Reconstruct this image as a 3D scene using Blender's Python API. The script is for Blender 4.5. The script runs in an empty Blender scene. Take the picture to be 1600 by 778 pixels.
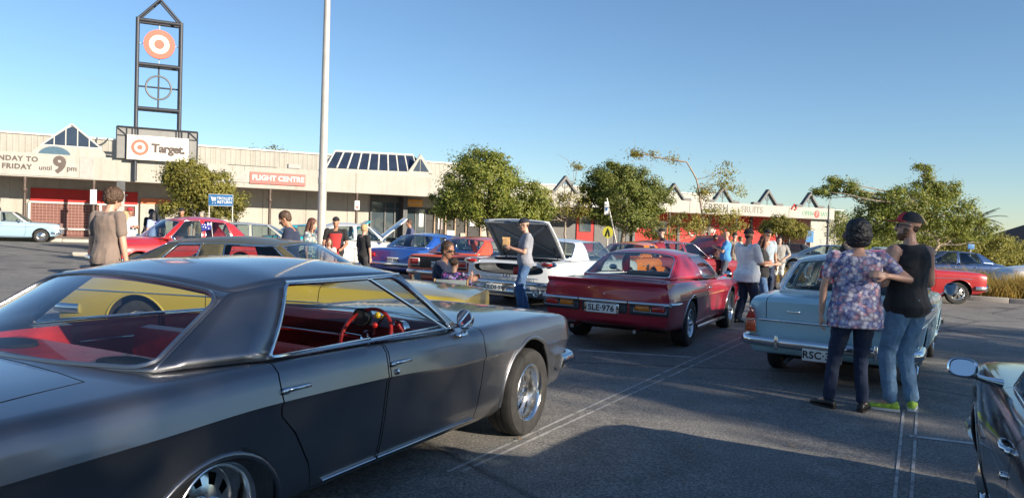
import bpy, bmesh, math, random
import numpy as np
from mathutils import Vector, Matrix, noise
from mathutils.bvhtree import BVHTree
random.seed(7); np.random.seed(7)
SC = bpy.context.scene
COL = SC.collection
R = math.radians
# ------------------------------------------------------------------ camera
CAM_H = 1.58; PITCH = 31/1200; ROLL = .032; SLOPE = -.010
cd = bpy.data.cameras.new('camera'); cam = bpy.data.objects.new('camera', cd); COL.objects.link(cam)
cd.sensor_width = 36; cd.lens = 27.0; cd.clip_start = .05; cd.clip_end = 6000
fw = Vector((0, math.cos(PITCH), -math.sin(PITCH))); rt = Vector((1, 0, 0)); upv = rt.cross(fw)
rr = rt*math.cos(ROLL)+upv*math.sin(ROLL); uu = -rt*math.sin(ROLL)+upv*math.cos(ROLL)
cam.matrix_world = Matrix(((rr.x, uu.x, -fw.x, 0), (rr.y, uu.y, -fw.y, 0), (rr.z, uu.z, -fw.z, CAM_H), (0, 0, 0, 1)))
SC.camera = cam
# ------------------------------------------------------------------ light
SUN_AZ = R(126.0); SUN_EL = R(18.0)        # azimuth clockwise from +Y
w = bpy.data.worlds.new('World'); SC.world = w; w.use_nodes = True
nt = w.node_tree; bg = nt.nodes['Background']
sky = nt.nodes.new('ShaderNodeTexSky'); sky.sky_type = 'NISHITA'; sky.sun_disc = False
sky.sun_elevation = SUN_EL; sky.sun_rotation = SUN_AZ; sky.air_density = 1.0; sky.dust_density = .05; sky.ozone_density = 4.2
nt.links.new(sky.outputs[0], bg.inputs[0]); bg.inputs[1].default_value = .084
sd = bpy.data.lights.new('sun', 'SUN'); sd.energy = 5.0; sd.angle = R(.5); sd.color = (1.0, .88, .71)
sun = bpy.data.objects.new('sun', sd); COL.objects.link(sun)
tosun = Vector((math.sin(SUN_AZ)*math.cos(SUN_EL), math.cos(SUN_AZ)*math.cos(SUN_EL), math.sin(SUN_EL)))
sun.rotation_euler = tosun.to_track_quat('Z', 'Y').to_euler(); sun.location = (20, -20, 20)
SHADE = [(-4.8, 25.0, 13.2, 3.2), (-.6, 24.2, 14.8, 2.9), (2.8, 25.4, 14.4, 1.8), (6.95, 24.8, 13.0, .75), (9.6, 24.4, 13.8, 2.6), (14.0, 25.0, 12.6, 2.1), (17.0, 24.6, 11.4, 1.7)]   # (across, towards sun, height, crown radius)
vs = SC.view_settings; vs.view_transform = 'Standard'; vs.look = 'None'; vs.exposure = .95; vs.gamma = 1
SC.render.engine = 'CYCLES'
SC.cycles.max_bounces = 8; SC.cycles.transparent_max_bounces = 16
# ------------------------------------------------------------------ object helpers
def tag(o, label=None, cat=None, group=None, kind=None):
    if label: o['label'] = label
    if cat: o['category'] = cat
    if group: o['group'] = group
    if kind: o['kind'] = kind
    return o
def gz(x, y=0): return SLOPE*x
TILT = Vector((0, 0, 1)).rotation_difference(Vector((-SLOPE, 0, 1)).normalized()).to_matrix().to_4x4()
def empty(name, loc, rz=0, tilt=False):
    o = bpy.data.objects.new(name, None); COL.objects.link(o); o.empty_display_size = .2
    m = Matrix.Translation(Vector(loc)) @ (TILT if tilt else Matrix()) @ Matrix.Rotation(rz, 4, 'Z')
    o.matrix_basis = m
    return o
def link(name, me, parent=None, mats=None):
    o = bpy.data.objects.new(name, me); COL.objects.link(o)
    if parent: o.parent = parent
    if mats is not None:
        me.materials.clear()
        for m in (mats if isinstance(mats, (list, tuple)) else [mats]): me.materials.append(m)
    return o
TMP = bpy.data.scenes.new('scratch'); TVL = TMP.view_layers[0]
def eval_mesh(o, others=()):
    for q in (o, *others): TMP.collection.objects.link(q)
    TVL.update(); dg = TVL.depsgraph
    me = bpy.data.meshes.new_from_object(o.evaluated_get(dg))
    for q in (o, *others): bpy.data.objects.remove(q)
    return me
class MB:
    """collects verts / faces (with material index) of one mesh"""
    def __init__(s): s.v = []; s.f = []; s.m = []; s.M = None
    def add(s, vs, fs, mi=0):
        b = len(s.v)
        s.v += [tuple(s.M @ Vector(v)) for v in vs] if s.M else [tuple(v) for v in vs]
        s.f += [tuple(i+b for i in f) for f in fs]; s.m += [mi]*len(fs); return s
    def box(s, c, d, mi=0, rz=0, top=None):
        x, y, z = c; a, b, h = d[0]/2, d[1]/2, d[2]/2; t = top or (1, 1)
        P = [(-a, -b, -h), (a, -b, -h), (a, b, -h), (-a, b, -h), (-a*t[0], -b*t[1], h), (a*t[0], -b*t[1], h), (a*t[0], b*t[1], h), (-a*t[0], b*t[1], h)]
        co, si = math.cos(rz), math.sin(rz)
        return s.add([(x+p[0]*co-p[1]*si, y+p[0]*si+p[1]*co, z+p[2]) for p in P], [(0, 3, 2, 1), (4, 5, 6, 7), (0, 1, 5, 4), (1, 2, 6, 5), (2, 3, 7, 6), (3, 0, 4, 7)], mi)
    def rbox(s, c, d, r=.02, mi=0, n=3):
        """box with rounded vertical + horizontal edges (superellipse loft)"""
        x, y, z = c; a, b, h = d[0]/2, d[1]/2, d[2]/2; r = min(r, a, b, h)
        rings = []
        for k in range(n+1): t = math.pi/2*k/n; rings.append((-h+r-r*math.cos(t), r-r*math.sin(t)))
        for k in range(n+1): t = math.pi/2*k/n; rings.append((h-r+r*math.sin(t), r-r*math.cos(t)))
        V = []; L = 4*(n+1)
        for zz, ins in rings:
            for q, (sx, sy) in enumerate(((1, 1), (-1, 1), (-1, -1), (1, -1))):
                for k in range(n+1):
                    t = math.pi/2*(q+k/n)
                    V.append((x+sx*(a-r)+(r-ins)*math.cos(t), y+sy*(b-r)+(r-ins)*math.sin(t), z+zz))
        F = []; m = len(rings)
        for i in range(m-1):
            for j in range(L): F.append((i*L+j, i*L+(j+1) % L, (i+1)*L+(j+1) % L, (i+1)*L+j))
        F.append(tuple(range(L-1, -1, -1))); F.append(tuple((m-1)*L+j for j in range(L)))
        return s.add(V, F, mi)
    def tube(s, pts, r, seg=8, mi=0, cap=True, closed=False, flat=1.0):
        pts = [Vector(p) for p in pts]; n = len(pts); rad = r if isinstance(r, (list, tuple)) else [r]*n
        V = []; F = []; pu = None
        for i in range(n):
            if closed: t = pts[(i+1) % n]-pts[i-1]
            else: t = pts[min(i+1, n-1)]-pts[max(i-1, 0)]
            t = t.normalized() if t.length > 1e-9 else Vector((0, 0, 1))
            if pu is None:
                pu = Vector((0, 0, 1)) if abs(t.z) < .9 else Vector((1, 0, 0))
            b = t.cross(pu).normalized(); pu = b.cross(t).normalized()
            for k in range(seg):
                a = 2*math.pi*k/seg
                V.append(pts[i]+b*math.cos(a)*rad[i]+pu*math.sin(a)*rad[i]*flat)
        for i in range(n if closed else n-1):
            i2 = (i+1) % n
            for k in range(seg): F.append((i*seg+k, i*seg+(k+1) % seg, i2*seg+(k+1) % seg, i2*seg+k))
        if cap and not closed: F.append(tuple(range(seg-1, -1, -1))); F.append(tuple((n-1)*seg+k for k in range(seg)))
        return s.add(V, F, mi)
    def lathe(s, prof, seg=24, axis='z', c=(0, 0, 0), mi=0, cap=True, sc=(1, 1, 1)):
        V = []; F = []; n = len(prof)
        for rad, h in prof:
            for k in range(seg):
                a = 2*math.pi*k/seg; p = (rad*math.cos(a), rad*math.sin(a), h)
                if axis == 'y': p = (p[0], p[2], -p[1])
                if axis == 'x': p = (p[2], p[0], p[1])
                V.append((c[0]+p[0]*sc[0], c[1]+p[1]*sc[1], c[2]+p[2]*sc[2]))
        for i in range(n-1):
            for k in range(seg): F.append((i*seg+k, i*seg+(k+1) % seg, (i+1)*seg+(k+1) % seg, (i+1)*seg+k))
        if cap: F.append(tuple(range(seg-1, -1, -1))); F.append(tuple((n-1)*seg+k for k in range(seg)))
        return s.add(V, F, mi)
    def ball(s, c, r, seg=12, mi=0):
        r = r if isinstance(r, (list, tuple)) else (r, r, r); n = seg//2
        prof = [(math.sin(math.pi*i/n)+1e-4, -math.cos(math.pi*i/n)) for i in range(n+1)]
        return s.lathe(prof, seg, 'z', c, mi, True, r)
    def prism(s, poly, a, b, axis='y', mi=0):
        """extrude a 2D polygon; axis y: poly is (x,z); axis z: poly (x,y); axis x: poly (y,z)"""
        n = len(poly)
        def P(p, t): return (p[0], t, p[1]) if axis == 'y' else ((p[0], p[1], t) if axis == 'z' else (t, p[0], p[1]))
        V = [P(p, a) for p in poly]+[P(p, b) for p in poly]
        F = [tuple(range(n)), tuple(range(2*n-1, n-1, -1))]+[(i, n+i, n+(i+1) % n, (i+1) % n) for i in range(n)]
        return s.add(V, F, mi)
    def loft(s, rings, mi=0, cap=True, closed=True):
        L = len(rings[0]); V = [p for r in rings for p in r]; F = []
        for i in range(len(rings)-1):
            for j in range(L if closed else L-1): F.append((i*L+j, i*L+(j+1) % L, (i+1)*L+(j+1) % L, (i+1)*L+j))
        if cap and closed: F.append(tuple(range(L-1, -1, -1))); F.append(tuple((len(rings)-1)*L+j for j in range(L)))
        return s.add(V, F, mi)
    def mesh(s, name='m', smooth=35, fix=True):
        me = bpy.data.meshes.new(name); me.from_pydata(s.v, [], s.f)
        if any(s.m): me.polygons.foreach_set('material_index', s.m)
        if fix:
            bm = bmesh.new(); bm.from_mesh(me); bmesh.ops.recalc_face_normals(bm, faces=bm.faces); bm.to_mesh(me); bm.free()
        if smooth:
            me.polygons.foreach_set('use_smooth', [True]*len(me.polygons)); me.set_sharp_from_angle(angle=R(smooth))
        me.update(); return me
    def build(s, name, mats, parent=None, smooth=35, fix=True):
        return link(name, s.mesh(name, smooth, fix), parent, mats)
def copy_tree(o, parent=None):
    c = o.copy(); COL.objects.link(c)
    if parent: c.parent = parent; c.matrix_parent_inverse = o.matrix_parent_inverse
    for ch in list(o.children): copy_tree(ch, c)
    return c
def text_mesh(txt, size=1, extrude=.004, align='CENTER', bold=0, spacing=1.0):
    cu = bpy.data.curves.new('t', 'FONT'); cu.body = txt; cu.size = size; cu.extrude = extrude; cu.align_x = align; cu.align_y = 'CENTER'
    cu.offset = bold; cu.space_character = spacing; cu.resolution_u = 3; cu.fill_mode = 'BOTH'
    me = eval_mesh(bpy.data.objects.new('t', cu)); bpy.data.curves.remove(cu); me.materials.clear(); return me
def text(name, txt, size, mat, parent, M, **k):
    me = text_mesh(txt, size, **k); me.transform(M); return link(name, me, parent, mat)
# ------------------------------------------------------------------ materials
MATS = {}
def nmat(name):
    m = bpy.data.materials.new(name); m.use_nodes = True; MATS[name] = m
    return m, m.node_tree, m.node_tree.nodes['Principled BSDF']
def noise_node(nt, scale, detail=4, rough=.6, coord='Object', vec=None):
    tc = nt.nodes.new('ShaderNodeTexCoord'); n = nt.nodes.new('ShaderNodeTexNoise')
    n.inputs['Scale'].default_value = scale; n.inputs['Detail'].default_value = detail; n.inputs['Roughness'].default_value = rough
    nt.links.new(vec or tc.outputs[coord], n.inputs['Vector']); return n
def ramp(nt, src, stops):
    r = nt.nodes.new('ShaderNodeValToRGB'); e = r.color_ramp.elements
    while len(e) < len(stops): e.new(.5)
    for i, (p, c) in enumerate(stops): e[i].position = p; e[i].color = (*c, 1) if len(c) == 3 else c
    nt.links.new(src, r.inputs[0]); return r
def bump(nt, b, src, strength=.3, dist=.01):
    n = nt.nodes.new('ShaderNodeBump'); n.inputs['Strength'].default_value = strength; n.inputs['Distance'].default_value = dist
    nt.links.new(src, n.inputs['Height']); nt.links.new(n.outputs[0], b.inputs['Normal'])
def simple(name, col, rough=.6, metal=0, var=.12, scale=6, bmp=0, coat=0, spec=.5, bscale=None):
    """base colour with mottled wear, roughness variation and optional bump"""
    m, nt, b = nmat(name)
    n = noise_node(nt, scale); c = np.array(col)
    r = ramp(nt, n.outputs[0], [(.3, tuple(c*(1-var))), (.72, tuple(np.minimum(c*(1+var), 1)))])
    nt.links.new(r.outputs[0], b.inputs['Base Color'])
    n2 = noise_node(nt, scale*3.1)
    mr = nt.nodes.new('ShaderNodeMapRange'); mr.inputs[3].default_value = max(rough-.1, .02); mr.inputs[4].default_value = min(rough+.12, 1)
    nt.links.new(n2.outputs[0], mr.inputs[0]); nt.links.new(mr.outputs[0], b.inputs['Roughness'])
    b.inputs['Metallic'].default_value = metal; b.inputs['Coat Weight'].default_value = coat; b.inputs['Specular IOR Level'].default_value = spec
    if bmp: bump(nt, b, noise_node(nt, bscale or scale*8).outputs[0], bmp)
    return m
def paint(name, col, metal=0.0, rough=.32, dust=.06, coatr=.05):
    m, nt, b = nmat(name)
    n = noise_node(nt, 3.0, 5); c = np.array(col)
    d = c*(1-dust)+np.array((.32, .29, .25))*dust
    r = ramp(nt, n.outputs[0], [(.35, tuple(c)), (.8, tuple(d))]); nt.links.new(r.outputs[0], b.inputs['Base Color'])
    b.inputs['Metallic'].default_value = metal; b.inputs['Roughness'].default_value = rough
    b.inputs['Coat Weight'].default_value = 1; b.inputs['Coat Roughness'].default_value = coatr
    n2 = noise_node(nt, 9.0, 6)
    mr = nt.nodes.new('ShaderNodeMapRange'); mr.inputs[3].default_value = coatr*.5; mr.inputs[4].default_value = coatr*2.4
    nt.links.new(n2.outputs[0], mr.inputs[0]); nt.links.new(mr.outputs[0], b.inputs['Coat Roughness'])
    n3 = noise_node(nt, 1.6, 2)                       # faint panel waviness
    bump(nt, b, n3.outputs[0], .05, .05)
    return m
def glassmat(name, tint=(.62, .70, .70), refl=1.0):
    m = bpy.data.materials.new(name); m.use_nodes = True; nt = m.node_tree; nt.nodes.clear(); MATS[name] = m
    out = nt.nodes.new('ShaderNodeOutputMaterial'); mix = nt.nodes.new('ShaderNodeMixShader')
    tr = nt.nodes.new('ShaderNodeBsdfTransparent'); gl = nt.nodes.new('ShaderNodeBsdfGlossy'); fr = nt.nodes.new('ShaderNodeFresnel')
    tr.inputs[0].default_value = (*tint, 1); gl.inputs['Roughness'].default_value = .015; gl.inputs[0].default_value = (.95, .97, 1, 1)
    ge = nt.nodes.new('ShaderNodeNewGeometry'); io = nt.nodes.new('ShaderNodeMapRange'); io.inputs[3].default_value = 1.55; io.inputs[4].default_value = 1/1.55   # thin sheet: same reflectance from both faces
    nt.links.new(ge.outputs['Backfacing'], io.inputs[0]); nt.links.new(io.outputs[0], fr.inputs[0])
    mu = nt.nodes.new('ShaderNodeMath'); mu.operation = 'MULTIPLY_ADD'; mu.inputs[1].default_value = 1.25*refl; mu.inputs[2].default_value = .01; mu.use_clamp = True
    nt.links.new(fr.outputs[0], mu.inputs[0]); nt.links.new(mu.outputs[0], mix.inputs[0])
    nt.links.new(tr.outputs[0], mix.inputs[1]); nt.links.new(gl.outputs[0], mix.inputs[2]); nt.links.new(mix.outputs[0], out.inputs[0])
    return m
chrome = simple('chrome', (.78, .79, .80), .07, 1.0, .05, 5)
alloy = simple('polished_alloy', (.74, .74, .73), .16, 1.0, .06, 9)
rubber = simple('tyre_rubber', (.022, .021, .020), .72, 0, .35, 14, .3)
blackp = simple('black_plastic', (.015, .015, .016), .5, 0, .3, 9)
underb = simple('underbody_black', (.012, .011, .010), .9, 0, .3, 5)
steel = simple('dark_steel', (.05, .055, .065), .45, .3, .2, 5)
glass = glassmat('car_glass'); glass_dark = glassmat('tinted_glass', (.22, .26, .27), 1.2)
glass_clear = glassmat('clear_glass', (.80, .84, .83), .9)
red_lens = simple('red_lens', (.42, .012, .012), .12, 0, .15, 30, 0, 1)
amber_lens = simple('amber_lens', (.62, .17, .01), .12, 0, .15, 30, 0, 1)
white_lens = simple('white_lens', (.75, .75, .72), .1, 0, .05, 30, 0, 1)
plate_m = simple('plate_white', (.82, .81, .77), .4, 0, .06, 12)
ink = simple('black_ink', (.015, .015, .018), .5, 0, .2, 9)
white_paint = simple('white_paint', (.78, .76, .72), .5, 0, .05, 3)
trim_in = simple('interior_black', (.02, .02, .022), .75, 0, .25, 8, .15)
mirror_m, _nt, _b = nmat('mirror_silver'); _b.inputs['Metallic'].default_value = 1; _b.inputs['Roughness'].default_value = .015; _b.inputs['Base Color'].default_value = (.86, .87, .88, 1)
# ------------------------------------------------------------------ car library
def pchip(xs, ys, x):
    xs = np.asarray(xs, float); ys = np.asarray(ys, float); h = np.diff(xs); d = np.diff(ys)/h
    m = np.zeros(len(xs)); m[0] = d[0]; m[-1] = d[-1]
    for i in range(1, len(xs)-1):
        if d[i-1]*d[i] > 0: w1 = 2*h[i]+h[i-1]; w2 = h[i]+2*h[i-1]; m[i] = (w1+w2)/(w1/d[i-1]+w2/d[i])
    i = int(np.clip(np.searchsorted(xs, x)-1, 0, len(xs)-2)); t = (x-xs[i])/h[i]; t = min(max(t, 0), 1)
    return ys[i]*(1+2*t)*(1-t)**2+h[i]*m[i]*t*(1-t)**2+ys[i+1]*t*t*(3-2*t)+h[i]*m[i+1]*t*t*(t-1)
def section(k, cr=0):
    """half section from top centre to bottom centre; k = w zt ze ei zc zl li zb bi"""
    w_, zt, ze, ei, zc, zl, li, zb, bi = k; ye = w_-ei; dz = ze-zc
    return [(0, zt), (.30*ye, zt+(ze-zt)*.05), (.60*ye, zt+(ze-zt)*.25), (.82*ye, zt+(ze-zt)*.58), (.95*ye, zt+(ze-zt)*.9), (ye, ze),
            (ye+.45*ei, ze-.06*dz), (ye+(.78-cr*4)*ei, ze-.26*dz), (ye+(.94-cr*7)*ei, ze-.58*dz), (w_, zc), (w_-.10*li-cr, zc+(zl-zc)*(.35 if not cr else .07)), (w_-.45*li-cr*.8, zc+(zl-zc)*(.72 if not cr else .6)), (w_-li, zl),
            (w_-li-.25*(bi-li), zl+(zb-zl)*.6), (w_-bi, zb), (0, zb)]
class Body:
    def __init__(s, keys, lean=((-9, 0), (9, 0)), step=.07, cr=0):
        s.cr = cr
        s.K = np.array(keys, float); s.lean = np.array(lean, float)
        xs = set(round(x, 3) for x in s.K[:, 0])
        a, b = s.K[0, 0], s.K[-1, 0]; n = int((b-a)/step)
        for i in range(1, n):
            x = a+(b-a)*i/n
            if min(abs(x-q) for q in s.K[:, 0]) > step*.35: xs.add(round(x, 3))
        s.xs = sorted(xs)
    def at(s, x): return [float(pchip(s.K[:, 0], s.K[:, j], x)) for j in range(1, 10)]
    def ln(s, x): return float(np.interp(x, s.lean[:, 0], s.lean[:, 1]))
    def w(s, x): return s.at(x)[0]
    def side(s, x, z):
        """half width at (x, z) on the outside"""
        p = section(s.at(x), s.cr); p = p[5:15]
        zs = [q[1] for q in p][::-1]; ys = [q[0] for q in p][::-1]
        return float(np.interp(z, zs, ys))
    def top(s, x, y):
        p = section(s.at(x), s.cr)[:10]; return float(np.interp(abs(y), [q[0] for q in p], [q[1] for q in p]))
    def mesh(s):
        mb = MB(); rings = []
        for x in s.xs:
            h = section(s.at(x), s.cr); l = s.ln(x)
            ring = [(x+l*(z-.6), y, z) for y, z in h]+[(x+l*(z-.6), -y, z) for y, z in h[-2:0:-1]]
            rings.append(ring)
        mb.loft(rings); return mb.mesh('body', 38)
def bool_mesh(me, cut, op='DIFFERENCE'):
    a = bpy.data.objects.new('a', me); b = bpy.data.objects.new('b', cut)
    m = a.modifiers.new('b', 'BOOLEAN'); m.object = b; m.operation = op; m.solver = 'EXACT'; m.material_mode = 'TRANSFER'
    return eval_mesh(a, (b,))
class NormSrc:
    def __init__(s, me):
        me.calc_loop_triangles(); s.cn = [Vector(c.vector) for c in me.corner_normals]
        s.v = [v.co.copy() for v in me.vertices]; s.t = [tuple(t.vertices) for t in me.loop_triangles]; s.l = [tuple(t.loops) for t in me.loop_triangles]
        s.bvh = BVHTree.FromPolygons(s.v, s.t)
    def apply(s, me):
        from mathutils.geometry import barycentric_transform
        cn = [Vector(c.vector) for c in me.corner_normals]; out = []
        for p in me.polygons:
            c = p.center
            for li in p.loop_indices:
                v = me.vertices[me.loops[li].vertex_index].co; d = c-v
                q = v+d*min(.004/max(d.length, 1e-6), .5)
                co, nn, ti, dist = s.bvh.find_nearest(q, .02); r = None
                if co is not None and dist < .004 and nn.dot(p.normal) > .75:
                    t = s.t[ti]; l = s.l[ti]
                    r = barycentric_transform(co, s.v[t[0]], s.v[t[1]], s.v[t[2]], s.cn[l[0]], s.cn[l[1]], s.cn[l[2]])
                    r = r.normalized() if r.length > .1 else None
                out.append(r or p.normal.copy())
        me.polygons.foreach_set('use_smooth', [True]*len(me.polygons)); me.normals_split_custom_set(out)
def patch(BL, BR, TR, TL, bulge=(0, 0, 0), bowb=(0, 0, 0), bowt=(0, 0, 0), bu=None):
    BL, BR, TR, TL, bulge, bowb, bowt = [Vector(p) for p in (BL, BR, TR, TL, bulge, bowb, bowt)]
    bu = bu or (lambda u: 4*u*(1-u))
    def S(u, v):
        return (BL*(1-u)+BR*u)*(1-v)+(TL*(1-u)+TR*u)*v+bulge*(4*v*(1-v)*bu(u))+(bowb*(1-v)+bowt*v)*(4*u*(1-u))
    return S
def grid(mb, S, nu, nv, mi=0):
    V = [S(i/nu, j/nv) for j in range(nv+1) for i in range(nu+1)]
    mb.add(V, [(j*(nu+1)+i, j*(nu+1)+i+1, (j+1)*(nu+1)+i+1, (j+1)*(nu+1)+i) for j in range(nv) for i in range(nu)], mi)
def window(S, m, rad, mbf, mi=0, ns=8, nc=5):
    """S patch; m = (left,right,bottom,top) margins in metres; returns (glass MB, outline)"""
    Lu = (S(1, .5)-S(0, .5)).length; Lv = (S(.5, 1)-S(.5, 0)).length
    if (S(.25, .5)-S(0, .5)).length*4 > Lu*1.05: Lu = sum((S((i+1)/8, .5)-S(i/8, .5)).length for i in range(8))
    a0, a1, b0, b1 = m[0], Lu-m[1], m[2], Lv-m[3]; rad = [rad]*4 if not isinstance(rad, (list, tuple)) else rad
    P = []; Q = []
    cs = [((a1, b0), -1, 1, rad[1], 270), ((a1, b1), -1, -1, rad[2], 0), ((a0, b1), 1, -1, rad[3], 90), ((a0, b0), 1, 1, rad[0], 180)]
    corner = [(1, 0), (1, 1), (0, 1), (0, 0)]
    for k, ((x, y), sx, sy, r, a) in enumerate(cs):
        arc = []
        for i in range(nc):
            t = R(a+90*i/(nc-1)); arc.append(((x+sx*r+r*math.cos(t))/Lu, (y+sy*r+r*math.sin(t))/Lv))
        cu, cv = corner[k]
        for i, (u, v) in enumerate(arc):
            P.append((u, v))
            if i == nc//2: Q.append((cu, cv))
            elif (i < nc//2) == (k % 2 == 0): Q.append((u, cv))
            else: Q.append((cu, v))
        nx, ny = cs[(k+1) % 4][0]; ns2 = cs[(k+1) % 4]
        e0 = arc[-1]; t2 = R(ns2[4]); e1 = ((nx+ns2[1]*ns2[3]+ns2[3]*math.cos(t2))/Lu, (ny+ns2[2]*ns2[3]+ns2[3]*math.sin(t2))/Lv)
        for i in range(1, ns):
            f_ = i/ns; u = e0[0]+(e1[0]-e0[0])*f_; v = e0[1]+(e1[1]-e0[1])*f_; P.append((u, v))
            Q.append((1, v) if k == 0 else ((u, 1) if k == 1 else ((0, v) if k == 2 else (u, 0))))
    n = len(P); pts = [S(*p) for p in P]; qs = [S(*q) for q in Q]
    if mbf is not None: mbf.add(pts+qs, [(i, (i+1) % n, n+(i+1) % n, n+i) for i in range(n)], mi)
    cu = (a0+a1)/2/Lu; cv = (b0+b1)/2/Lv; g = MB(); V = []; F = []
    for k in range(4):
        f_ = 1-k/4; V += [S(cu+(p[0]-cu)*f_, cv+(p[1]-cv)*f_) for p in P]
    V.append(S(cu, cv))
    for k in range(3): F += [(k*n+i, k*n+(i+1) % n, (k+1)*n+(i+1) % n, (k+1)*n+i) for i in range(n)]
    F += [(3*n+i, 3*n+(i+1) % n, 4*n) for i in range(n)]
    g.add(V, F); return g, pts
def mirS(S): return lambda u, v: Vector((S(u, v).x, -S(u, v).y, S(u, v).z))
WHEELS = {}
def wheel_meshes(kind, r, tw, rimr=None):
    key = (kind, r, tw, rimr)
    if key in WHEELS: return WHEELS[key]
    rr_ = rimr or r*.62; h = tw/2
    t = MB(); t.lathe([(rr_*.98, -h*.9), (r*.84, -h), (r*.95, -h*.93), (r-.008, -h*.8), (r, -h*.6), (r, -h*.25), (r-.006, -h*.22), (r-.006, -h*.16), (r, -h*.13), (r, h*.13), (r-.006, h*.16), (r-.006, h*.22), (r, h*.25), (r, h*.6), (r-.008, h*.8), (r*.95, h*.93), (r*.84, h), (rr_*1.04, h*.93), (rr_*.98, h*.86)], 56, 'y', cap=False)
    tyre = t.mesh('wheel', 40)
    rm = MB(); seg = 60
    dish = {'slot': .55, 'steel': .25, 'rally': .3, 'cap': .1, 'alloy': .2}[kind]
    yf = h*.88; yd = h*.88-dish*tw*.9
    prof = [(rr_*1.0, yf-.02), (rr_*1.03, yf), (rr_*.99, yf+.006), (rr_*.93, yf-.004), (rr_*.90, yf-.02), (rr_*.87, yd), (rr_*.84, yd+.004)]
    rm.lathe(prof, seg, 'y', cap=False)
    nsl, frac, ra, rb = {'slot': (10, .42, .50, .74), 'steel': (8, .25, .70, .80), 'rally': (6, .5, .46, .74), 'cap': (12, .3, .74, .82), 'alloy': (7, .45, .35, .80)}[kind]
    rad = [.84, rb, ra, .34, .22]; ys = [yd+.004, yd+.012, yd+.03, yd+.04, yd+.045]
    V = []; F = []
    for rd, y in zip(rad, ys):
        for k in range(seg): a = 2*math.pi*k/seg; V.append((rr_*rd*math.cos(a), y, rr_*rd*math.sin(a)))
    per = seg//nsl if seg % nsl == 0 else seg/nsl
    for i in range(4):
        for k in range(seg):
            if i == 1 and ((k % per)/per) < frac: continue
            F.append((i*seg+k, i*seg+(k+1) % seg, (i+1)*seg+(k+1) % seg, (i+1)*seg+k))
    rm.add(V, F)
    rm.lathe([(rr_*.22, yd+.02), (rr_*.22, yd+.065), (rr_*.17, yd+.085), (rr_*.02, yd+.09)], 20, 'y', mi=0, cap=False)
    if kind in ('steel', 'cap'): rm.lathe([(rr_*.56, yd+.01), (rr_*.54, yd+.05), (rr_*.40, yd+.075), (rr_*.2, yd+.088), (rr_*.01, yd+.092)], 32, 'y', cap=False)
    for k in range(5):
        a = 2*math.pi*(k+.5)/5; rm.lathe([(.011, 0), (.011, .022), (.004, .027)], 6, 'y', (rr_*.29*math.cos(a), yd+.04, rr_*.29*math.sin(a)), cap=False)
    rim = rm.mesh('rim', 35)
    d = MB(); d.lathe([(rr_*.95, -h*.8), (rr_*.95, yd-.03), (rr_*.02, yd-.03)], 32, 'y', cap=False); drum = d.mesh('drum', 40)
    WHEELS[key] = (tyre, rim, drum); return WHEELS[key]
def wheel(parent, x, y, r, tw, kind, rim_mat, steer=0, rimr=None):
    ty, rim, drum = wheel_meshes(kind, r, tw, rimr)
    o = bpy.data.objects.new('wheel', ty); COL.objects.link(o); o.parent = parent
    o.location = (x, y, r-.004); o.rotation_euler = (0, random.random()*6 if False else 0, (0 if y > 0 else math.pi)+steer)
    if not ty.materials: ty.materials.append(rubber)
    rm = rim if rim.materials and rim.materials[0] == rim_mat else rim.copy()
    if not rm.materials: rm.materials.append(rim_mat)
    else: rm.materials[0] = rim_mat
    c = bpy.data.objects.new('rim', rm); COL.objects.link(c); c.parent = o; c.rotation_euler = (0, random.random()*6, 0)
    if not drum.materials: drum.materials.append(underb)
    c = bpy.data.objects.new('brake_drum', drum); COL.objects.link(c); c.parent = o
    return o
def ztrim(b, xs, z, side, off=.004, dz=None):
    return [(x, side*(b.side(x, z if dz is None else z+dz(x))+off), z if dz is None else z+dz(x)) for x in xs]
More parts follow.
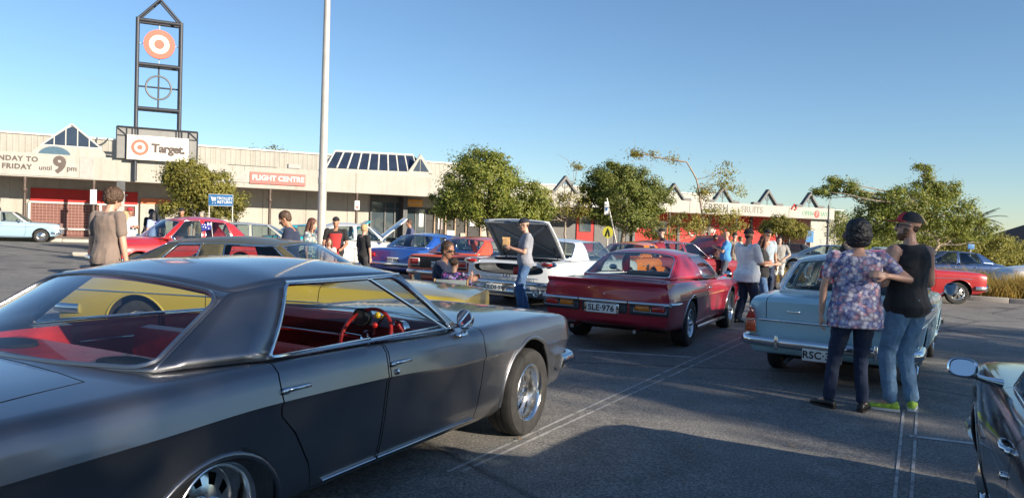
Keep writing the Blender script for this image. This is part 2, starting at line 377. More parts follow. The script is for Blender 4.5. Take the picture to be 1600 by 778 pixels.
def car(name, label, pose, sp, hero=False, cat='car', group=None):
    """assemble a car: body shell with cut arches, cabin, doors, greenhouse, glass, wheels, seats"""
    X, Y, t = pose
    root = empty(name, (X, Y, gz(X)), math.pi/2-t, True); tag(root, label, cat, group)
    b = Body(sp['keys'], sp.get('lean', ((-9, 0), (9, 0))), cr=sp.get('crease', 0)); pm = sp['paint']; im = sp.get('interior', trim_in)
    me = b.mesh(); me.materials.append(pm); me.materials.append(underb); me.materials.append(im)
    src = NormSrc(me) if hero else None
    wb, r = sp['wb'], sp['r']; ar = sp.get('arch', (r+.06, r+.06)); az = sp.get('archz', (r, r)); yt = sp['track']
    cut = MB()
    for k, (x0, a) in enumerate(((0, ar[0]), (wb, ar[1]))):
        for sg in (-1, 1):
            n = 36; poly = [(x0+a*math.cos(q), az[k]+a*math.sin(q)) for q in [2*math.pi*i/n for i in range(n)]]
            cut.prism(poly, sg*(b.w(x0)-sp.get('archd', .42)), sg*(b.w(x0)+.2), 'y', 1)
    cm = cut.mesh('c', 0); cm.materials.append(pm); cm.materials.append(underb)
    me = bool_mesh(me, cm)
    gh = sp.get('gh'); cb = sp.get('cabin')
    if cb:
        cut = MB(); pl = cb['poly']; full = pl+[(x, -y) for x, y in pl[::-1]]
        cut.prism(full, cb['z0'], 1.6, 'z', 2); cm = cut.mesh('c', 0)
        for q in (pm, underb, im): cm.materials.append(q)
        me = bool_mesh(me, cm)
    for h in sp.get('cuts', []):                       # extra hollows (boot)
        cm = h.mesh('c', 0)
        for q in (pm, underb, sp.get('cutmat', im)): cm.materials.append(q)
        me = bool_mesh(me, cm)
    parts = []
    for nm, poly, ax, rng, names in sp.get('panels', []):
        for sg in ((-1, 1) if ax == 'y' else (1,)):
            big = MB(); small = MB()
            cx = sum(p[0] for p in poly)/len(poly); cy = sum(p[1] for p in poly)/len(poly)
            def ins(p, d):
                l = math.hypot(p[0]-cx, p[1]-cy); f_ = 1-d/l; return (cx+(p[0]-cx)*f_, cy+(p[1]-cy)*f_)
            lo, hi = (sg*rng[0], sg*rng[1]) if ax == 'y' else rng
            big.prism(poly, lo, hi, ax, 1); small.prism([ins(p, .010) for p in poly], lo+(sg if ax == 'y' else 1)*.004, hi+.01*(sg if ax == 'y' else 1), ax, 1)
            bm_, sm_ = big.mesh('b', 0), small.mesh('s', 0)
            for q in (pm, underb): bm_.materials.append(q); sm_.materials.append(q)
            pn = bool_mesh(me, sm_, 'INTERSECT'); me = bool_mesh(me, bm_)
            parts.append((nm, sg, pn))
    if src:
        src.apply(me)
        for nm, sg, pn in parts: src.apply(pn)
    else:
        for m_ in [me]+[p[2] for p in parts]: m_.polygons.foreach_set('use_smooth', [True]*len(m_.polygons)); m_.set_sharp_from_angle(angle=R(30))
    body = link('body', me, root)
    out = {'root': root, 'b': b, 'body': body}
    for nm, sg, pn in parts: out.setdefault(nm, {})[sg] = link(nm.split('#')[0], pn, root)
    # arch lips
    for k, (x0, a) in enumerate(((0, ar[0]), (wb, ar[1]))):
        for sg in (-1, 1):
            pts = []
            for i in range(25):
                q = R(-8+196*i/24); x = x0+(a+.004)*math.cos(q); z = az[k]+(a+.004)*math.sin(q)
                if z > b.at(x)[7]+.02: pts.append((x, sg*(b.side(x, z)-.004), z))
            if len(pts) > 4: MB().tube(pts, sp.get('lip', .013), 8).build('wheel_arch_lip', sp.get('lipmat', pm), root, 60)
    if gh: greenhouse(root, gh, sp, out)
    # wheels
    for x0 in (0, wb):
        for sg in (-1, 1): wheel(root, x0, sg*yt, r, sp.get('tw', .2), sp['rim'], sp['rimmat'], 0 if x0 == 0 else sp.get('steer', 0), sp.get('rimr'))
    # axle / floor shadow block
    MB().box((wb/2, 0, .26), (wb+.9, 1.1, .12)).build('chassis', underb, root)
    if cb and sp.get('seats', True): seats(root, sp)
    return out
def greenhouse(root, g, sp, out):
    roofm = sp.get('roofpaint', sp['paint']); fr = MB(); trim = MB(); gm = sp.get('glass', glass)
    A0, A1, D0, D1 = [Vector(g[k]) for k in ('A0', 'A1', 'D0', 'D1')]
    st = g['st']; kinds = g['kinds']; tr = g.get('trim_r', .008)
    my = lambda p: Vector((p[0], -p[1], p[2]))
    # windscreen and rear window
    S = patch(A0, my(A0), my(A1), A1, (.03, 0, .02), (g['wsb'], 0, 0), (g['wst'], 0, g.get('wstz', .03)))
    gl, pts = window(S, g.get('wsm', (.03, .03, .015, .03)), .05, fr); gl.build('windscreen', sp.get('wsglass', gm), root, 60); trim.tube(pts, tr, 6, closed=True)
    S = patch(my(D0), D0, D1, my(D1), (-.02, 0, .025), (-g['rwb'], 0, 0), (-g['rwt'], 0, g.get('rwtz', .03)))
    gl, pts = window(S, g.get('rwm', (.03, .03, .03, .03)), g.get('rwr', .07), fr); out['rw'] = S
    gl.build('rear_window', sp.get('rwglass', gm), root, 60); (trim if not g.get('rwblack') else fr).tube(pts, g.get('rwtr', tr), 6, closed=True, mi=1 if g.get('rwblack') else 0)
    # sides
    B = [A0]+[Vector(s[0]) for s in st]+[D0]; T = [A1]+[Vector(s[1]) for s in st]+[D1]; K = ['p']+list(kinds)+['p']
    for i, k in enumerate(K):
        e0 = 0 if i == 0 else 1; e1 = 0 if i == len(K)-1 else 1; S = patch(B[i], B[i+1], T[i+1], T[i], (0, g.get('bulge', .02), 0), bu=lambda u, e0=e0, e1=e1: e0+(e1-e0)*u)
        for sg in (1, -1):
            Q = S if sg > 0 else mirS(S)
            if k == 'p': grid(fr, Q, 4, 8)
            else:
                mg = g.get('sm', (.018, .018, .012, .022)); gl, pts = window(Q, mg, g.get('sr', .03), fr)
                if k == 'g': gl.build('side_window', gm, root, 60)
                trim.tube(pts, tr, 6, closed=True)
    # roof skin
    side = [(T[i], (T[i]-T[i-1]).length if i else 0) for i in range(len(T))]; L = np.cumsum([s[1] for s in side]); L = L/L[-1]
    n = 18; m = 16; V = []
    cf = Vector((A1.x+g['wst'], 0, A1.z+g.get('wstz', .03))); cr = Vector((D1.x-g['rwt'], 0, D1.z+g.get('rwtz', .03)))
    zr = g['roofz']; pw = g.get('pw', 2.6)
    for i in range(n+1):
        t = i/n; ex, ey, ez = [float(np.interp(t, L, [p[0][k] for p in side])) for k in range(3)]
        cx = cf.x+(cr.x-cf.x)*t; cz = float(pchip([0, .5, 1], [cf.z, zr, cr.z], t)) if not isinstance(zr, list) else float(pchip([q[0] for q in zr], [q[1] for q in zr], t))
        for j in range(m+1):
            s_ = -1+2*j/m; s_ = math.copysign(abs(s_)**.8, s_); V.append((cx+(ex-cx)*s_*s_, ey*s_, cz+(ez-cz)*abs(s_)**pw if 0 < i < n else cz+(ez-cz)*s_*s_))
    fr.add(V, [(i*(m+1)+j, i*(m+1)+j+1, (i+1)*(m+1)+j+1, (i+1)*(m+1)+j) for i in range(n) for j in range(m)])
    me = fr.mesh('roof', 0, False)
    bm = bmesh.new(); bm.from_mesh(me); bmesh.ops.remove_doubles(bm, verts=bm.verts, dist=.0015); bmesh.ops.recalc_face_normals(bm, faces=bm.faces); bm.to_mesh(me); bm.free()
    me.polygons.foreach_set('use_smooth', [True]*len(me.polygons)); me.set_sharp_from_angle(angle=R(g.get('sharp', 48)))
    o = link('roof', me, root, [roofm, blackp])
    md = o.modifiers.new('thick', 'SOLIDIFY'); md.thickness = .022; md.offset = -1 if g.get('flip') is None else 1
    if sp.get('gutter', True):
        for sg in (1, -1): trim.tube([(p.x, sg*(p.y+.004), p.z-.004) for p in T[:-1]], tr*1.1, 6)
    trim.build('window_trim', sp.get('trimmat', chrome), root, 60); out['roof'] = o
def seats(root, sp):
    c = sp['cabin']; im = sp.get('seatmat', sp.get('interior', trim_in)); z0 = c['z0']; xs = c.get('seatx', (.95, .12)); yw = c['yw']
    bt = c.get('seattop', .92)
    for i, x in enumerate(xs):
        mb = MB(); mb.rbox((x+.28, 0, z0+.22), (.52, yw*2-.08, .2), .07)
        o = mb.build('seat', im, root, 50)
        mb = MB(); prof = [(x+.06, z0+.2), (x+.10, z0+.34), (x-.02, bt-.06), (x-.06, bt), (x-.13, bt-.01), (x-.15, bt-.10), (x-.06, z0+.2)]
        rings = [[(px, y, pz-ex) for px, pz in prof] for y, ex in ((-yw+.06, .05), (-yw+.10, .01), (-.03, 0), (.03, 0), (yw-.10, .01), (yw-.06, .05))]
        mb.loft(rings); mb.build('seat_back', im, root, 40)
    dx = c['dash']; mb = MB(); prof = [(dx+.30, .93), (dx+.06, .945), (dx-.02, .90), (dx, .80), (dx+.06, .62), (dx+.30, .60)]
    prof = [(a, b_+c.get('dashz', 0)) for a, b_ in prof]
    mb.loft([[(px, y, pz) for px, pz in prof] for y in (-yw, yw)]); mb.build('dashboard', c.get('dashmat', im), root, 40)
    y = sp.get('wheel_side', -1)*.40; ctr = Vector((dx-.22, y, .86+c.get('dashz', 0))); steering(root, ctr, .19, sp.get('swmat', blackp))
def steering(root, c, r, mat, tiltdeg=28, spoke=None):
    M = Matrix.Translation(c) @ Matrix.Rotation(R(-(90-tiltdeg)), 4, 'Y')
    mb = MB(); mb.M = M; mb.tube([(r*math.cos(a), r*math.sin(a), 0) for a in [2*math.pi*i/40 for i in range(40)]], .0125, 8, closed=True)
    o = mb.build('steering_wheel', mat, root, 60)
    mb = MB(); mb.M = M
    for a in (R(90), R(210), R(330)): mb.tube([(0, 0, -.03), (r*.5*math.cos(a), r*.5*math.sin(a), -.015), (r*math.cos(a), r*math.sin(a), 0)], .009, 6)
    mb.lathe([(.045, -.045), (.045, -.01), (.02, .0)], 20); mb.tube([(0, 0, .02), (0, 0, -.35)], .022, 8)
    mb.build('steering_spokes', spoke or chrome, o, 50); return o
def handle(root, x, z, b, sg, L=.14, parent=None):
    y = b.side(x, z); mb = MB()
    mb.tube([(x-L/2, sg*(y+.004), z), (x-L/2+.015, sg*(y+.026), z+.004), (x, sg*(y+.030), z+.006), (x+L/2-.02, sg*(y+.024), z+.004), (x+L/2, sg*(y+.004), z)], [.011, .012, .010, .010, .009], 8)
    mb.lathe([(.018, 0), (.018, .018), (.008, .024)], 12, 'y', (x-L/2, 0, z)) if False else None
    mb.rbox((x-L/2+.005, sg*(y+.008), z-.004), (.045, .03, .03), .012)
    return mb.build('door_handle', chrome, root, 50)
def bumper(root, x, w_, z, h=.10, d=.09, wrap=.5, bow=.06, front=True, name='bumper', mat=None, rcorner=.12):
    s = 1 if front else -1; pts = []
    pts.append((x-s*wrap, w_, z)); pts.append((x-s*wrap*.5, w_+.005, z))
    for i in range(6): a = R(90*i/5); pts.append((x-s*(rcorner)-s*bow+s*rcorner*math.sin(a), w_-rcorner+rcorner*math.cos(a), z))
    n = 8
    for i in range(1, n): y = (w_-rcorner)*(1-2*i/n); pts.append((x-s*bow*(y/(w_-rcorner))**2, y, z))
    pts += [(p[0], -p[1], p[2]) for p in pts[7::-1]]
    mb = MB(); mb.tube(pts, d/2, 12, flat=h/d); return mb.build(name, mat or chrome, root, 50)
def plate(root, txt, x, y, z, wd=.37, ht=.13, front=False, dot=False, size=.105):
    s = 1 if front else -1
    o = MB().rbox((x, y, z), (.012, wd, ht), .006).build('number_plate', plate_m, root, 40)
    M = Matrix.Translation((x+s*.0065, y, z-.002)) @ Matrix.Rotation(R(-90 if not front else 90), 4, 'Z') @ Matrix.Rotation(R(90), 4, 'X')
    text('plate_text', txt, size, ink, o, M, extrude=.002, bold=.0025, spacing=1.05)
    return o
def lens(root, name, c, d, mat, rad=.02, ring=True):
    o = MB().rbox(c, d, rad).build(name, mat, root, 50); return o
# ------------------------------------------------------------------ ground, kerbs, markings
U = Vector((.899, .438, 0)).normalized(); N = Vector((U.y, -U.x, 0)); P0 = Vector((-25.67, 38.5, 0))   # facade frame
def F(s, d, z=0): p = P0+U*s+N*d; return Vector((p.x, p.y, z))
def asphalt_mat():
    m, nt, b = nmat('asphalt'); L = nt.links.new
    tc = nt.nodes.new('ShaderNodeTexCoord')
    n1 = noise_node(nt, .35, 6, .65); n2 = noise_node(nt, 55, 4, .75); n3 = noise_node(nt, 2.6, 5, .7)
    r1 = ramp(nt, n1.outputs[0], [(.32, (.165, .160, .152)), (.5, (.200, .192, .180)), (.70, (.245, .232, .215))])
    r2 = ramp(nt, n2.outputs[0], [(.34, (.34, .34, .34)), (.5, (.90, .90, .90)), (.66, (1.9, 1.85, 1.75))])
    r3 = ramp(nt, n3.outputs[0], [(.35, (.78, .78, .78)), (.65, (1.12, 1.12, 1.12))])
    mx = nt.nodes.new('ShaderNodeMix'); mx.data_type = 'RGBA'; mx.blend_type = 'MULTIPLY'; mx.inputs[0].default_value = 1
    L(r1.outputs[0], mx.inputs[6]); L(r2.outputs[0], mx.inputs[7])
    mx2 = nt.nodes.new('ShaderNodeMix'); mx2.data_type = 'RGBA'; mx2.blend_type = 'MULTIPLY'; mx2.inputs[0].default_value = 1
    L(mx.outputs[2], mx2.inputs[6]); L(r3.outputs[0], mx2.inputs[7])
    # cracks
    vo = nt.nodes.new('ShaderNodeTexVoronoi'); vo.feature = 'DISTANCE_TO_EDGE'; vo.inputs['Scale'].default_value = .22
    wn = noise_node(nt, 1.1, 5); ad = nt.nodes.new('ShaderNodeMix'); ad.data_type = 'VECTOR'; ad.inputs[0].default_value = .16
    L(tc.outputs['Object'], ad.inputs[4]); L(wn.outputs['Color'], ad.inputs[5]); L(ad.outputs[1], vo.inputs['Vector'])
    cr = ramp(nt, vo.outputs['Distance'], [(.0, (.30, .30, .30)), (.010, (1, 1, 1))])
    mx3 = nt.nodes.new('ShaderNodeMix'); mx3.data_type = 'RGBA'; mx3.blend_type = 'MULTIPLY'; mx3.inputs[0].default_value = .8
    L(mx2.outputs[2], mx3.inputs[6]); L(cr.outputs[0], mx3.inputs[7])
    # oil drips
    v2 = nt.nodes.new('ShaderNodeTexVoronoi'); v2.inputs['Scale'].default_value = .55; L(tc.outputs['Object'], v2.inputs['Vector'])
    n5 = noise_node(nt, 4.0, 4); sb = nt.nodes.new('ShaderNodeMath'); sb.operation = 'MULTIPLY_ADD'; sb.inputs[1].default_value = .35; L(n5.outputs[0], sb.inputs[0]); L(v2.outputs['Distance'], sb.inputs[2])
    ol = ramp(nt, sb.outputs[0], [(.28, (.34, .34, .35)), (.44, (1, 1, 1))])
    mx4 = nt.nodes.new('ShaderNodeMix'); mx4.data_type = 'RGBA'; mx4.blend_type = 'MULTIPLY'; mx4.inputs[0].default_value = .8
    L(mx3.outputs[2], mx4.inputs[6]); L(ol.outputs[0], mx4.inputs[7])
    L(mx4.outputs[2], b.inputs['Base Color']); b.inputs['Roughness'].default_value = .82
    bump(nt, b, n2.outputs[0], .35, .006); return m
asphalt = asphalt_mat()
paver = simple('footpath_paving', (.30, .25, .21), .85, 0, .18, 1.2, .3, bscale=40)
kerbm = simple('kerb_concrete', (.42, .39, .34), .85, 0, .15, 2.5, .3)
dryg = simple('garden_bark', (.16, .10, .06), .95, 0, .5, 9, .6)
worn = simple('worn_line_paint', (.38, .372, .355), .75, 0, .45, 7, .2)
worn2 = simple('line_paint', (.46, .45, .43), .7, 0, .4, 9, .2)
def wear(m, thr):
    nt = m.node_tree; out = nt.nodes['Material Output']; b = nt.nodes['Principled BSDF']; tr = nt.nodes.new('ShaderNodeBsdfTransparent'); mx = nt.nodes.new('ShaderNodeMixShader')
    n = noise_node(nt, 7, 6, .75); r = ramp(nt, n.outputs[0], [(thr-.06, (0, 0, 0)), (thr+.06, (1, 1, 1))]); nt.links.new(r.outputs[0], mx.inputs[0]); nt.links.new(tr.outputs[0], mx.inputs[1]); nt.links.new(b.outputs[0], mx.inputs[2]); nt.links.new(mx.outputs[0], out.inputs[0])
wear(worn, .37); wear(worn2, .36)
grd = MB(); n = 40
xs = [-900, -300, -120]+[-60+4*i for i in range(31)]+[120, 300, 900]; ys = [-300, -100, -40]+[-20+5*i for i in range(25)]+[160, 300, 900, 2500]
zf = lambda x: SLOPE*max(min(x, 60), -60)
grd.add([(x, y, zf(x)) for y in ys for x in xs], [(j*len(xs)+i, j*len(xs)+i+1, (j+1)*len(xs)+i+1, (j+1)*len(xs)+i) for j in range(len(ys)-1) for i in range(len(xs)-1)])
tag(grd.build('ground', asphalt, None), 'dark grey worn asphalt of the car park', 'ground', kind='structure')
def strip(name, a, b, wd, mat, lift=.004, label=None):
    a = Vector((a[0], a[1], 0)); b = Vector((b[0], b[1], 0)); d = (b-a).normalized(); s = Vector((-d.y, d.x, 0))*wd/2
    n = max(int((b-a).length/1.5), 1); mb = MB(); V = []
    for i in range(n+1):
        p = a+(b-a)*i/n
        for q in (p+s, p-s): V.append((q.x, q.y, zf(q.x)+lift))
    mb.add(V, [(2*i, 2*i+1, 2*i+3, 2*i+2) for i in range(n)])
    return tag(mb.build(name, mat, None, 0), label, 'line', kind='structure')
def gnd(px, py):
    d = fw*1+rr*((px-800)/1200)-uu*((py-389)/1200); k = CAM_H/(SLOPE*d.x-d.z); return d*k
for nm, a, b, wd in [('parking_line', (700, 737), (1255, 482), .028), ('parking_line', (722, 737), (1272, 484), .028), ('parking_line', (905, 547), (1080, 558), .10),
                     ('parking_line', (1412, 640), (1398, 778), .022), ('parking_line', (1433, 640), (1424, 778), .022), ('parking_line', (1421, 681), (1530, 694), .075)]:
    A = gnd(*a); B = gnd(*b); strip(nm, (A.x, A.y), (B.x, B.y), wd, worn2 if wd > .05 else worn, label='faded painted parking bay line on the asphalt')
# seam of an older patch of asphalt, far left
for a, b in [((0, 383), (125, 398))]:
    A = gnd(*a); B = gnd(*b); strip('tar_seam', (A.x, A.y), (B.x, B.y), .10, underb, label='dark tar seam across the lane')
# footpath in front of the shops: raised slab with kerb stones
fp = MB(); kb = MB()
S0, S1 = -14, 66
V = []; ns = 40
for i in range(ns+1):
    s = S0+(S1-S0)*i/ns
    for d in (-4.2, 1.35): p = F(s, d); V.append((p.x, p.y, zf(p.x)+.145))
fp.add(V, [(2*i, 2*i+1, 2*i+3, 2*i+2) for i in range(ns)])
foot = tag(fp.build('footpath', paver, None, 0), 'raised paved footpath along the shop fronts', 'path', kind='structure')
k = 0; s = S0
kerb_me = None
while s < S1:
    L_ = 2.4; a = F(s+.01, 1.5); c = F(s+L_/2, 1.5)
    if kerb_me is None:
        kerb_me = MB().rbox((0, 0, 0), (L_-.02, .3, .30), .03).mesh('kerb_stone', 40); kerb_me.materials.append(kerbm)
    o = bpy.data.objects.new('kerb_stone', kerb_me); COL.objects.link(o); o.parent = foot; o.location = (c.x, c.y, zf(c.x)+.005); o.rotation_euler = (0, 0, math.atan2(U.y, U.x))
    s += L_
# ------------------------------------------------------------------ shopping centre
def wallmat(name, col, rib=None, var=.07):
    m, nt, b = nmat(name); n = noise_node(nt, .7, 6, .65); n2 = noise_node(nt, 9, 4); c = np.array(col)
    r = ramp(nt, n.outputs[0], [(.3, tuple(c*(1-var*1.6))), (.7, tuple(np.minimum(c*(1+var), 1)))])
    r2 = ramp(nt, n2.outputs[0], [(.35, (.93, .93, .92)), (.6, (1, 1, 1))]); mx = nt.nodes.new('ShaderNodeMix'); mx.data_type = 'RGBA'; mx.blend_type = 'MULTIPLY'; mx.inputs[0].default_value = 1
    nt.links.new(r.outputs[0], mx.inputs[6]); nt.links.new(r2.outputs[0], mx.inputs[7]); nt.links.new(mx.outputs[2], b.inputs['Base Color']); b.inputs['Roughness'].default_value = .75
    tc = nt.nodes.new('ShaderNodeTexCoord'); mp = nt.nodes.new('ShaderNodeMapping'); mp.inputs['Scale'].default_value = (2.2, 2.2, .16); nt.links.new(tc.outputs['Object'], mp.inputs[0])
    ns = noise_node(nt, 1.6, 5, .7, vec=mp.outputs[0]); r3 = ramp(nt, ns.outputs[0], [(.30, (.80, .78, .74)), (.52, (1, 1, 1))]); m3 = nt.nodes.new('ShaderNodeMix'); m3.data_type = 'RGBA'; m3.blend_type = 'MULTIPLY'; m3.inputs[0].default_value = .75
    nt.links.new(mx.outputs[2], m3.inputs[6]); nt.links.new(r3.outputs[0], m3.inputs[7]); nt.links.new(m3.outputs[2], b.inputs['Base Color'])
    bump(nt, b, n2.outputs[0], .12, .01); return m
creamw, fasc, fasc2 = wallmat('cream_wall', (.40, .378, .335)), wallmat('fascia_cream', (.385, .37, .33), var=.05), wallmat('fascia_white', (.40, .388, .352), var=.05)
ribw = wallmat('ribbed_cladding', (.345, .33, .292)); capw = simple('white_capping', (.54, .53, .49), .5); greyp = simple('grey_panel', (.34, .33, .31), .6); redw = wallmat('red_wall', (.52, .030, .028), var=.08)
brown = simple('brown_steel', (.085, .060, .048), .5, .2, .2, 5); dkgrey = simple('dark_grey_paint', (.075, .078, .082), .55, .1, .2, 4); shutm = simple('grey_shutter', (.085, .085, .085), .55, .2, .15, 3)
maroon = simple('maroon_lattice', (.15, .055, .045), .6, 0, .15, 6); soffm = simple('soffit', (.42, .36, .28), .8); navyg = simple('skylight_glass', (.022, .032, .058), .12, 0, .2, 2, 0, .6)
shopglass = simple('shop_glass', (.05, .07, .085), .06, 0, .3, .8, 0, 1); darkin = simple('dark_interior', (.018, .016, .015), .6, 0, .4, 1.5); orange = simple('orange_sign', (.68, .30, .03), .5); sigred = simple('sign_red', (.62, .055, .045), .5, 0, .05); sigblue = simple('sign_blue', (.03, .16, .38), .5)
RZ = math.atan2(U.y, U.x); FM = Matrix.Translation(P0) @ Matrix.Rotation(RZ, 4, 'Z')      # local x = along facade, local -y = outwards
def fbox(mb, s0, s1, d0, d1, z0, z1, mi=0): mb.M = FM; mb.box(((s0+s1)/2, -(d0+d1)/2, (z0+z1)/2), (abs(s1-s0), abs(d1-d0), abs(z1-z0)), mi); mb.M = None
def fb(name, mat, parent, *a): mb = MB(); fbox(mb, *a); return mb.build(name, mat, parent)
def ftext(name, txt, size, mat, parent, s, z, d, ext=.015, **k): return text(name, txt, size, mat, parent, FM @ Matrix.Translation((s, -d, z)) @ Matrix.Rotation(R(90), 4, 'X'), extrude=ext, **k)
shop = empty('shopping_centre', (0, 0, 0)); tag(shop, 'long low cream shopping centre with covered walkway along the car park', 'building')
fb('wall', creamw, shop, -14, 29.5, -3.3, -3, -.6, 3.62)
# wall panels with joints
s = -13.0; i = 0
while s < 19:
    if not (.8 < s+1 < 7.0): fb('wall_panel', creamw, shop, s+.02, s+2.58, -3.0, -2.965, .2, 3.49)
    s += 2.6
fb('soffit', soffm, shop, -14, 29.5, -3.0, -.02, 3.5, 3.56); fb('canopy_roof', capw, shop, -14, 29.5, -6, -.05, 4.5, 4.58)
# fascia panels
edges = [-14, -8, -2.0, 4.02, 9.6, 11.55, 17.95, 24.0, 29.5]
for a, c in zip(edges[:-1], edges[1:]): fb('fascia_panel', fasc, shop, a+.008, c-.008, -.16, 0, 3.46, 4.66)
fb('grey_fascia_panel', greyp, shop, 3.42, 4.02, .001, .02, 3.50, 4.62)
mb = MB(); mb.M = FM; mb.tube([(x, .03, 3.475) for x in (-14, 29.5)], .03, 6); mb.M = None; mb.build('drip_edge', capw, shop)
# upper ribbed wall and capping
mb = MB(); mb.M = FM; V = []; n_ = 0; x = -14.0; prof = []
while x < 30: prof += [(x, 6.0), (x+.20, 6.0), (x+.23, 5.986), (x+.27, 5.986)]; x += .30
V = [(px, y, z) for z in (4.5, 6.10) for px, y in prof]; L_ = len(prof)
mb.add(V, [(i, i+1, L_+i+1, L_+i) for i in range(L_-1)]); mb.M = None; mb.build('ribbed_wall', ribw, shop, 0)
fb('roof_capping', capw, shop, -14, 30, -6.3, -5.9, 6.10, 6.20); fb('roof_flashing', greyp, shop, -14, 30, -5.96, -5.9, 4.72, 4.80)
mb = MB(); mb.M = FM; mb.tube([(11.2, 5.7, 5.05), (14.2, 5.7, 5.05)], .04, 6); mb.M = None; mb.build('roof_pipe', dkgrey, shop); fb('roof_vent', greyp, shop, 14.1, 14.8, -1.2, -.7, 4.75, 5.0)
# pyramid skylight: block, half-round window, five panes
sk = MB(); sk.M = FM; sk.prism([(1.0, 4.5), (4.9, 4.5), (4.35, 5.14), (1.6, 5.14)], .6, 2.6, 'y'); sk.M = None; sko = sk.build('skylight_base', fasc2, shop)
mb = MB(); mb.M = FM; mb.prism([(1.50+.74*(1+math.cos(a)), 4.60+.50*math.sin(a)) for a in [math.pi*i/16 for i in range(17)]], .56, .62, 'y'); mb.M = None; mb.build('half_round_window', glassmat('pale_window', (.5, .6, .66), 1.5), sko, 0)
mb = MB(); mb.M = FM; mb.prism([(1.50+.74*(1+math.cos(a)), 4.60+.50*math.sin(a)) for a in [math.pi*i/16 for i in range(17)]], .575, .60, 'y'); mb.M = None; mb.build('window_backing', simple('pale_blue_grey', (.28, .33, .38), .3), sko, 0)
apex, zb_ = (2.98, 6.30), 5.16; xs_ = [1.66, 2.2, 2.72, 3.26, 3.80, 4.34]
def ztop(x): return zb_+(apex[1]-zb_)*(1-abs(x-apex[0])/(1.36))
for a, c in zip(xs_[:-1], xs_[1:]):
    pts = [(a+.03, zb_+.03), (c-.03, zb_+.03), (c-.03, max(ztop(c-.03)-.05, zb_+.035)), (a+.03, max(ztop(a+.03)-.05, zb_+.035))]
    if a < apex[0] < c: pts.insert(3, (apex[0], apex[1]-.10))
    mb = MB(); mb.M = FM; mb.prism(pts, .64, .70, 'y'); mb.M = None; mb.build('skylight_pane', navyg, sko, 0)
for a, c in (((1.60, 5.13), (2.98, 6.34)), ((2.98, 6.34), (4.40, 5.13)), ((1.6, 5.15), (4.4, 5.15))):
    mb = MB(); mb.M = FM; mb.tube([(a[0], .66, a[1]), (c[0], .66, c[1])], .045, 6); mb.M = None; mb.build('skylight_bar', capw, sko)
for x in xs_[1:-1]: mb = MB(); mb.M = FM; mb.tube([(x, .64, zb_), (x, .64, ztop(x))], .03, 6); mb.M = None; mb.build('skylight_bar', capw, sko)
mb = MB(); mb.M = FM; mb.add([(1.66, .72, 5.14), (4.34, .72, 5.14), (2.98, .72, 6.3), (2.98, 5.5, 6.3), (1.66, 5.5, 5.14), (4.34, 5.5, 5.14)], [(0, 2, 3, 4), (1, 5, 3, 2), (0, 1, 2)]); mb.M = None; mb.build('skylight_roof', capw, sko, 0)
# long skylight: nine sloped panes with white bars, glazed gable end
so = MB(); so.M = FM; so.prism([(16.0, 4.5), (23.2, 4.5), (22.6, 4.98), (16.2, 4.86)], .35, 2.6, 'y'); so.M = None; so = so.build('skylight_kerb', fasc2, shop)
Bp = lambda t: Vector((16.25+5.75*t, .50, 4.90+.06*t)); Tp = lambda t: Vector((17.0+5.0*t, 1.55, 6.02+.10*t))
for i in range(9):
    a, c = (i+.10)/9, (i+.90)/9; mb = MB(); mb.M = FM
    q = [Bp(a), Bp(c), Tp(c), Tp(a)]; nn = Vector((0, .05, -.05)); mb.add(q+[p+nn for p in q], [(0, 1, 2, 3), (7, 6, 5, 4), (0, 4, 5, 1), (1, 5, 6, 2), (2, 6, 7, 3), (3, 7, 4, 0)]); mb.M = None; mb.build('skylight_pane', navyg, so, 0)
for i in range(10): mb = MB(); mb.M = FM; mb.tube([Bp(i/9), Tp(i/9)], .055, 6); mb.M = None; mb.build('skylight_bar', capw, so)
mb = MB(); mb.M = FM; mb.tube([Tp(0), Tp(1)], .07, 6); mb.M = None; mb.build('ridge_cap', capw, so)
mb = MB(); mb.M = FM; mb.prism([(21.35, 4.95), (23.05, 4.95), (22.15, 6.12)], .42, .55, 'y'); mb.M = None; mb.build('gable_end', fasc2, so, 0)
for q in ([(21.68, 5.03), (22.12, 5.03), (22.12, 5.82)], [(22.18, 5.03), (22.72, 5.03), (22.18, 5.80)]): mb = MB(); mb.M = FM; mb.prism(q, .38, .41, 'y'); mb.M = None; mb.build('gable_pane', navyg, so, 0)
mb = MB(); mb.M = FM; mb.add([tuple(Bp(0)), tuple(Bp(1)), tuple(Tp(1)), tuple(Tp(0)), (16.3, 2.9, 4.9), (22.9, 2.9, 4.9), (23.05, .5, 4.95)], [(2, 3, 4, 5), (0, 3, 4), (2, 5, 6)]); mb.M = None; mb.build('skylight_back', fasc2, so, 0)
# walkway columns with turned capitals
for sc_ in (-9.0, -4.5, .99, 4.07, 8.6, 13.0, 18.06, 23.5, 28.0):
    c = F(sc_, -.12); zb2 = zf(c.x)+.1; mb = MB()
    mb.lathe([(.16, zb2), (.16, zb2+.35), (.11, zb2+.42), (.085, zb2+.5), (.075, 2.6), (.08, 2.68), (.13, 2.74), (.13, 2.84), (.08, 2.9), (.075, 3.1), (.10, 3.3), (.085, 3.5)], 14, 'z', (c.x, c.y, 0)); mb.build('column', brown, shop, 40)
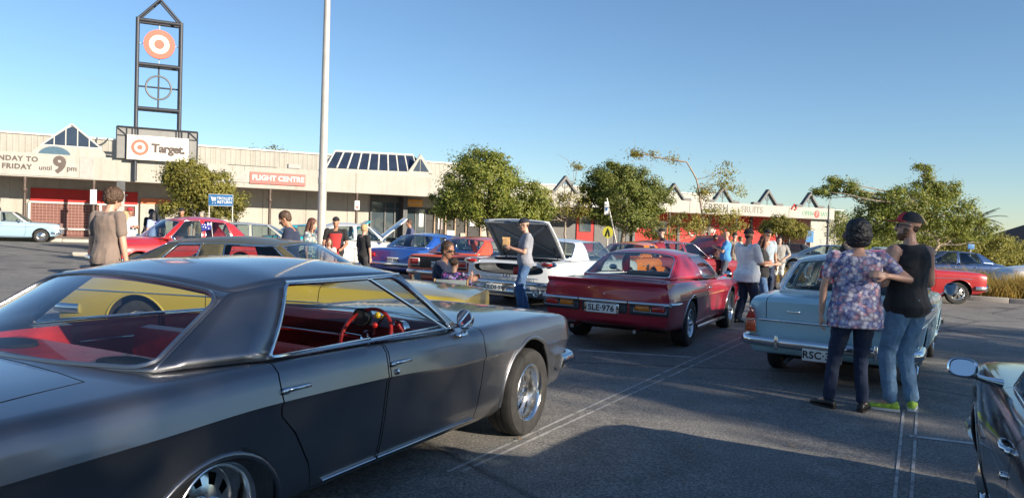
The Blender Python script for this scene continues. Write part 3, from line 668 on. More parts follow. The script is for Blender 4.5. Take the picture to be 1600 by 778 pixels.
# lower shop fronts
fb('red_sign_band', redw, shop, .95, 6.15, -2.99, -2.88, 2.27, 2.98); fb('white_frame', capw, shop, .90, 6.15, -2.99, -2.86, 2.18, 2.27)
for x in (.90, 4.30, 6.10): fb('white_frame', capw, shop, x-.06, x+.06, -2.99, -2.86, .3, 2.18)
fb('security_grille', maroon, shop, .96, 6.04, -2.985, -2.93, .3, 2.18)
gr = MB(); z = .55
while z < 2.15: fbox(gr, .98, 4.22, -2.93, -2.915, z, z+.035); z += .16
x = 1.0
while x < 4.2: fbox(gr, x, x+.03, -2.915, -2.905, .5, 2.15); x += .17
tag(gr.build('grille_bars', simple('grille_tan', (.30, .17, .14), .6, .2), shop), kind='stuff')
fb('kick_rail', capw, shop, .9, 4.2, -2.85, -2.80, .76, .84)
ftext('shop_letters', 'POST', .52, capw, shop, 5.02, 2.62, -2.86, .02, bold=.02)
fb('cash_machine', creamw, shop, 6.3, 7.9, -2.99, -2.80, .3, 2.35); fb('cash_machine_sign', simple('atm_orange', (.62, .16, .05), .5), shop, 6.32, 7.88, -2.99, -2.78, 2.35, 2.66); fb('cash_machine_screen', greyp, shop, 6.6, 7.6, -2.80, -2.79, 1.5, 2.1)
# entrance: glazed bay, orange sign, dark doors with posters
fb('entrance_head', dkgrey, shop, 19.7, 21.8, -2.99, -2.80, 3.05, 3.48)
for a, c in ((19.78, 20.62), (20.70, 21.28), (21.34, 21.66)): fb('window_pane', shopglass, shop, a, c, -2.95, -2.90, .3, 2.62); fb('window_pane', shopglass, shop, a, c, -2.95, -2.90, 2.70, 3.05)
for x in (19.72, 20.66, 21.31, 21.72): fb('mullion', dkgrey, shop, x-.045, x+.045, -2.98, -2.82, .2, 3.05)
fb('mullion', dkgrey, shop, 19.7, 21.8, -2.97, -2.83, 2.62, 2.70); fb('entrance_pillar', dkgrey, shop, 21.72, 22.0, -2.99, -2.3, .2, 3.46)
fb('lobby_dark', darkin, shop, 22.0, 27.6, -3.0, -2.96, .2, 2.80)
for a, c in ((22.05, 22.7), (22.8, 23.4)): fb('door_pane', shopglass, shop, a, c, -2.94, -2.90, .3, 2.72)
for x in (22.02, 22.75, 23.45, 24.1, 24.9, 25.6, 26.4, 27.5): fb('door_post', dkgrey if x < 24 else simple('timber_post%d' % int(x), (.36, .26, .18), .7), shop, x-.04, x+.04, -2.96, -2.85, .2, 2.80)
for a, c, z0, z1, m_ in ((23.0, 23.3, 1.55, 2.5, white_paint), (24.35, 24.65, 1.4, 2.15, white_paint), (25.0, 25.55, .3, 1.35, white_paint), (26.5, 27.1, 1.7, 2.1, white_paint), (26.6, 27.3, .3, .9, sigred), (26.0, 26.35, .5, 1.2, creamw)): fb('door_poster', m_, shop, a, c, -2.88, -2.865, z0, z1)
wel = fb('welcome_sign', orange, None, 21.95, 23.2, -2.9, -2.82, 2.86, 3.32); tag(wel, 'small orange welcome sign over the entrance', 'sign'); ftext('sign_letters', 'WELCOME', .24, simple('pale_letters', (.72, .62, .40), .5), wel, 22.55, 3.09, -2.81, .006)
# left fascia lettering board
bd = fb('hours_sign', fasc2, None, -2.4, 3.40, .002, .035, 3.52, 4.62); tag(bd, 'cream opening hours sign board reading monday to friday', 'sign')
letm = simple('brown_letters', (.10, .075, .065), .5)
for tx, sz, sx, z_ in (('MONDAY TO', .35, .42, 4.33), ('FRIDAY', .35, .66, 3.93)): ftext('sign_letters', tx, sz, letm, bd, sx, z_, .037, bold=.012, spacing=1.12)
ftext('sign_letters', 'until', .33, letm, bd, 1.90, 3.93, .037, bold=.004); ftext('sign_letters', '9', 1.15, letm, bd, 2.52, 4.10, .037, bold=.05); ftext('sign_letters', 'pm', .36, letm, bd, 3.07, 3.97, .037, bold=.008)
# red travel shop sign
fc = fb('travel_sign', simple('sign_coral', (.60, .13, .11), .5, 0, .05), None, 11.86, 14.95, .002, .10, 3.70, 4.36); tag(fc, 'coral red travel shop sign with white lettering on fascia', 'sign'); ftext('sign_letters', 'FLIGHT CENTRE', .40, capw, fc, 13.42, 4.03, .101, .012, bold=.016)
fd = fb('pale_sign_panel', fasc2, None, 10.5, 11.84, .002, .05, 3.74, 4.40); tag(fd, 'pale blank sign panel left of the coral travel sign', 'sign'); mb = MB(); mb.M = FM; mb.prism([(10.6, 3.82), (11.7, 4.30), (11.7, 3.86)], -.06, -.051, 'y'); mb.M = None; mb.build('sign_emblem', greyp, fd, 0)
# sign tower
tw_ = empty('sign_tower', tuple(F(7.05, .3, zf(F(7, 0).x)))); tag(tw_, 'tall dark steel sign tower with red and white target disc', 'sign tower'); inv = Matrix.Translation(-tw_.location)
def tb(name, mat, *a): mb = MB(); fbox(mb, *a); me = mb.mesh(name); me.transform(inv); return link(name, me, tw_, mat)
def tt(name, mat, pts, r, seg=8, **k): mb = MB(); mb.M = inv @ FM; mb.tube([(p[0], -p[1], p[2]) for p in pts], r, seg, **k); mb.M = None; return mb.build(name, mat, tw_, 50)
PS = (6.0, 8.12); towm = simple('tower_steel', (.045, .05, .062), .5, .3, .15, 4); towg = simple('tower_grey_panel', (.20, .20, .195), .6, .1, .1, 3)
tw_['label'] = 'tall dark steel sign tower with red and white disc above the shop fascia'
for x in PS:
    for d in (.18, -.45): tt('tower_post', towm, [(x, d, 3.5), (x, d, 12.15)], .105, 10)
    tt('tower_tie', towm, [(x, .18, 7.4), (x, -.45, 7.4)], .06)
for z in (7.38, 9.72, 12.05): tt('tower_crossbar', towm, [(PS[0], .18, z), (PS[1], .18, z)], .10, 10); tt('tower_crossbar', towm, [(PS[0], -.45, z), (PS[1], -.45, z)], .08, 10)
for x in PS: tt('tower_gable', towm, [(x, .18, 12.1), (7.06, .18, 13.25)], .06); tt('tower_gable', towm, [(x, -.45, 12.1), (7.06, -.45, 13.25)], .05)
tt('tower_gable', towm, [(7.06, .18, 13.25), (7.06, -.45, 13.25)], .05)
tt('tower_cross', towm, [(7.06, .0, 7.4), (7.06, .0, 9.7)], .045); tt('tower_cross', towm, [(PS[0], .0, 8.56), (PS[1], .0, 8.56)], .045)
tt('tower_ring', simple('tower_ring_grey', (.16, .165, .17), .5, .3), [(7.06+.62*math.cos(a), .02, 8.56+.62*math.sin(a)) for a in [2*math.pi*i/36 for i in range(36)]], .05, 8, closed=True)
for a, c in (((7.06, .0, 11.5), (7.06, .0, 12.0)), ((7.06, .0, 9.75), (7.06, .0, 10.2)), ((6.05, .0, 10.85), (6.4, .0, 10.85)), ((7.75, .0, 10.85), (8.1, .0, 10.85))): tt('disc_stay', capw, [a, c], .02, 6)
def disc(parent, s_, z_, d, r0, r1, mat, name, M0, th=.06):
    mb = MB(); mb.M = M0 @ FM @ Matrix.Translation((s_, -d, z_)); n_ = 40
    mb.lathe([(max(r0, .002), 0), (r1, 0), (r1, -th), (max(r0, .002), -th), (max(r0, .002), 0)], n_, 'y', cap=False); mb.M = None; return mb.build(name, mat, parent, 40)
discred = simple('disc_red', (.68, .13, .085), .5, 0, .05); discw = simple('disc_cream', (.76, .70, .60), .5, 0, .05)
dsk = disc(tw_, 7.06, 10.85, .06, .50, .77, discred, 'target_disc', inv, .14); disc(dsk, 7.06, 10.85, .055, .25, .50, discw, 'disc_ring', inv, .13); disc(dsk, 7.06, 10.85, .06, 0, .25, discred, 'disc_bullseye', inv, .14)
tb('tower_panel', towg, 5.12, 5.56, -.3, .28, 4.66, 6.28); tb('tower_panel', towg, 8.62, 9.04, -.3, .28, 4.66, 6.28); tb('tower_panel', towg, 5.56, 8.62, -.3, .26, 5.9, 6.28)
for x in (5.10, 5.58, 8.60, 9.05): tt('tower_frame', towm, [(x, .3, 4.66), (x, .3, 6.30)], .035, 6)
tt('tower_frame', towm, [(5.1, .3, 6.31), (9.05, .3, 6.31)], .05, 6)
for a, c in ((5.10, 5.58), (8.60, 9.05)): tt('tower_frame', towm, [(a, .3, 5.86), (c, .3, 5.86)], .03, 6); tt('tower_frame', towm, [(a, .32, 6.28), (c, .32, 5.88)], .028, 6)
for x in (5.85, 6.12, 7.98, 8.26): tt('tower_frame', towm, [(x, .3, 5.9), (x, .3, 6.3)], .028, 6)
tb('tower_leg', dkgrey, 5.15, 5.55, -.2, .25, 2.9, 3.46); tb('tower_leg', greyp, 5.17, 5.53, -.18, .23, .2, 2.9); tb('tower_leg', greyp, 8.65, 9.0, -.18, .23, .2, 3.46)
tp = fb('logo_sign', discw, None, 5.60, 8.60, .30, .48, 4.62, 5.90); tag(tp, 'white store sign panel with red bullseye at tower base', 'sign')
disc(tp, 6.22, 5.27, .482, .27, .42, discred, 'bullseye_ring', Matrix(), .02); disc(tp, 6.22, 5.27, .482, 0, .13, discred, 'bullseye_dot', Matrix(), .02)
ftext('sign_letters', 'Target.', .62, simple('dark_brown_letters', (.07, .05, .045), .5), tp, 7.60, 5.26, .484, .012, bold=.028, spacing=.92)
# ------------------------------------------------------------------ second wing with red shop fronts and steel gables
w2 = empty('red_shop_wing', (0, 0, 0)); tag(w2, 'white fascia shop wing with red walls and row of steel gables', 'building')
fb('wall', creamw, w2, 29.5, 59.6, -3.4, -3.05, -1, 4.0); fb('soffit', soffm, w2, 29.5, 58.4, -3.05, -.05, 3.22, 3.28); fb('roof', capw, w2, 29.5, 59.5, -9, -.05, 4.0, 4.06)
e2 = [29.5, 35.5, 41.5, 47.5, 53.5, 58.3]
for a, c in zip(e2[:-1], e2[1:]): fb('fascia_panel', fasc2, w2, a+.008, c-.008, -.18, 0, 3.20, 4.12)
fb('upper_wall', fasc2, w2, 29.5, 50.2, -6.0, -5.7, 4.0, 5.0); fb('roof_capping', capw, w2, 29.5, 50.3, -6.1, -5.6, 5.0, 5.1)
for a, c, m_, nm in ((29.6, 32.9, redw, 'red_wall_panel'), (32.9, 35.2, shutm, 'roller_shutter'), (35.2, 36.7, redw, 'red_wall_panel'), (36.75, 40.2, shutm, 'roller_shutter'), (40.3, 44.5, redw, 'red_wall_panel'), (44.52, 49.9, redw, 'red_wall_panel'), (49.92, 54.2, redw, 'red_wall_panel'), (54.22, 58.4, redw, 'red_wall_panel')):
    o = fb(nm, m_, w2, a, c, -3.05, -2.98, -.8, 3.22)
    if m_ is shutm:
        z = -.3
        while z < 3.1: fb('shutter_slat', shutm, o, a+.02, c-.02, -2.98, -2.955, z, z+.13); z += .15
for a, c, z0, z1 in ((35.45, 36.45, 1.55, 2.75), (38.9, 39.6, .3, 2.2), (42.0, 43.4, 1.5, 2.6)): fb('shop_window', shopglass, w2, a, c, -2.95, -2.92, z0, z1)
for x in (40.25, 44.5, 47.6, 52.0): fb('wall_pilaster', dkgrey, w2, x-.12, x+.12, -2.98, -2.85, -.8, 3.2)
mb = MB(); mb.M = FM; mb.prism([(33.2, 3.25), (36.6, 3.25), (36.1, 3.95), (34.1, 3.95)], -.9, .0, 'y'); mb.M = None; mb.build('entry_awning', simple('awning_grey_white', (.58, .58, .58), .5), w2, 0)
for sx in (32.5, 37.05, 41.75, 46.4, 50.95, 55.5):
    mb = MB(); mb.M = FM
    for a, c in (((sx-1.02, 4.16), (sx, 5.36)), ((sx+1.02, 4.16), (sx, 5.36))):
        mb.prism([(a[0], a[1]), (c[0], c[1]), (c[0], c[1]-.25), (a[0]-(a[0]-sx)*.165, a[1])], -.06, .30, 'y')
    mb.prism([(sx-1.6, 4.13), (sx-.85, 4.13), (sx-.95, 4.30), (sx-1.5, 4.30)], -.055, .29, 'y'); mb.prism([(sx+1.6, 4.13), (sx+.85, 4.13), (sx+.95, 4.30), (sx+1.5, 4.30)], -.055, .29, 'y')
    mb.M = None; g = mb.build('steel_gable', simple('gable_grey', (.12, .12, .12), .6, .1) if 'gable_grey' not in MATS else MATS['gable_grey'], w2, 0)
    mb = MB(); mb.M = FM; mb.tube([(sx+.20*math.cos(a), .12, 4.68+.20*math.sin(a)) for a in [2*math.pi*i/20 for i in range(20)]], .026, 6, closed=True); mb.tube([(sx, .12, 4.1), (sx, .12, 5.1)], .028, 6); mb.tube([(sx-.6, .12, 4.68), (sx+.6, .12, 4.68)], .024, 6); mb.M = None; mb.build('gable_ring', MATS['gable_grey'], g, 50)
for sx in (31.0, 36.7, 41.5, 47.9, 53.5):
    c = F(sx, -.15); mb = MB(); mb.lathe([(.13, -1), (.13, .4), (.07, .5), (.07, 3.2)], 12, 'z', (c.x, c.y, 0)); mb.build('column', dkgrey, w2, 40)
fb('end_wall', fasc2, w2, 56.2, 59.9, -3.6, -.5, -1.2, 3.22); fb('end_wall', fasc2, w2, 58.32, 61.2, -6, -1.2, -1.2, 3.72)
# lettering on the wing
fr1 = fb('grocer_sign', fasc2, None, 43.2, 51.0, .002, .03, 3.24, 4.08); tag(fr1, 'white grocer sign strip with dark lettering on right wing', 'sign'); gl_ = simple('grey_letters', (.09, .09, .085), .5)
ftext('sign_letters', 'FRESH', .78, gl_, fr1, 45.7, 3.68, .032, bold=.012, spacing=1.15); ftext('sign_letters', 'FRUITS', .72, simple('pale_grey_letters', (.19, .18, .16), .5), fr1, 49.3, 3.66, .032, bold=.008)
op = fb('open_days_sign', fasc2, None, 53.2, 58.0, .002, .03, 3.26, 4.06); tag(op, 'white open seven days sign at right end of wing', 'sign'); ltg = simple('pale_green_letters', (.12, .30, .20), .5)
ftext('sign_letters', 'OPEN', .50, ltg, op, 55.25, 3.62, .032, bold=.006); disc(op, 56.25, 3.60, .036, 0, .30, sigred, 'red_dot', Matrix(), .01); ftext('sign_letters', '7', .45, capw, op, 56.25, 3.60, .05, .004); ftext('sign_letters', 'DAYS', .50, ltg, op, 57.1, 3.62, .032, bold=.006)
mb = MB(); mb.M = FM; mb.tube([(53.4, -.06, 3.9), (53.7, -.06, 4.3), (53.95, -.06, 4.0), (53.75, -.06, 3.85)], .07, 6); mb.M = None; mb.build('red_fruit_mark', sigred, op, 50)
for sx, tx in ((45.9, 'hmily'), (55.2, 'beet')):
    lg = empty('wall_logo', (0, 0, 0)); tag(lg, 'white flame ring logo on red wall, %s' % ('near the sparse tree' if sx < 50 else 'right end near white wall'), 'sign')
    mb = MB(); mb.M = FM @ Matrix.Translation((sx, 2.955, 1.92)); mb.tube([(.34*math.cos(a), 0, .38*math.sin(a)) for a in [2*math.pi*i/28 for i in range(28)]], .085, 6, closed=True); mb.prism([(-.22, .30), (.16, .40), (.02, .82)], -.02, .02, 'y'); mb.M = None; mb.build('logo_ring', capw, lg, 50)
    ftext('logo_letters', tx, .62, capw, lg, sx+1.75, 1.98, -2.96, .02, bold=.012)
# ------------------------------------------------------------------ grey hardtop, foreground
grey = paint('charcoal_metallic', (.185, .188, .203), .85, .33, .02, .05)
red_vinyl = simple('red_vinyl', (.46, .022, .022), .45, 0, .2, 8, .25, .15)
dk_red = simple('dark_red_dash', (.10, .012, .014), .45, 0, .2, 8, .1)
spk = simple('speaker_mesh', (.012, .012, .014), .6, 0, .3, 60, .5)
KI = [  # x w zt ze ei zc zl li zb bi
 (-1.47, .84, .80, .78, .10, .64, .44, .03, .36, .08), (-1.42, .93, .890, .850, .11, .66, .42, .03, .30, .12), (-.95, .985, .930, .880, .13, .70, .38, .035, .24, .14),
 (-.30, 1.01, .950, .905, .13, .73, .36, .04, .22, .15), (.25, 1.005, .948, .925, .13, .75, .36, .045, .21, .15), (1.15, .99, .93, .915, .10, .735, .36, .05, .21, .15),
 (1.95, .985, .93, .900, .11, .70, .36, .05, .21, .15), (2.6, .985, .945, .895, .12, .70, .36, .045, .21, .14), (3.2, .98, .93, .89, .12, .69, .38, .04, .24, .13),
 (3.66, .97, .90, .875, .11, .67, .40, .03, .28, .12), (3.80, .95, .875, .855, .11, .66, .42, .03, .32, .11), (3.85, .90, .84, .82, .10, .64, .46, .03, .38, .10)]
door_r = [(.32, 1.1), (1.16, 1.1), (1.165, .70), (1.15, .245), (.62, .245), (.56, .40), (.44, .58), (.34, .68), (.325, .80)]
door_f = [(1.172, 1.1), (2.28, 1.1), (2.285, .60), (2.25, .245), (1.162, .245), (1.177, .70)]
imp = car('grey_hardtop_car', 'charcoal grey four door hardtop with red interior, nearest car', (-2.07, 3.64, .472), dict(
    keys=KI, crease=.012, lean=((-1.47, .12), (-.8, 0), (3.0, 0), (3.85, .16)), paint=grey, interior=red_vinyl, wb=3.02, r=.335, tw=.235, track=.865, arch=(.405, .405), archz=(.165, .345), archd=.27, lip=.017,
    rim='slot', rimmat=alloy, rimr=.215, cabin=dict(poly=[(2.12, .0), (2.1, .80), (1.2, .885), (.52, .885), (.44, .70), (-.02, .69), (-.20, .60), (-.30, .30), (-.32, 0)], z0=.40, yw=.80, dash=1.92, seatx=(1.0, .16), seattop=.90, dashmat=dk_red, dashz=-.012),
    panels=[('door#f', door_f, 'y', (.80, 1.2), None), ('door#r', door_r, 'y', (.80, 1.2), None), ('boot_lid', [(-.42, .70), (-.40, 0), (-.42, -.70), (-1.0, -.76), (-1.36, -.74), (-1.40, 0), (-1.36, .74), (-1.0, .76)], 'z', (.86, 1.2), None)],
    swmat=red_vinyl, seats=True, glass=glass_clear, wsglass=glass_clear, rwglass=glassmat('backlight_glass', (.84, .88, .88), 1.0),
    gh=dict(A0=(2.08, .86, .925), A1=(1.62, .69, 1.275), wsb=.22, wst=.09, wstz=.035, st=[((1.98, .885, .915), (1.56, .695, 1.272)), ((.31, .905, .935), (.63, .70, 1.268))], kinds=['o'],
            D0=(-.17, .765, .935), D1=(.30, .665, 1.222), rwb=.22, rwt=.07, rwtz=.055, roofz=[(0, 1.318), (.35, 1.352), (.7, 1.340), (1, 1.272)], pw=2.5, sr=[.02, .03, .03, .05], sm=(.012, .012, .006, .016), trim_r=.010, rwr=[.08, .08, .11, .11], rwm=(.02, .02, .02, .025), rwblack=True, rwtr=.012, bulge=.025)), True)
ir, ib = imp['root'], imp['b']
# vent window frames and mirror on both doors, door handles with lock buttons
for sg in (-1, 1):
    d = imp['door#f'][sg]
    pts = [(1.30, sg*.715, 1.255), (1.60, sg*.795, 1.09), (1.90, sg*.885, .92)]
    MB().tube(pts, .011, 6).build('vent_window_bar', chrome, d, 60)
    S = patch((1.93, .880, .925), (1.90, .88, .93), (1.32, .712, 1.255), (1.555, .702, 1.262)); S = S if sg > 0 else mirS(S)
    g_ = MB(); grid(g_, S, 3, 3); g_.build('vent_window', glass_clear, d, 60)
    handle(d, 1.285, .805, ib, sg, .17); handle(imp['door#r'][sg], .43, .80, ib, sg, .17)
    y = ib.side(1.24, .755); MB().lathe([(.016, 0), (.016, .012), (.006, .018)], 14, 'y', (1.235, sg*y, .755), sc=(1, sg, 1)).build('door_lock', chrome, d, 50)
    MB().tube([(x, sg*(ib.side(x, .913)+.000-.055), .925) for x in (2.0, 1.7, 1.4, 1.17)], .008, 6).build('belt_trim', chrome, d, 60)
    MB().tube([(x, sg*(ib.side(x, .913)+.000-.055), .935) for x in (1.16, .9, .6, .34)], .008, 6).build('belt_trim', chrome, imp['door#r'][sg], 60)
    MB().tube([(x, sg*(ib.side(x, .275)+.003), .275) for x in (.70, 1.0, 1.15)], .006, 6).build('sill_strip', chrome, imp['door#r'][sg], 60)
    MB().tube([(x, sg*(ib.side(x, .275)+.003), .275) for x in (1.17, 1.7, 2.24)], .006, 6).build('sill_strip', chrome, d, 60)
    # door cards with chrome strip
    for (a, c_, dd) in ((1.19, 2.02, d), (.45, 1.14, imp['door#r'][sg])):
        MB().rbox(((a+c_)/2, sg*.872, .70), (c_-a, .02, .40), .01).build('door_card', red_vinyl, dd, 50)
        MB().rbox(((a+c_)/2, sg*.855, .80), ((c_-a)*.6, .012, .018), .005).build('card_strip', chrome, dd, 50)
# mirror, right door
mm = MB(); mm.M = Matrix.Translation((1.97, -.985, .985)) @ Matrix.Rotation(R(-14), 4, 'Z')
mm.lathe([(.002, .055), (.03, .05), (.055, .025), (.066, -.004), (.067, -.012), (.064, -.014)], 24, 'x', cap=False)
mm.M = None; mm.tube([(1.985, -.985, .965), (1.985, -.975, .92), (1.99, -.955, .885)], [.010, .012, .02], 8); mm.lathe([(.045, -.004), (.042, .008), (.02, .02)], 16, 'z', (1.99, -.950, .885), sc=(1.5, .7, 1))
mo = mm.build('door_mirror', chrome, ir, 50)
g_ = MB(); g_.M = Matrix.Translation((1.955, -.988, .985)) @ Matrix.Rotation(R(-14), 4, 'Z'); g_.lathe([(.064, .0), (.001, .003)], 24, 'x'); g_.build('mirror_glass', mirror_m, mo, 50)
# front bumper: wrapping corner ends
bumper(ir, 3.95, .985, .50, .13, .10, .42, .10, True); bumper(ir, -1.55, .95, .48, .14, .10, .5, .08, False)
MB().rbox((3.86, 0, .66), (.03, 1.5, .24), .01).build('grille', steel, ir)
for y in (-.72, -.54, .54, .72):
    MB().lathe([(.085, -.02), (.09, .01), (.07, .03)], 24, 'x', (3.87, y, .68), cap=False).build('headlight_ring', chrome, ir, 50); MB().ball((3.865, y, .68), (.035, .072, .072), 16).build('headlight', white_lens, ir, 60)
for y in (-.66, -.44, .44, .66): MB().lathe([(.075, .02), (.07, -.02), (.02, -.03)], 20, 'x', (-1.46, y, .66), cap=False).build('tail_light', red_lens, ir, 50)
# parcel shelf with two oval speakers, rear bench roll
MB().prism([(.14, .68), (-.02, .67), (-.19, .58), (-.29, .30), (-.31, 0), (-.29, -.30), (-.19, -.58), (-.02, -.67), (.14, -.68)], .86, .905, 'z').build('parcel_shelf', red_vinyl, ir, 50)
for y in (-.42, .42):
    mb = MB(); mb.lathe([(.001, .012), (.55, .018), (.8, .022), (.95, .018), (1.0, .0)], 28, 'z', (-.05, y, .906), sc=(.10, .145, 1)); mb.build('parcel_speaker', spk, ir, 50)
for y in (-.42, .42):
    mb = MB()
    for i in range(9): mb.tube([(.10+.0, y-.32+i*.08, .42), (.045, y-.32+i*.08, .70), (.02, y-.32+i*.08, .885)], .018, 6)
    mb.build('seat_piping', red_vinyl, ir, 60)
# gauges: tachometer, cluster, yellow and red knobs
mb = MB(); mb.lathe([(.06, .03), (.062, -.03), (.055, -.036), (.05, -.03), (.002, -.03)], 24, 'x', (1.79, -.30, .955), cap=False); mb.build('tachometer', blackp, ir, 50)
MB().lathe([(.05, -.002), (.002, -.006)], 24, 'x', (1.762, -.30, .955)).build('gauge_face', simple('gauge_dark', (.05, .05, .055), .3), ir, 50)
mb = MB(); mb.lathe([(.055, .03), (.058, -.02), (.05, -.026), (.046, -.02), (.002, -.02)], 24, 'x', (1.80, -.60, .90), cap=False); mb.build('gauge', chrome, ir, 50)
MB().ball((1.74, -.46, .985), (.018, .022, .022), 16).build('shift_light', simple('yellow_knob', (.75, .5, .02), .35, 0, .1, 9, 0, .6), ir, 60)
MB().ball((1.70, -.47, .925), (.018, .021, .021), 16).build('gear_knob', simple('red_knob', (.6, .02, .015), .3, 0, .1, 9, 0, .8), ir, 60)
MB().tube([(1.70, -.47, .91), (1.72, -.45, .75)], .008, 6).build('gear_lever', chrome, ir)
MB().rbox((1.885, .25, .80), (.01, .9, .02), .004).build('dash_strip', chrome, ir)
mb = MB(); mb.rbox((1.62, 0, 1.245), (.02, .22, .06), .01); mb.tube([(1.63, 0, 1.27), (1.68, 0, 1.31)], .006, 6); mb.build('rear_view_mirror', blackp, ir)
# ------------------------------------------------------------------ dark red coupe with spoiler
mred = paint('maroon_paint', (.42, .012, .034), .12, .3, .03, .05); gold = simple('gold_stripe', (.62, .42, .14), .4, .3, .1, 9)
KM = [(-1.17, .82, .86, .84, .10, .66, .50, .02, .40, .06), (-1.13, .90, .915, .895, .12, .68, .46, .03, .36, .08), (-.7, .93, .955, .925, .14, .70, .38, .04, .27, .12), (-.1, .945, .975, .935, .14, .72, .36, .05, .23, .14),
      (.7, .94, .955, .925, .13, .72, .35, .05, .21, .15), (1.4, .925, .93, .905, .11, .70, .35, .05, .21, .15), (2.1, .925, .945, .895, .12, .69, .35, .05, .21, .15), (2.9, .925, .92, .875, .13, .68, .36, .05, .24, .14),
      (3.5, .90, .88, .845, .13, .66, .40, .04, .30, .12), (3.66, .86, .84, .81, .12, .64, .42, .03, .36, .10)]
mon = car('maroon_coupe', 'dark red sporty coupe with boot spoiler, seen from behind', (1.81, 11.49, .475), dict(
    keys=KM, crease=.008, lean=((-1.17, -.10), (-.8, 0), (9, 0)), paint=mred, wb=2.82, r=.335, tw=.225, track=.80, arch=(.385, .385), archz=(.35, .35), rim='rally', rimmat=alloy, rimr=.20, lip=.010, lipmat=chrome, archd=.3,
    cabin=dict(poly=[(2.1, 0), (2.05, .74), (1.2, .83), (.5, .83), (.42, .62), (.1, .60), (.08, 0)], z0=.4, yw=.70, dash=1.85, seatx=(1.0, .25)),
    panels=[('door', [(.86, 1.1), (2.12, 1.1), (2.13, .5), (2.06, .25), (.98, .25), (.88, .6)], 'y', (.74, 1.2), None), ('boot_lid', [(-.35, .62), (-.33, 0), (-.35, -.62), (-1.02, -.70), (-1.06, 0), (-1.02, .70)], 'z', (.86, 1.2), None)],
    gh=dict(A0=(2.12, .80, .925), A1=(1.52, .60, 1.285), wsb=.22, wst=.07, st=[((2.03, .835, .915), (1.46, .612, 1.29)), ((.83, .845, .945), (.79, .618, 1.285))], kinds=['g'], D0=(-.30, .67, .965), D1=(.36, .575, 1.27), rwb=.16, rwt=.06, rwtz=.05,
            roofz=[(0, 1.315), (.4, 1.375), (.75, 1.365), (1, 1.315)], trim_r=.009, sr=[.02, .03, .05, .06], rwr=[.05, .05, .12, .12], bulge=.04)), True)
r_, b_ = mon['root'], mon['b']
sp_ = MB(); rings = []
for y in np.linspace(-.86, .86, 13):
    e = abs(y)/.86; z1 = .952-.012*e; xo = .05*e*e
    rings.append([(-1.16+xo, y, .845), (-1.225+xo, y, z1-.012), (-1.215+xo, y, z1+.004), (-1.16+xo, y, z1), (-.96+xo*.6, y, z1-.004), (-.78, y, .925)])
sp_.loft(rings); sp_.build('boot_spoiler', mred, r_, 40)
MB().tube([(-1.155, -.80, .715), (-1.165, -.82, .775), (-1.168, -.76, .812), (-1.172, 0, .818), (-1.168, .76, .812), (-1.165, .82, .775), (-1.155, .80, .715)], .006, 6).build('pinstripe', gold, r_, 60)
for a, c in ((-.90, -.36), (-.345, .345), (.36, .90)):
    mb = MB(); n_ = 8; pts = [(-1.225+.07*abs(a+(c-a)*i/n_)**3, a+(c-a)*i/n_, .665) for i in range(n_+1)]; mb.tube(pts, .030, 10, flat=.9)
    mb.build('bumper', chrome, r_, 50)
for sg in (-1, 1):
    MB().tube([(-1.15, sg*.905, .665), (-1.0, sg*.945, .665), (-.72, sg*.95, .665)], [.03, .026, .012], 10).build('bumper', chrome, r_, 50)
    MB().rbox((-1.165, sg*.63, .575), (.07, .54, .135), .025).build('light_housing', steel, r_, 50)
    MB().rbox((-1.20, sg*.765, .60), (.04, .185, .075), .02).build('tail_light', red_lens, r_, 50)
    MB().rbox((-1.20, sg*.545, .60), (.04, .20, .075), .02).build('indicator', amber_lens, r_, 50)
    for y0, wd in ((.765, .21), (.545, .225)): MB().tube([(-1.205, sg*y0-wd/2, .555), (-1.205, sg*y0+wd/2, .555), (-1.205, sg*y0+wd/2, .645), (-1.205, sg*y0-wd/2, .645)], .006, 6, closed=True).build('light_surround', chrome, r_, 50)
    MB().tube([(x, sg*(b_.side(x, .70)+.002), .70) for x in (-.9, -.4, .2, .8)], .005, 6).build('side_stripe', gold, r_, 60)
    MB().tube([(x, sg*(b_.side(x, .70)+.002), .70) for x in (.92, 1.5, 2.08)], .005, 6).build('side_stripe', gold, mon['door'][sg], 60)
    MB().rbox((1.40, sg*.895, .235), (1.9, .03, .05), .01).build('sill_trim', chrome, r_, 50)
    handle(mon['door'][sg], 1.02, .80, b_, sg, .15)
    mb = MB(); mb.ball((1.92, sg*1.0, .99), (.045, .075, .05), 14); mb.tube([(1.92, sg*.95, .96), (1.94, sg*.88, .93)], .014, 6); mb.build('door_mirror', chrome, r_, 50)
MB().rbox((-1.16, 0, .575), (.06, .66, .13), .02).build('bumper_centre', steel, r_, 50)
MB().rbox((-1.205, .025, .565), (.02, .50, .14), .05).build('plate_surround', chrome, r_, 50); plate(r_, 'SLE·976', -1.222, .025, .565, .42, .13, size=.112)
MB().lathe([(.016, 0), (.014, .01), (.003, .014)], 14, 'x', (-1.175, -.0, .755), sc=(-1, 1, 1)).build('boot_lock', chrome, r_, 50)
mb = MB(); mb.tube([(-1.178, -.56, .745), (-1.178, -.60, .79), (-1.178, -.64, .745)], .006, 6); mb.rbox((-1.175, -.60, .725), (.01, .10, .02), .004); mb.build('boot_badge', gold, r_, 50)
for y in (-.45, .45): MB().tube([(-1.2, y, .28), (-.7, y, .30)], .028, 10).build('exhaust', chrome, r_, 50)
MB().rbox((3.66, 0, .66), (.03, 1.4, .2), .01).build('grille', blackp, r_); bumper(r_, 3.76, .90, .50, .09, .08, .4, .08, True)
for sg in (-1, 1): MB().lathe([(.09, -.02), (.095, .02), (.07, .035), (.002, .05)], 24, 'x', (3.64, sg*.66, .68)).build('headlight', white_lens, r_, 50)
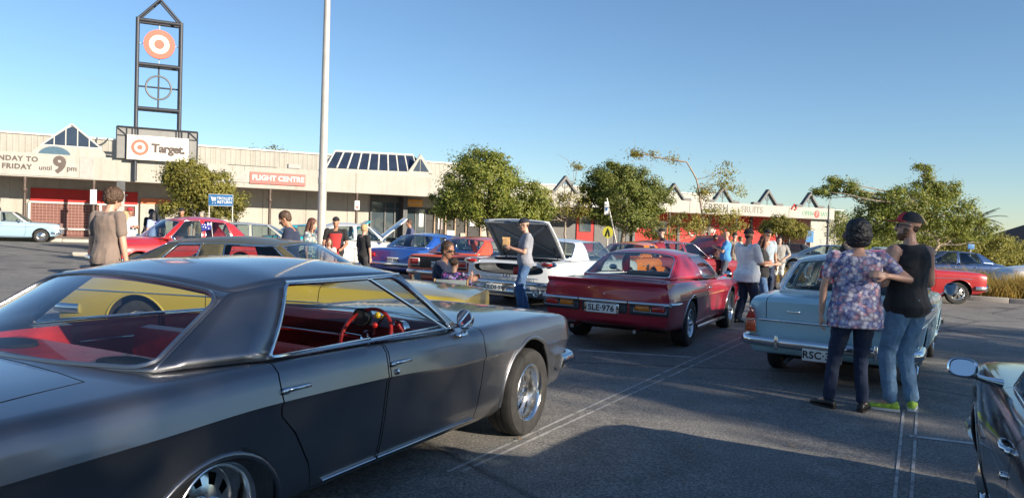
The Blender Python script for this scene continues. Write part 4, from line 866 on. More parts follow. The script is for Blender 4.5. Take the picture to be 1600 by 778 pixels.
# ------------------------------------------------------------------ light blue sedan
lblue = paint('powder_blue_paint', (.38, .61, .70), 0, .35, .05, .08); cream = paint('white_car_paint', (.74, .73, .69), 0, .35, .05, .08)
KH = [(-1.06, .78, .90, .885, .08, .70, .46, .02, .36, .05), (-1.02, .855, .945, .925, .09, .72, .44, .02, .32, .07), (-.6, .885, .985, .955, .11, .74, .40, .03, .26, .10), (0, .895, 1.005, .965, .11, .74, .38, .04, .23, .12),
      (.8, .89, 1.0, .955, .10, .73, .36, .045, .21, .13), (1.5, .885, .985, .945, .10, .73, .36, .045, .21, .13), (2.1, .885, .985, .935, .11, .72, .36, .045, .22, .13), (2.8, .88, .965, .92, .11, .72, .38, .04, .25, .12), (3.3, .87, .94, .905, .11, .72, .42, .03, .32, .10), (3.42, .83, .90, .87, .10, .70, .44, .03, .38, .08)]
hol = car('light_blue_sedan', 'powder blue sedan seen from behind, couple standing at its boot', (3.99, 9.17, .56), dict(
    keys=KH, crease=.007, lean=((-1.06, -.10), (-.7, 0), (9, 0)), paint=lblue, roofpaint=cream, wb=2.69, r=.315, tw=.17, track=.73, arch=(.36, .37), archz=(.31, .33), rim='steel', rimmat=alloy, lip=.009, archd=.28,
    cabin=dict(poly=[(2.08, 0), (2.02, .72), (1.2, .79), (.42, .79), (.38, .56), (-.1, .55), (-.12, 0)], z0=.42, yw=.66, dash=1.8, seatx=(.95, .15), seattop=1.0, dashz=.05),
    panels=[('door#f', [(1.0, 1.1), (2.03, 1.1), (2.04, .5), (2.0, .25), (1.0, .25)], 'y', (.70, 1.2), None), ('door#r', [(.14, 1.1), (.985, 1.1), (.985, .25), (.55, .25), (.44, .5), (.2, .68)], 'y', (.70, 1.2), None),
            ('boot_lid', [(-.48, .62), (-.46, 0), (-.48, -.62), (-1.2, -.66), (-1.2, .66)], 'z', (.70, 1.2), None)],
    gh=dict(A0=(2.08, .76, .965), A1=(1.55, .56, 1.37), wsb=.2, wst=.06, st=[((2.0, .79, .96), (1.49, .575, 1.372)), ((1.02, .80, .97), (1.0, .585, 1.378)), ((.96, .80, .97), (.94, .585, 1.378)), ((.12, .80, .975), (.25, .58, 1.37))], kinds=['g', 'p', 'g'],
            D0=(-.45, .66, .985), D1=(-.06, .545, 1.345), rwb=.12, rwt=.05, rwtz=.045, roofz=[(0, 1.40), (.45, 1.455), (.8, 1.445), (1, 1.39)], trim_r=.008, rwr=.08, bulge=.035)), True)
r_, b_ = hol['root'], hol['b']
for sg in (-1, 1):
    # tail lamp clusters: pointed red over orange-red, chrome bezel
    mb = MB(); mb.prism([(sg*.735, .535), (sg*.875, .535), (sg*.865, .70), (sg*.815, .845), (sg*.765, .70)], -1.10, -1.0, 'x'); mb.build('lamp_bezel', chrome, r_, 40)
    mb = MB(); mb.prism([(sg*.755, .695), (sg*.858, .695), (sg*.815, .825), (sg*.785, .80)], -1.125, -1.04, 'x'); mb.build('tail_light', red_lens, r_, 40)
    MB().rbox((-1.085, sg*.807, .61), (.07, .10, .13), .015).build('indicator', simple('orange_red_lens', (.52, .06, .012), .12, 0, .15, 30, 0, 1), r_, 40)
    MB().tube([(x, sg*(b_.side(x, .70)+.003), .70) for x in (-.9, -.4, .1)], .006, 6).build('side_strip', chrome, r_, 60)
    for dn, xs_ in (('door#r', (.16, .5, .97)), ('door#f', (1.02, 1.5, 2.0))): MB().tube([(x, sg*(b_.side(x, .70)+.003), .70) for x in xs_], .006, 6).build('side_strip', chrome, hol[dn][sg], 60)
    handle(hol['door#f'][sg], 1.12, .84, b_, sg, .14); handle(hol['door#r'][sg], .30, .84, b_, sg, .14)
    mb = MB(); mb.M = Matrix.Translation((1.92, sg*1.02, 1.03)); mb.lathe([(.002, .04), (.05, .03), (.082, .0), (.084, -.012), (.08, -.014)], 20, 'x', cap=False); mb.M = None
    mb.tube([(1.94, sg*1.0, 1.0), (1.97, sg*.90, .95)], .010, 6); mo = mb.build('door_mirror', chrome, r_, 50); MB().lathe([(.08, 0), (.001, .002)], 20, 'x', (1.91, sg*1.02, 1.03)).build('mirror_glass', mirror_m, mo)
bumper(r_, -1.17, .89, .455, .115, .085, .55, .06, False)
for y in (-.5, .5): MB().rbox((-1.20, y, .46), (.05, .04, .17), .018).build('over_rider', chrome, r_, 50)
MB().tube([(-1.085, -.72, .69), (-1.095, 0, .69), (-1.085, .72, .69)], .011, 8, flat=1.4).build('boot_strip', chrome, r_, 60)
plate(r_, 'RSC·365', -1.20, .02, .365, .40, .13, size=.108)
MB().rbox((-1.115, .35, .80), (.008, .14, .018), .004).build('boot_badge', chrome, r_); MB().rbox((-1.105, -.40, .745), (.008, .10, .022), .004).build('boot_badge', chrome, r_)
mb = MB(); mb.tube([(-1.05, -.10, .30), (-1.28, -.10, .30)], .02, 8); mb.ball((-1.30, -.10, .335), .028, 12); mb.build('tow_ball', blackp, r_, 50)
MB().tube([(-1.15, .4, .25), (-.6, .4, .27)], .022, 8).build('exhaust', steel, r_)
bumper(r_, 3.5, .86, .48, .10, .08, .4, .07, True); MB().rbox((3.43, 0, .70), (.03, 1.3, .2), .01).build('grille', chrome, r_)
# ------------------------------------------------------------------ white fifties sedan with open boot
olw = paint('old_white_paint', (.66, .69, .72), 0, .35, .05, .08)
KO = [(-1.62, .86, .86, .84, .10, .62, .40, .03, .34, .06), (-1.56, .97, .93, .91, .10, .64, .38, .03, .30, .08), (-1.0, 1.0, .97, .95, .12, .68, .36, .04, .26, .12), (-.2, 1.01, .985, .955, .13, .72, .35, .05, .23, .14), (.8, 1.0, .975, .945, .12, .72, .34, .05, .21, .15),
      (1.6, .99, .965, .935, .12, .72, .34, .05, .21, .15), (2.4, .99, .99, .94, .13, .72, .36, .05, .22, .14), (3.2, .98, .97, .93, .12, .70, .40, .04, .26, .12), (3.8, .95, .92, .89, .12, .68, .42, .03, .32, .10), (3.9, .88, .88, .85, .10, .66, .44, .03, .38, .08)]
def oval(y0, y1, z0, z1, n=28, p=2.8):
    cy, cz, a, c = (y0+y1)/2, (z0+z1)/2, (y1-y0)/2, (z1-z0)/2
    return [(cy+a*math.copysign(abs(math.cos(t))**(2/p), math.cos(t)), cz+c*math.copysign(abs(math.sin(t))**(2/p), math.sin(t))) for t in [2*math.pi*i/n for i in range(n)]]
hollow = MB().prism(oval(-.80, .80, .66, .885), -1.9, -.55, 'x', 2); hollow2 = MB().prism([(-.5, .74), (-1.50, .76), (-1.50, -.76), (-.5, -.74)], .70, 1.3, 'z', 2)
old = car('white_sedan_open_boot', 'white fifties sedan with boot lid raised, man in cap beside it', (.68, 17.05, .48), dict(
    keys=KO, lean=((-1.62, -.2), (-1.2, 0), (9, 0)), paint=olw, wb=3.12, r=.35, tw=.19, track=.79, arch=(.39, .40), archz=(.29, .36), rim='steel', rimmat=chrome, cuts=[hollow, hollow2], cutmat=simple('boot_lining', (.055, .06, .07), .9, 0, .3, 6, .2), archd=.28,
    cabin=dict(poly=[(2.5, 0), (2.4, .82), (1.2, .88), (.42, .86), (.40, .6), (.0, .6), (0, 0)], z0=.42, yw=.78, dash=2.1, seatx=(1.1, .2), seattop=.98, dashz=.03),
    gh=dict(A0=(2.45, .84, .96), A1=(1.75, .66, 1.35), wsb=.25, wst=.08, st=[((2.2, .86, .95), (1.70, .67, 1.352)), ((.55, .87, .96), (.62, .67, 1.345))], kinds=['g'], D0=(-.15, .78, .975), D1=(.40, .64, 1.325), rwb=.22, rwt=.08, roofz=1.41, trim_r=.012, rwr=.10, bulge=.03)), True)
r_, b_ = old['root'], old['b']
# boot lid standing open, ribbed underside towards us
hinge = Vector((-.52, 0, .985)); top_ = Vector((-1.38, 0, 1.745)); dv = (top_-hinge); Ld = dv.length; dv.normalize(); nv = Vector((dv.z, 0, -dv.x))*-1   # nv points to the rear/below (underside)
lid = MB(); rows = []
for i in range(9):
    t = i/8; w_ = .78-.03*t; row = []
    for j in range(13):
        s_ = -1+2*j/12; p = hinge+dv*(Ld*t)-nv*(.05*(1-s_*s_)+.03*math.sin(math.pi*t)); row.append((p.x, w_*s_, p.z))
    rows.append(row)
lid.loft(rows, closed=False, cap=False)
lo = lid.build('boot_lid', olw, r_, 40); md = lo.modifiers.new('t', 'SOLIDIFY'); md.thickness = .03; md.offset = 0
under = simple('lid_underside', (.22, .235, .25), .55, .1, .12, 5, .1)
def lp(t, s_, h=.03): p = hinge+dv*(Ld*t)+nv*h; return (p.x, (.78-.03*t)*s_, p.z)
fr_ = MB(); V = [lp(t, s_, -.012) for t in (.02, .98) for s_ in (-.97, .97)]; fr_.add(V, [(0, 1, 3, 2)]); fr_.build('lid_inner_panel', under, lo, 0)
rb = MB()
for pts in ([(.05, -.93), (.05, .93)], [(.95, -.93), (.95, .93)], [(.03, -.94), (.97, -.94)], [(.03, .94), (.97, .94)], [(.10, -.85), (.5, -.12), (.9, -.85)], [(.10, .85), (.5, .12), (.9, .85)], [(.5, -.12), (.5, .12)]):
    q = []
    for a, c in zip(pts[:-1], pts[1:]): q += [lp(a[0]+(c[0]-a[0])*i/6, a[1]+(c[1]-a[1])*i/6, .01) for i in range(6)]
    q.append(lp(*pts[-1], .01)); rb.tube(q, .042, 8, flat=.6)
rb.build('lid_brace', under, lo, 50)
MB().rbox(tuple(hinge+dv*(Ld+.01)), (.05, .24, .05), .02).build('lid_handle', chrome, lo, 50)
for sg in (-1, 1):
    MB().tube([(-.55, sg*.62, .96), (-.60, sg*.62, 1.02), (-.70, sg*.62, 1.08), tuple(Vector(lp(.3, 0, .0))+Vector((0, sg*.62, 0)))], .012, 6).build('lid_hinge', steel, r_)
    mb = MB(); mb.M = Matrix.Translation((-1.60, sg*.86, .90)); mb.lathe([(.5, .10), (.95, .05), (1.0, .0), (.9, -.04)], 24, 'x', cap=True, sc=(1, .20, .075)); mb.build('tail_light_shell', chrome, r_, 50)
    mb = MB(); mb.M = Matrix.Translation((-1.655, sg*.86, .90)); mb.lathe([(.9, .03), (.7, -.03), (.05, -.05)], 24, 'x', cap=True, sc=(1, .15, .05)); mb.build('tail_light', red_lens, r_, 50)
    # fins
    mb = MB(); mb.loft([[(-1.72, sg*.98, .93), (-1.70, sg*.90, .95), (-1.72, sg*.86, .93)], [(-.8, sg*1.0, .955), (-.8, sg*.93, .985), (-.8, sg*.86, .965)], [(.3, sg*.96, .95), (.3, sg*.93, .955), (.3, sg*.90, .955)]]); mb.build('fin', olw, r_, 50)
    MB().tube([(-1.66, sg*.70, .60), (-1.70, sg*.3, .605), (-1.705, 0, .605)], .012, 6).build('rear_strip', chrome, r_)
    MB().ball((-1.80, sg*.50, .415), (.06, .13, .035), 16).build('bumper_bullet', chrome, r_, 60); MB().tube([(-1.82, sg*.26, .33), (-1.84, sg*.27, .42), (-1.82, sg*.25, .5)], .018, 8).build('over_rider', chrome, r_, 60)
    MB().lathe([(.075, -.03), (.085, .02), (.06, .02), (.05, -.03)], 20, 'x', (-1.80, sg*.74, .34), cap=False).build('exhaust_ring', chrome, r_, 50)
blkchrome = simple('shaded_chrome', (.55, .56, .58), .12, 1, .1, 5)  # darker, slightly rougher chrome for the lower bumper bar
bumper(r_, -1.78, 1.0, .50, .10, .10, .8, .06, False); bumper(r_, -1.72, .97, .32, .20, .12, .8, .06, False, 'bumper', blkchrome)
for y in np.linspace(-.6, .6, 9): MB().rbox((-1.655, y, .57), (.012, .012, .10), .003).build('grille_tooth', chrome, r_)
text('boot_number', '1 3 1', .09, ink, r_, Matrix.Translation((-1.69, .0, .64)) @ Matrix.Rotation(R(-90), 4, 'Z') @ Matrix.Rotation(R(90), 4, 'X'), bold=.003)
plate(r_, 'OLDS·59', -1.845, .20, .40, .37, .13, size=.11)
mb = MB(); mb.rbox((-1.45, -.12, .74), (.14, .14, .14), .02); tag(mb.build('petrol_can', simple('red_can', (.5, .02, .02), .4), None, 50), 'small red can sitting in the open boot', 'can').matrix_basis = r_.matrix_basis
mb = MB(); mb.tube([(-1.0, -.93, .96), (-1.02, -.95, 1.25), (-1.05, -.97, 1.65)], [.006, .004, .002], 6); mb.lathe([(.02, 0), (.012, .03)], 12, 'z', (-1.0, -.93, .955)); mb.build('aerial', chrome, r_)
bumper(r_, 4.0, .95, .46, .14, .1, .5, .08, True)
# ------------------------------------------------------------------ the other cars
def style(kind, L=1.0):
    if kind == 'sixties':
        K = [(-1.05, .80, .88, .86, .08, .68, .46, .02, .36, .05), (-1.0, .86, .93, .91, .09, .70, .44, .02, .32, .07), (0, .89, .98, .95, .11, .72, .38, .04, .23, .12), (1.4, .88, .97, .94, .10, .72, .36, .045, .21, .13), (2.1, .88, .97, .93, .11, .71, .36, .045, .22, .13), (3.2, .87, .93, .90, .11, .70, .42, .03, .30, .10), (3.42, .83, .88, .86, .10, .68, .44, .03, .38, .08)]
        g = dict(A0=(2.08, .76, .955), A1=(1.52, .57, 1.37), wsb=.2, wst=.06, st=[((2.0, .785, .95), (1.46, .585, 1.372)), ((1.02, .80, .96), (1.0, .59, 1.378)), ((.96, .80, .96), (.94, .59, 1.378)), ((.10, .80, .965), (.22, .58, 1.37))], kinds=['g', 'p', 'g'], D0=(-.45, .68, .97), D1=(-.05, .55, 1.345), rwb=.12, rwt=.05, roofz=1.44, rwr=.08, trim_r=.008, bulge=.03)
        c = dict(poly=[(2.05, 0), (2.0, .70), (1.2, .79), (.42, .79), (.38, .56), (-.1, .55), (-.12, 0)], z0=.42, yw=.66, dash=1.8, seatx=(.95, .15), seattop=.98, dashz=.03)
        return dict(keys=K, gh=g, cabin=c, wb=2.68, r=.315, tw=.17, track=.73, rim='steel', archd=.28)
    if kind == 'coupe':
        K = [(-1.0, .80, .88, .86, .09, .66, .48, .02, .38, .05), (-.96, .87, .92, .90, .11, .68, .46, .03, .34, .07), (-.5, .90, .95, .92, .13, .70, .40, .04, .26, .12), (.3, .91, .96, .925, .13, .71, .36, .05, .22, .14), (1.4, .90, .93, .90, .11, .69, .35, .05, .21, .15), (2.1, .90, .945, .89, .12, .68, .35, .05, .21, .15), (2.9, .90, .92, .875, .13, .67, .36, .05, .24, .14), (3.5, .88, .87, .84, .13, .66, .40, .04, .30, .12), (3.62, .84, .83, .81, .12, .64, .42, .03, .36, .10)]
        g = dict(A0=(2.1, .78, .92), A1=(1.48, .60, 1.29), wsb=.2, wst=.06, st=[((2.0, .81, .91), (1.42, .61, 1.292)), ((.95, .83, .925), (.85, .62, 1.29)), ((.62, .83, .93), (.60, .615, 1.285)), ((.05, .82, .94), (.30, .60, 1.27))], kinds=['g', 'p', 'g'], D0=(-.42, .68, .955), D1=(.16, .57, 1.265), rwb=.14, rwt=.06, rwtz=.045, roofz=1.365, rwr=.06, trim_r=.008, bulge=.035)
        c = dict(poly=[(2.08, 0), (2.02, .72), (1.2, .80), (.5, .80), (.42, .6), (.05, .58), (.03, 0)], z0=.4, yw=.66, dash=1.82, seatx=(.98, .2))
        return dict(keys=K, gh=g, cabin=c, wb=2.78, r=.32, tw=.2, track=.76, rim='rally', archd=.28)
    if kind == 'fifties':
        K = [(-1.05, .50, .70, .68, .12, .56, .42, .03, .34, .06), (-.98, .68, .80, .77, .16, .60, .40, .03, .30, .08), (-.6, .80, .96, .92, .18, .66, .38, .04, .26, .10), (0, .84, 1.03, .98, .16, .68, .36, .04, .25, .12), (.9, .84, 1.03, .98, .13, .70, .36, .04, .24, .12), (1.6, .84, 1.03, .97, .16, .70, .36, .04, .24, .12), (2.2, .83, 1.02, .90, .20, .68, .38, .04, .26, .12), (2.7, .82, 1.0, .88, .22, .68, .40, .04, .28, .12), (3.05, .76, .93, .82, .22, .64, .42, .03, .32, .10), (3.18, .62, .82, .74, .18, .60, .44, .03, .38, .08)]
        g = dict(A0=(1.95, .66, 1.0), A1=(1.45, .52, 1.43), wsb=.18, wst=.08, st=[((1.86, .70, .99), (1.38, .55, 1.45)), ((1.0, .74, .995), (.98, .57, 1.475)), ((.93, .74, .995), (.91, .57, 1.475)), ((.18, .73, 1.0), (.28, .55, 1.44))], kinds=['g', 'p', 'g'], D0=(-.42, .55, 1.0), D1=(-.02, .46, 1.38), rwb=.14, rwt=.07, roofz=[(0, 1.46), (.4, 1.56), (.75, 1.545), (1, 1.41)], pw=2.1, rwr=.10, trim_r=.006, bulge=.04, sr=.05)
        c = dict(poly=[(1.9, 0), (1.85, .60), (1.2, .70), (.42, .70), (.38, .5), (-.1, .5), (-.12, 0)], z0=.42, yw=.58, dash=1.68, seatx=(.9, .12), seattop=1.05, dashz=.07)
        return dict(keys=K, gh=g, cabin=c, wb=2.6, r=.32, tw=.16, track=.68, rim='cap', archd=.28)
    if kind == 'modern':
        K = [(-.98, .70, .90, .87, .12, .70, .48, .03, .36, .06), (-.9, .82, 1.0, .96, .14, .74, .44, .03, .30, .08), (-.3, .88, 1.04, .98, .14, .76, .40, .04, .24, .10), (.8, .89, .99, .95, .13, .74, .38, .04, .21, .12), (1.7, .89, .97, .92, .14, .72, .38, .04, .21, .12), (2.5, .88, .92, .85, .18, .68, .40, .04, .22, .12), (3.2, .84, .82, .76, .20, .62, .42, .04, .25, .10), (3.52, .70, .70, .66, .18, .56, .42, .03, .30, .08)]
        g = dict(A0=(2.25, .76, .94), A1=(1.25, .56, 1.39), wsb=.22, wst=.08, st=[((2.1, .80, .935), (1.18, .575, 1.40)), ((.92, .81, .97), (.86, .59, 1.42)), ((.84, .81, .97), (.80, .59, 1.42)), ((.0, .80, 1.0), (.12, .57, 1.39))], kinds=['g', 'p', 'g'], D0=(-.62, .68, 1.0), D1=(-.05, .54, 1.37), rwb=.10, rwt=.05, roofz=1.46, trim_r=.004, rwr=.06, bulge=.03)
        c = dict(poly=[(2.1, 0), (2.0, .68), (1.2, .78), (.45, .78), (.4, .56), (-.1, .55), (-.12, 0)], z0=.4, yw=.66, dash=1.75, seatx=(.9, .1), seattop=1.02, dashz=.02)
        return dict(keys=K, gh=g, cabin=c, wb=2.65, r=.31, tw=.19, track=.75, rim='alloy', archd=.28, gutter=False, trimmat=blackp)
    s = style('modern')                                            # suv: taller
    s['keys'] = [(k[0], k[1]+.02)+tuple(z*1.16 if i in (2, 3, 5, 6, 8) else z for i, z in enumerate(k) if i > 1) for k in s['keys']]
    for k in ('A0', 'A1', 'D0', 'D1'): s['gh'][k] = (s['gh'][k][0]-(.35 if k[0] == 'D' else 0), s['gh'][k][1], s['gh'][k][2]*1.16)
    s['gh']['st'] = [tuple((p[0], p[1], p[2]*1.16) for p in q) for q in s['gh']['st']]; s['gh']['roofz'] = 1.70; s['r'] = .35; s['cabin']['z0'] = .5; s['cabin']['dashz'] = .13; s['cabin']['seattop'] = 1.15
    return s
def gen(name, label, pose, kind, col, roof=None, plate_t=None, detail=True, metal=0., panels=True, **kw):
    sp = style(kind); sp['paint'] = col if not isinstance(col, tuple) else paint(name+'_paint', col, metal, .34, .05, .07)
    if roof: sp['roofpaint'] = roof
    sp['rimmat'] = kw.get('rimmat', alloy); sp['glass'] = kw.get('glass', glass)
    if 'rim' in kw: sp['rim'] = kw['rim']
    if panels:
        xb = .95 if kind != 'coupe' else .80; z1 = 1.25
        sp['panels'] = [('door#f', [(xb, z1), (2.06, z1), (2.07, .5), (2.0, .27), (xb, .27)], 'y', (.66, 1.3), None)]
        if kind not in ('coupe',): sp['panels'].append(('door#r', [(.12, z1), (xb-.014, z1), (xb-.014, .27), (.52, .27), (.43, .5), (.18, .72)], 'y', (.66, 1.3), None))
    sp.update(kw.get('sp', {}))
    o = car(name, label, pose, sp, False); r_, b = o['root'], o['b']; K = b.K
    xr, xf = K[0, 0], K[-1, 0]; wr, wf = K[1, 1], K[-2, 1]; zr = K[0]; zf_ = K[-1]; bright = chrome if kind in ('sixties', 'coupe', 'fifties') else sp['paint']
    bumper(r_, xr-.09, wr+.0, zr[6]+.03, .11, .08, .4, .06, False, mat=bright); bumper(r_, xf+.09, wf-.0, zf_[6]+.03, .11, .08, .4, .08, True, mat=bright)
    for sg in (-1, 1):
        if panels:
            for dn, x in (('door#f', xb+.13), ('door#r', .28)):
                if dn in o: handle(o[dn][sg], x, .84 if kind != 'suv' else .97, b, sg, .14)
        zl = (zf_[2]+zf_[7])/2-.0; yl = wf*.72
        mb = MB(); mb.ball((xf-.02-(.12 if kind in ('fifties', 'modern', 'suv') else 0), sg*yl, zl+.02), (.12, .10, .09) if kind != 'modern' else (.2, .12, .07), 16); mb.build('headlight', white_lens, r_, 60)
        if kind in ('sixties', 'fifties'): MB().lathe([(.10, -.03), (.105, .04), (.085, .05)], 20, 'x', (xf+.05-(.12 if kind == 'fifties' else 0), sg*yl, zl+.02), cap=False).build('headlight_ring', chrome, r_, 50)
        MB().rbox((xr+.02, sg*wr*.80, (zr[3]+zr[5])/2-.03), (.10, .20 if kind != 'fifties' else .09, .12), .03).build('tail_light', red_lens, r_, 50)
        mb = MB(); mb.ball((1.85, sg*(b.w(1.8)+.10), 1.0 if kind != 'suv' else 1.14), (.05, .08, .055), 12); mb.tube([(1.85, sg*(b.w(1.8)+.05), .97), (1.88, sg*(b.w(1.8)-.06), .93)], .014, 6); mb.build('door_mirror', bright, r_, 50)
        if kind in ('sixties', 'coupe', 'fifties'): MB().tube([(x, sg*(b.side(x, .72)+.004), .72) for x in np.linspace(-.7, 3.0, 14)], .008, 6).build('side_strip', chrome, r_, 60)
    gr = MB(); gr.rbox((xf-.02, 0, (zf_[2]+zf_[7])/2+.02), (.07, wf*1.1, .16), .02); gr.build('grille', chrome if kind == 'sixties' else blackp, r_, 50)
    if plate_t is not None: plate(r_, plate_t, xr-.145 if kw.get('plow') else xr-.02, 0, kw.get('pz', (zr[3]+zr[5])/2-.05), .37, .13, size=.108)
    return o
yel = gen('yellow_coupe', 'yellow coupe with dark roof behind the charcoal hardtop', (-3.97, 9.25, 1.70), 'coupe', (.36, .275, .035), roof=simple('dark_vinyl_roof', (.075, .066, .035), .5, 0, .15, 20, .2, .3), sp=dict(rim='rally'))
ored = gen('orange_red_car', 'orange red car with black boot stripe and number plate SSH 059', (-1.22, 18.45, .48), 'coupe', (.56, .085, .040), plate_t='SSH·059', pz=.70, panels=False)
MB().box((-.60, 0, .955), (.66, .50, .010)).build('boot_stripe', simple('satin_black', (.012, .012, .014), .4, 0, .2, 8), ored['root'])
MB().rbox((-1.0, 0, .74), (.04, 1.5, .26), .02).build('tail_panel', MATS['satin_black'], ored['root'], 50)
for sg in (-1, 1):
    MB().rbox((-1.025, sg*.64, .74), (.03, .27, .17), .02).build('light_surround', white_paint, ored['root'], 50); MB().rbox((-1.035, sg*.64, .74), (.03, .24, .145), .02).build('tail_light', red_lens, ored['root'], 50)
blu = gen('royal_blue_car', 'royal blue sixties car parked left of the orange red one', (-2.75, 21.6, .48), 'coupe', (.012, .075, .36), plate_t='RAY·068', pz=.62, panels=False)
org = gen('orange_car', 'bright orange car half hidden behind the white sedan', (3.25, 22.2, .60), 'coupe', (.80, .20, .012), panels=False)
rdb = gen('red_car_bonnet_up', 'dark red car with its bonnet raised behind the maroon coupe', (3.95, 23.0, .95), 'sixties', (.22, .015, .025), panels=False)
def raised_bonnet(o, x0, z0, L, wd, ang, mat, thick=.03):
    mb = MB(); rows = []
    for i in range(7):
        t = i/6; row = []
        for j in range(9):
            s_ = -1+2*j/8; h = .045*(1-s_*s_); row.append((x0+L*t*math.cos(ang)-h*math.sin(ang)*1, (wd-.06*t)*s_, z0+L*t*math.sin(ang)+h*math.cos(ang)))
        rows.append(row)
    mb.loft(rows, closed=False, cap=False); b = mb.build('bonnet', mat, o['root'], 40); md = b.modifiers.new('t', 'SOLIDIFY'); md.thickness = thick
    st_ = MB().tube([(x0+L*.55, wd*.85, z0-.05), (x0+L*.55*math.cos(ang), wd*.85, z0+L*.55*math.sin(ang))], .01, 6).build('bonnet_stay', steel, o['root'])
    MB().box((x0+.55, 0, z0-.02), (.95, wd*1.7, .03)).build('engine_bay', underb, o['root']); MB().rbox((x0+.55, 0, z0+.04), (.55, .5, .10), .04).build('engine', steel, o['root'], 50)
raised_bonnet(rdb, 2.15, .98, 1.15, .72, R(32), rdb['body'].data.materials[0])
red5 = gen('red_fifties_sedan', 'bright red rounded fifties sedan with small flag on its window', (-7.75, 20.6, -2.45), 'fifties', (.55, .022, .022))
wag = gen('pale_blue_sedan', 'pale blue old sedan parked by the kerb at far left', (-25.2, 36.1, 1.117), 'sixties', (.30, .44, .55), roof=cream)
vint = gen('white_fifties_car', 'white rounded old car with its bonnet up near the shop doors', (-6.3, 25.6, 1.25), 'fifties', (.68, .68, .66), panels=True)
raised_bonnet(vint, 1.85, 1.03, 1.12, .62, R(40), vint['body'].data.materials[0])
pal = gen('beige_sedan', 'pale beige old sedan behind the man in the navy shirt', (-9.3, 24.2, 1.25), 'sixties', (.42, .42, .34), panels=False)
tea = gen('teal_car', 'teal car with raised bonnet by the light pole', (-8.8, 30.3, 1.2), 'sixties', (.02, .34, .40), panels=False)
raised_bonnet(tea, 2.05, .99, 1.2, .74, R(32), tea['body'].data.materials[0])
r80 = gen('red_modern_sedan', 'dark red eighties sedan in front of the grassy bed at right', (10.0, 22.7, 1.70), 'sixties', (.40, .015, .02), rim='alloy')
bls = gen('blue_modern_sedan', 'metallic blue modern sedan parked beyond the grassy bed', (18.3, 30.6, -1.50), 'modern', (.03, .075, .20), metal=.4)
suv = gen('white_suv', 'silver white large wagon at the right edge beyond the grass', (20.9, 27.2, -1.50), 'suv', (.74, .73, .71), metal=0)
wc1 = gen('white_modern_sedan', 'white modern sedan behind the man in shorts', (17.6, 40.5, -1.30), 'modern', (.70, .70, .68), panels=False)
gc1 = gen('dark_hatchback', 'dark grey modern car behind the white modern sedan', (17.6, 46.5, -1.30), 'modern', (.03, .032, .036), panels=False)
wc2 = gen('silver_sedan', 'silver modern sedan parked between white sedan and trees', (19.5, 40.0, -2.6), 'modern', (.50, .50, .50), metal=.5, panels=False)
wc3 = gen('white_hatchback', 'white modern car glimpsed between the standing couple', (18.2, 35.5, -1.45), 'modern', (.68, .68, .66), panels=False)
# ------------------------------------------------------------------ black car at the right edge
blk = paint('black_paint', (.010, .011, .013), .2, .25, .03, .04)
spb = style('sixties'); spb['keys'] = [tuple([k[0], k[1]+.04]+list(k[2:])) for k in spb['keys']]
for k in ('A0', 'A1', 'D0', 'D1'): spb['gh'][k] = (spb['gh'][k][0], spb['gh'][k][1]+.03, spb['gh'][k][2]-.02)
spb['gh']['st'] = [tuple((p[0], p[1]+.035, p[2]-.02) for p in q) for q in spb['gh']['st']]
spb.update(paint=blk, rimmat=alloy, wb=2.75, r=.32, tw=.19, track=.77, panels=[('door#f', [(1.0, 1.25), (2.06, 1.25), (2.07, .5), (2.0, .27), (1.0, .27)], 'y', (.70, 1.3), None), ('door#r', [(.12, 1.25), (.986, 1.25), (.986, .27), (.52, .27), (.43, .5), (.18, .72)], 'y', (.70, 1.3), None)])
bc = car('black_sedan', 'glossy black old sedan with chrome mirror at the right edge', (2.155, 1.44, .485), spb, True); r_, b_ = bc['root'], bc['b']
for sg in (-1, 1):
    handle(bc['door#f'][sg], 1.14, .845, b_, sg, .17); handle(bc['door#r'][sg], .28, .85, b_, sg, .16)
    MB().lathe([(.016, 0), (.015, .014), (.006, .02)], 14, 'y', (1.10, sg*b_.side(1.10, .74), .74), sc=(1, sg, 1)).build('door_lock', chrome, bc['door#f'][sg], 50)
    MB().tube([(x, sg*(b_.side(x, .66)+.006), .66) for x in (2.10, 2.4)], .008, 6).build('side_strip', chrome, r_, 60)
    MB().tube([(x, sg*(b_.side(x, .94)-.04), .945) for x in (.2, .6, 1.0, 1.5, 2.0)], .009, 6).build('belt_trim', chrome, r_, 60)
    Mm = Matrix.Translation((1.88, sg*1.03, 1.02)) @ Matrix.Rotation(R(-14*sg), 4, 'Z') @ Matrix.Rotation(R(16), 4, 'Y'); n2 = 28
    def ring(x, f_): return [(x, f_*.064*math.copysign(abs(math.cos(t))**.75, math.cos(t))*(1+.10*math.sin(t)*sg*0), f_*.047*math.copysign(abs(math.sin(t))**.75, math.sin(t))) for t in [2*math.pi*i/n2 for i in range(n2)]]
    mb = MB(); mb.M = Mm; mb.loft([ring(-.012, .80), ring(-.022, .86), ring(-.016, 1.0), ring(.03, .98), ring(.062, .75), ring(.075, .35)], cap=True); mb.M = None
    mb.tube([(1.92, sg*.99, .985), (1.95, sg*.93, .965), (1.98, sg*.87, .95)], [.014, .017, .026], 10); mo = mb.build('door_mirror', chrome, r_, 40)
    g_ = MB(); g_.M = Mm; g_.add(ring(-.0135, .80), [tuple(range(n2))]); g_.build('mirror_glass', mirror_m, mo, 0)
    MB().lathe([(.10, -.03), (.105, .04), (.085, .05)], 20, 'x', (3.44, sg*.62, .70), cap=False).build('headlight_ring', chrome, r_, 50)
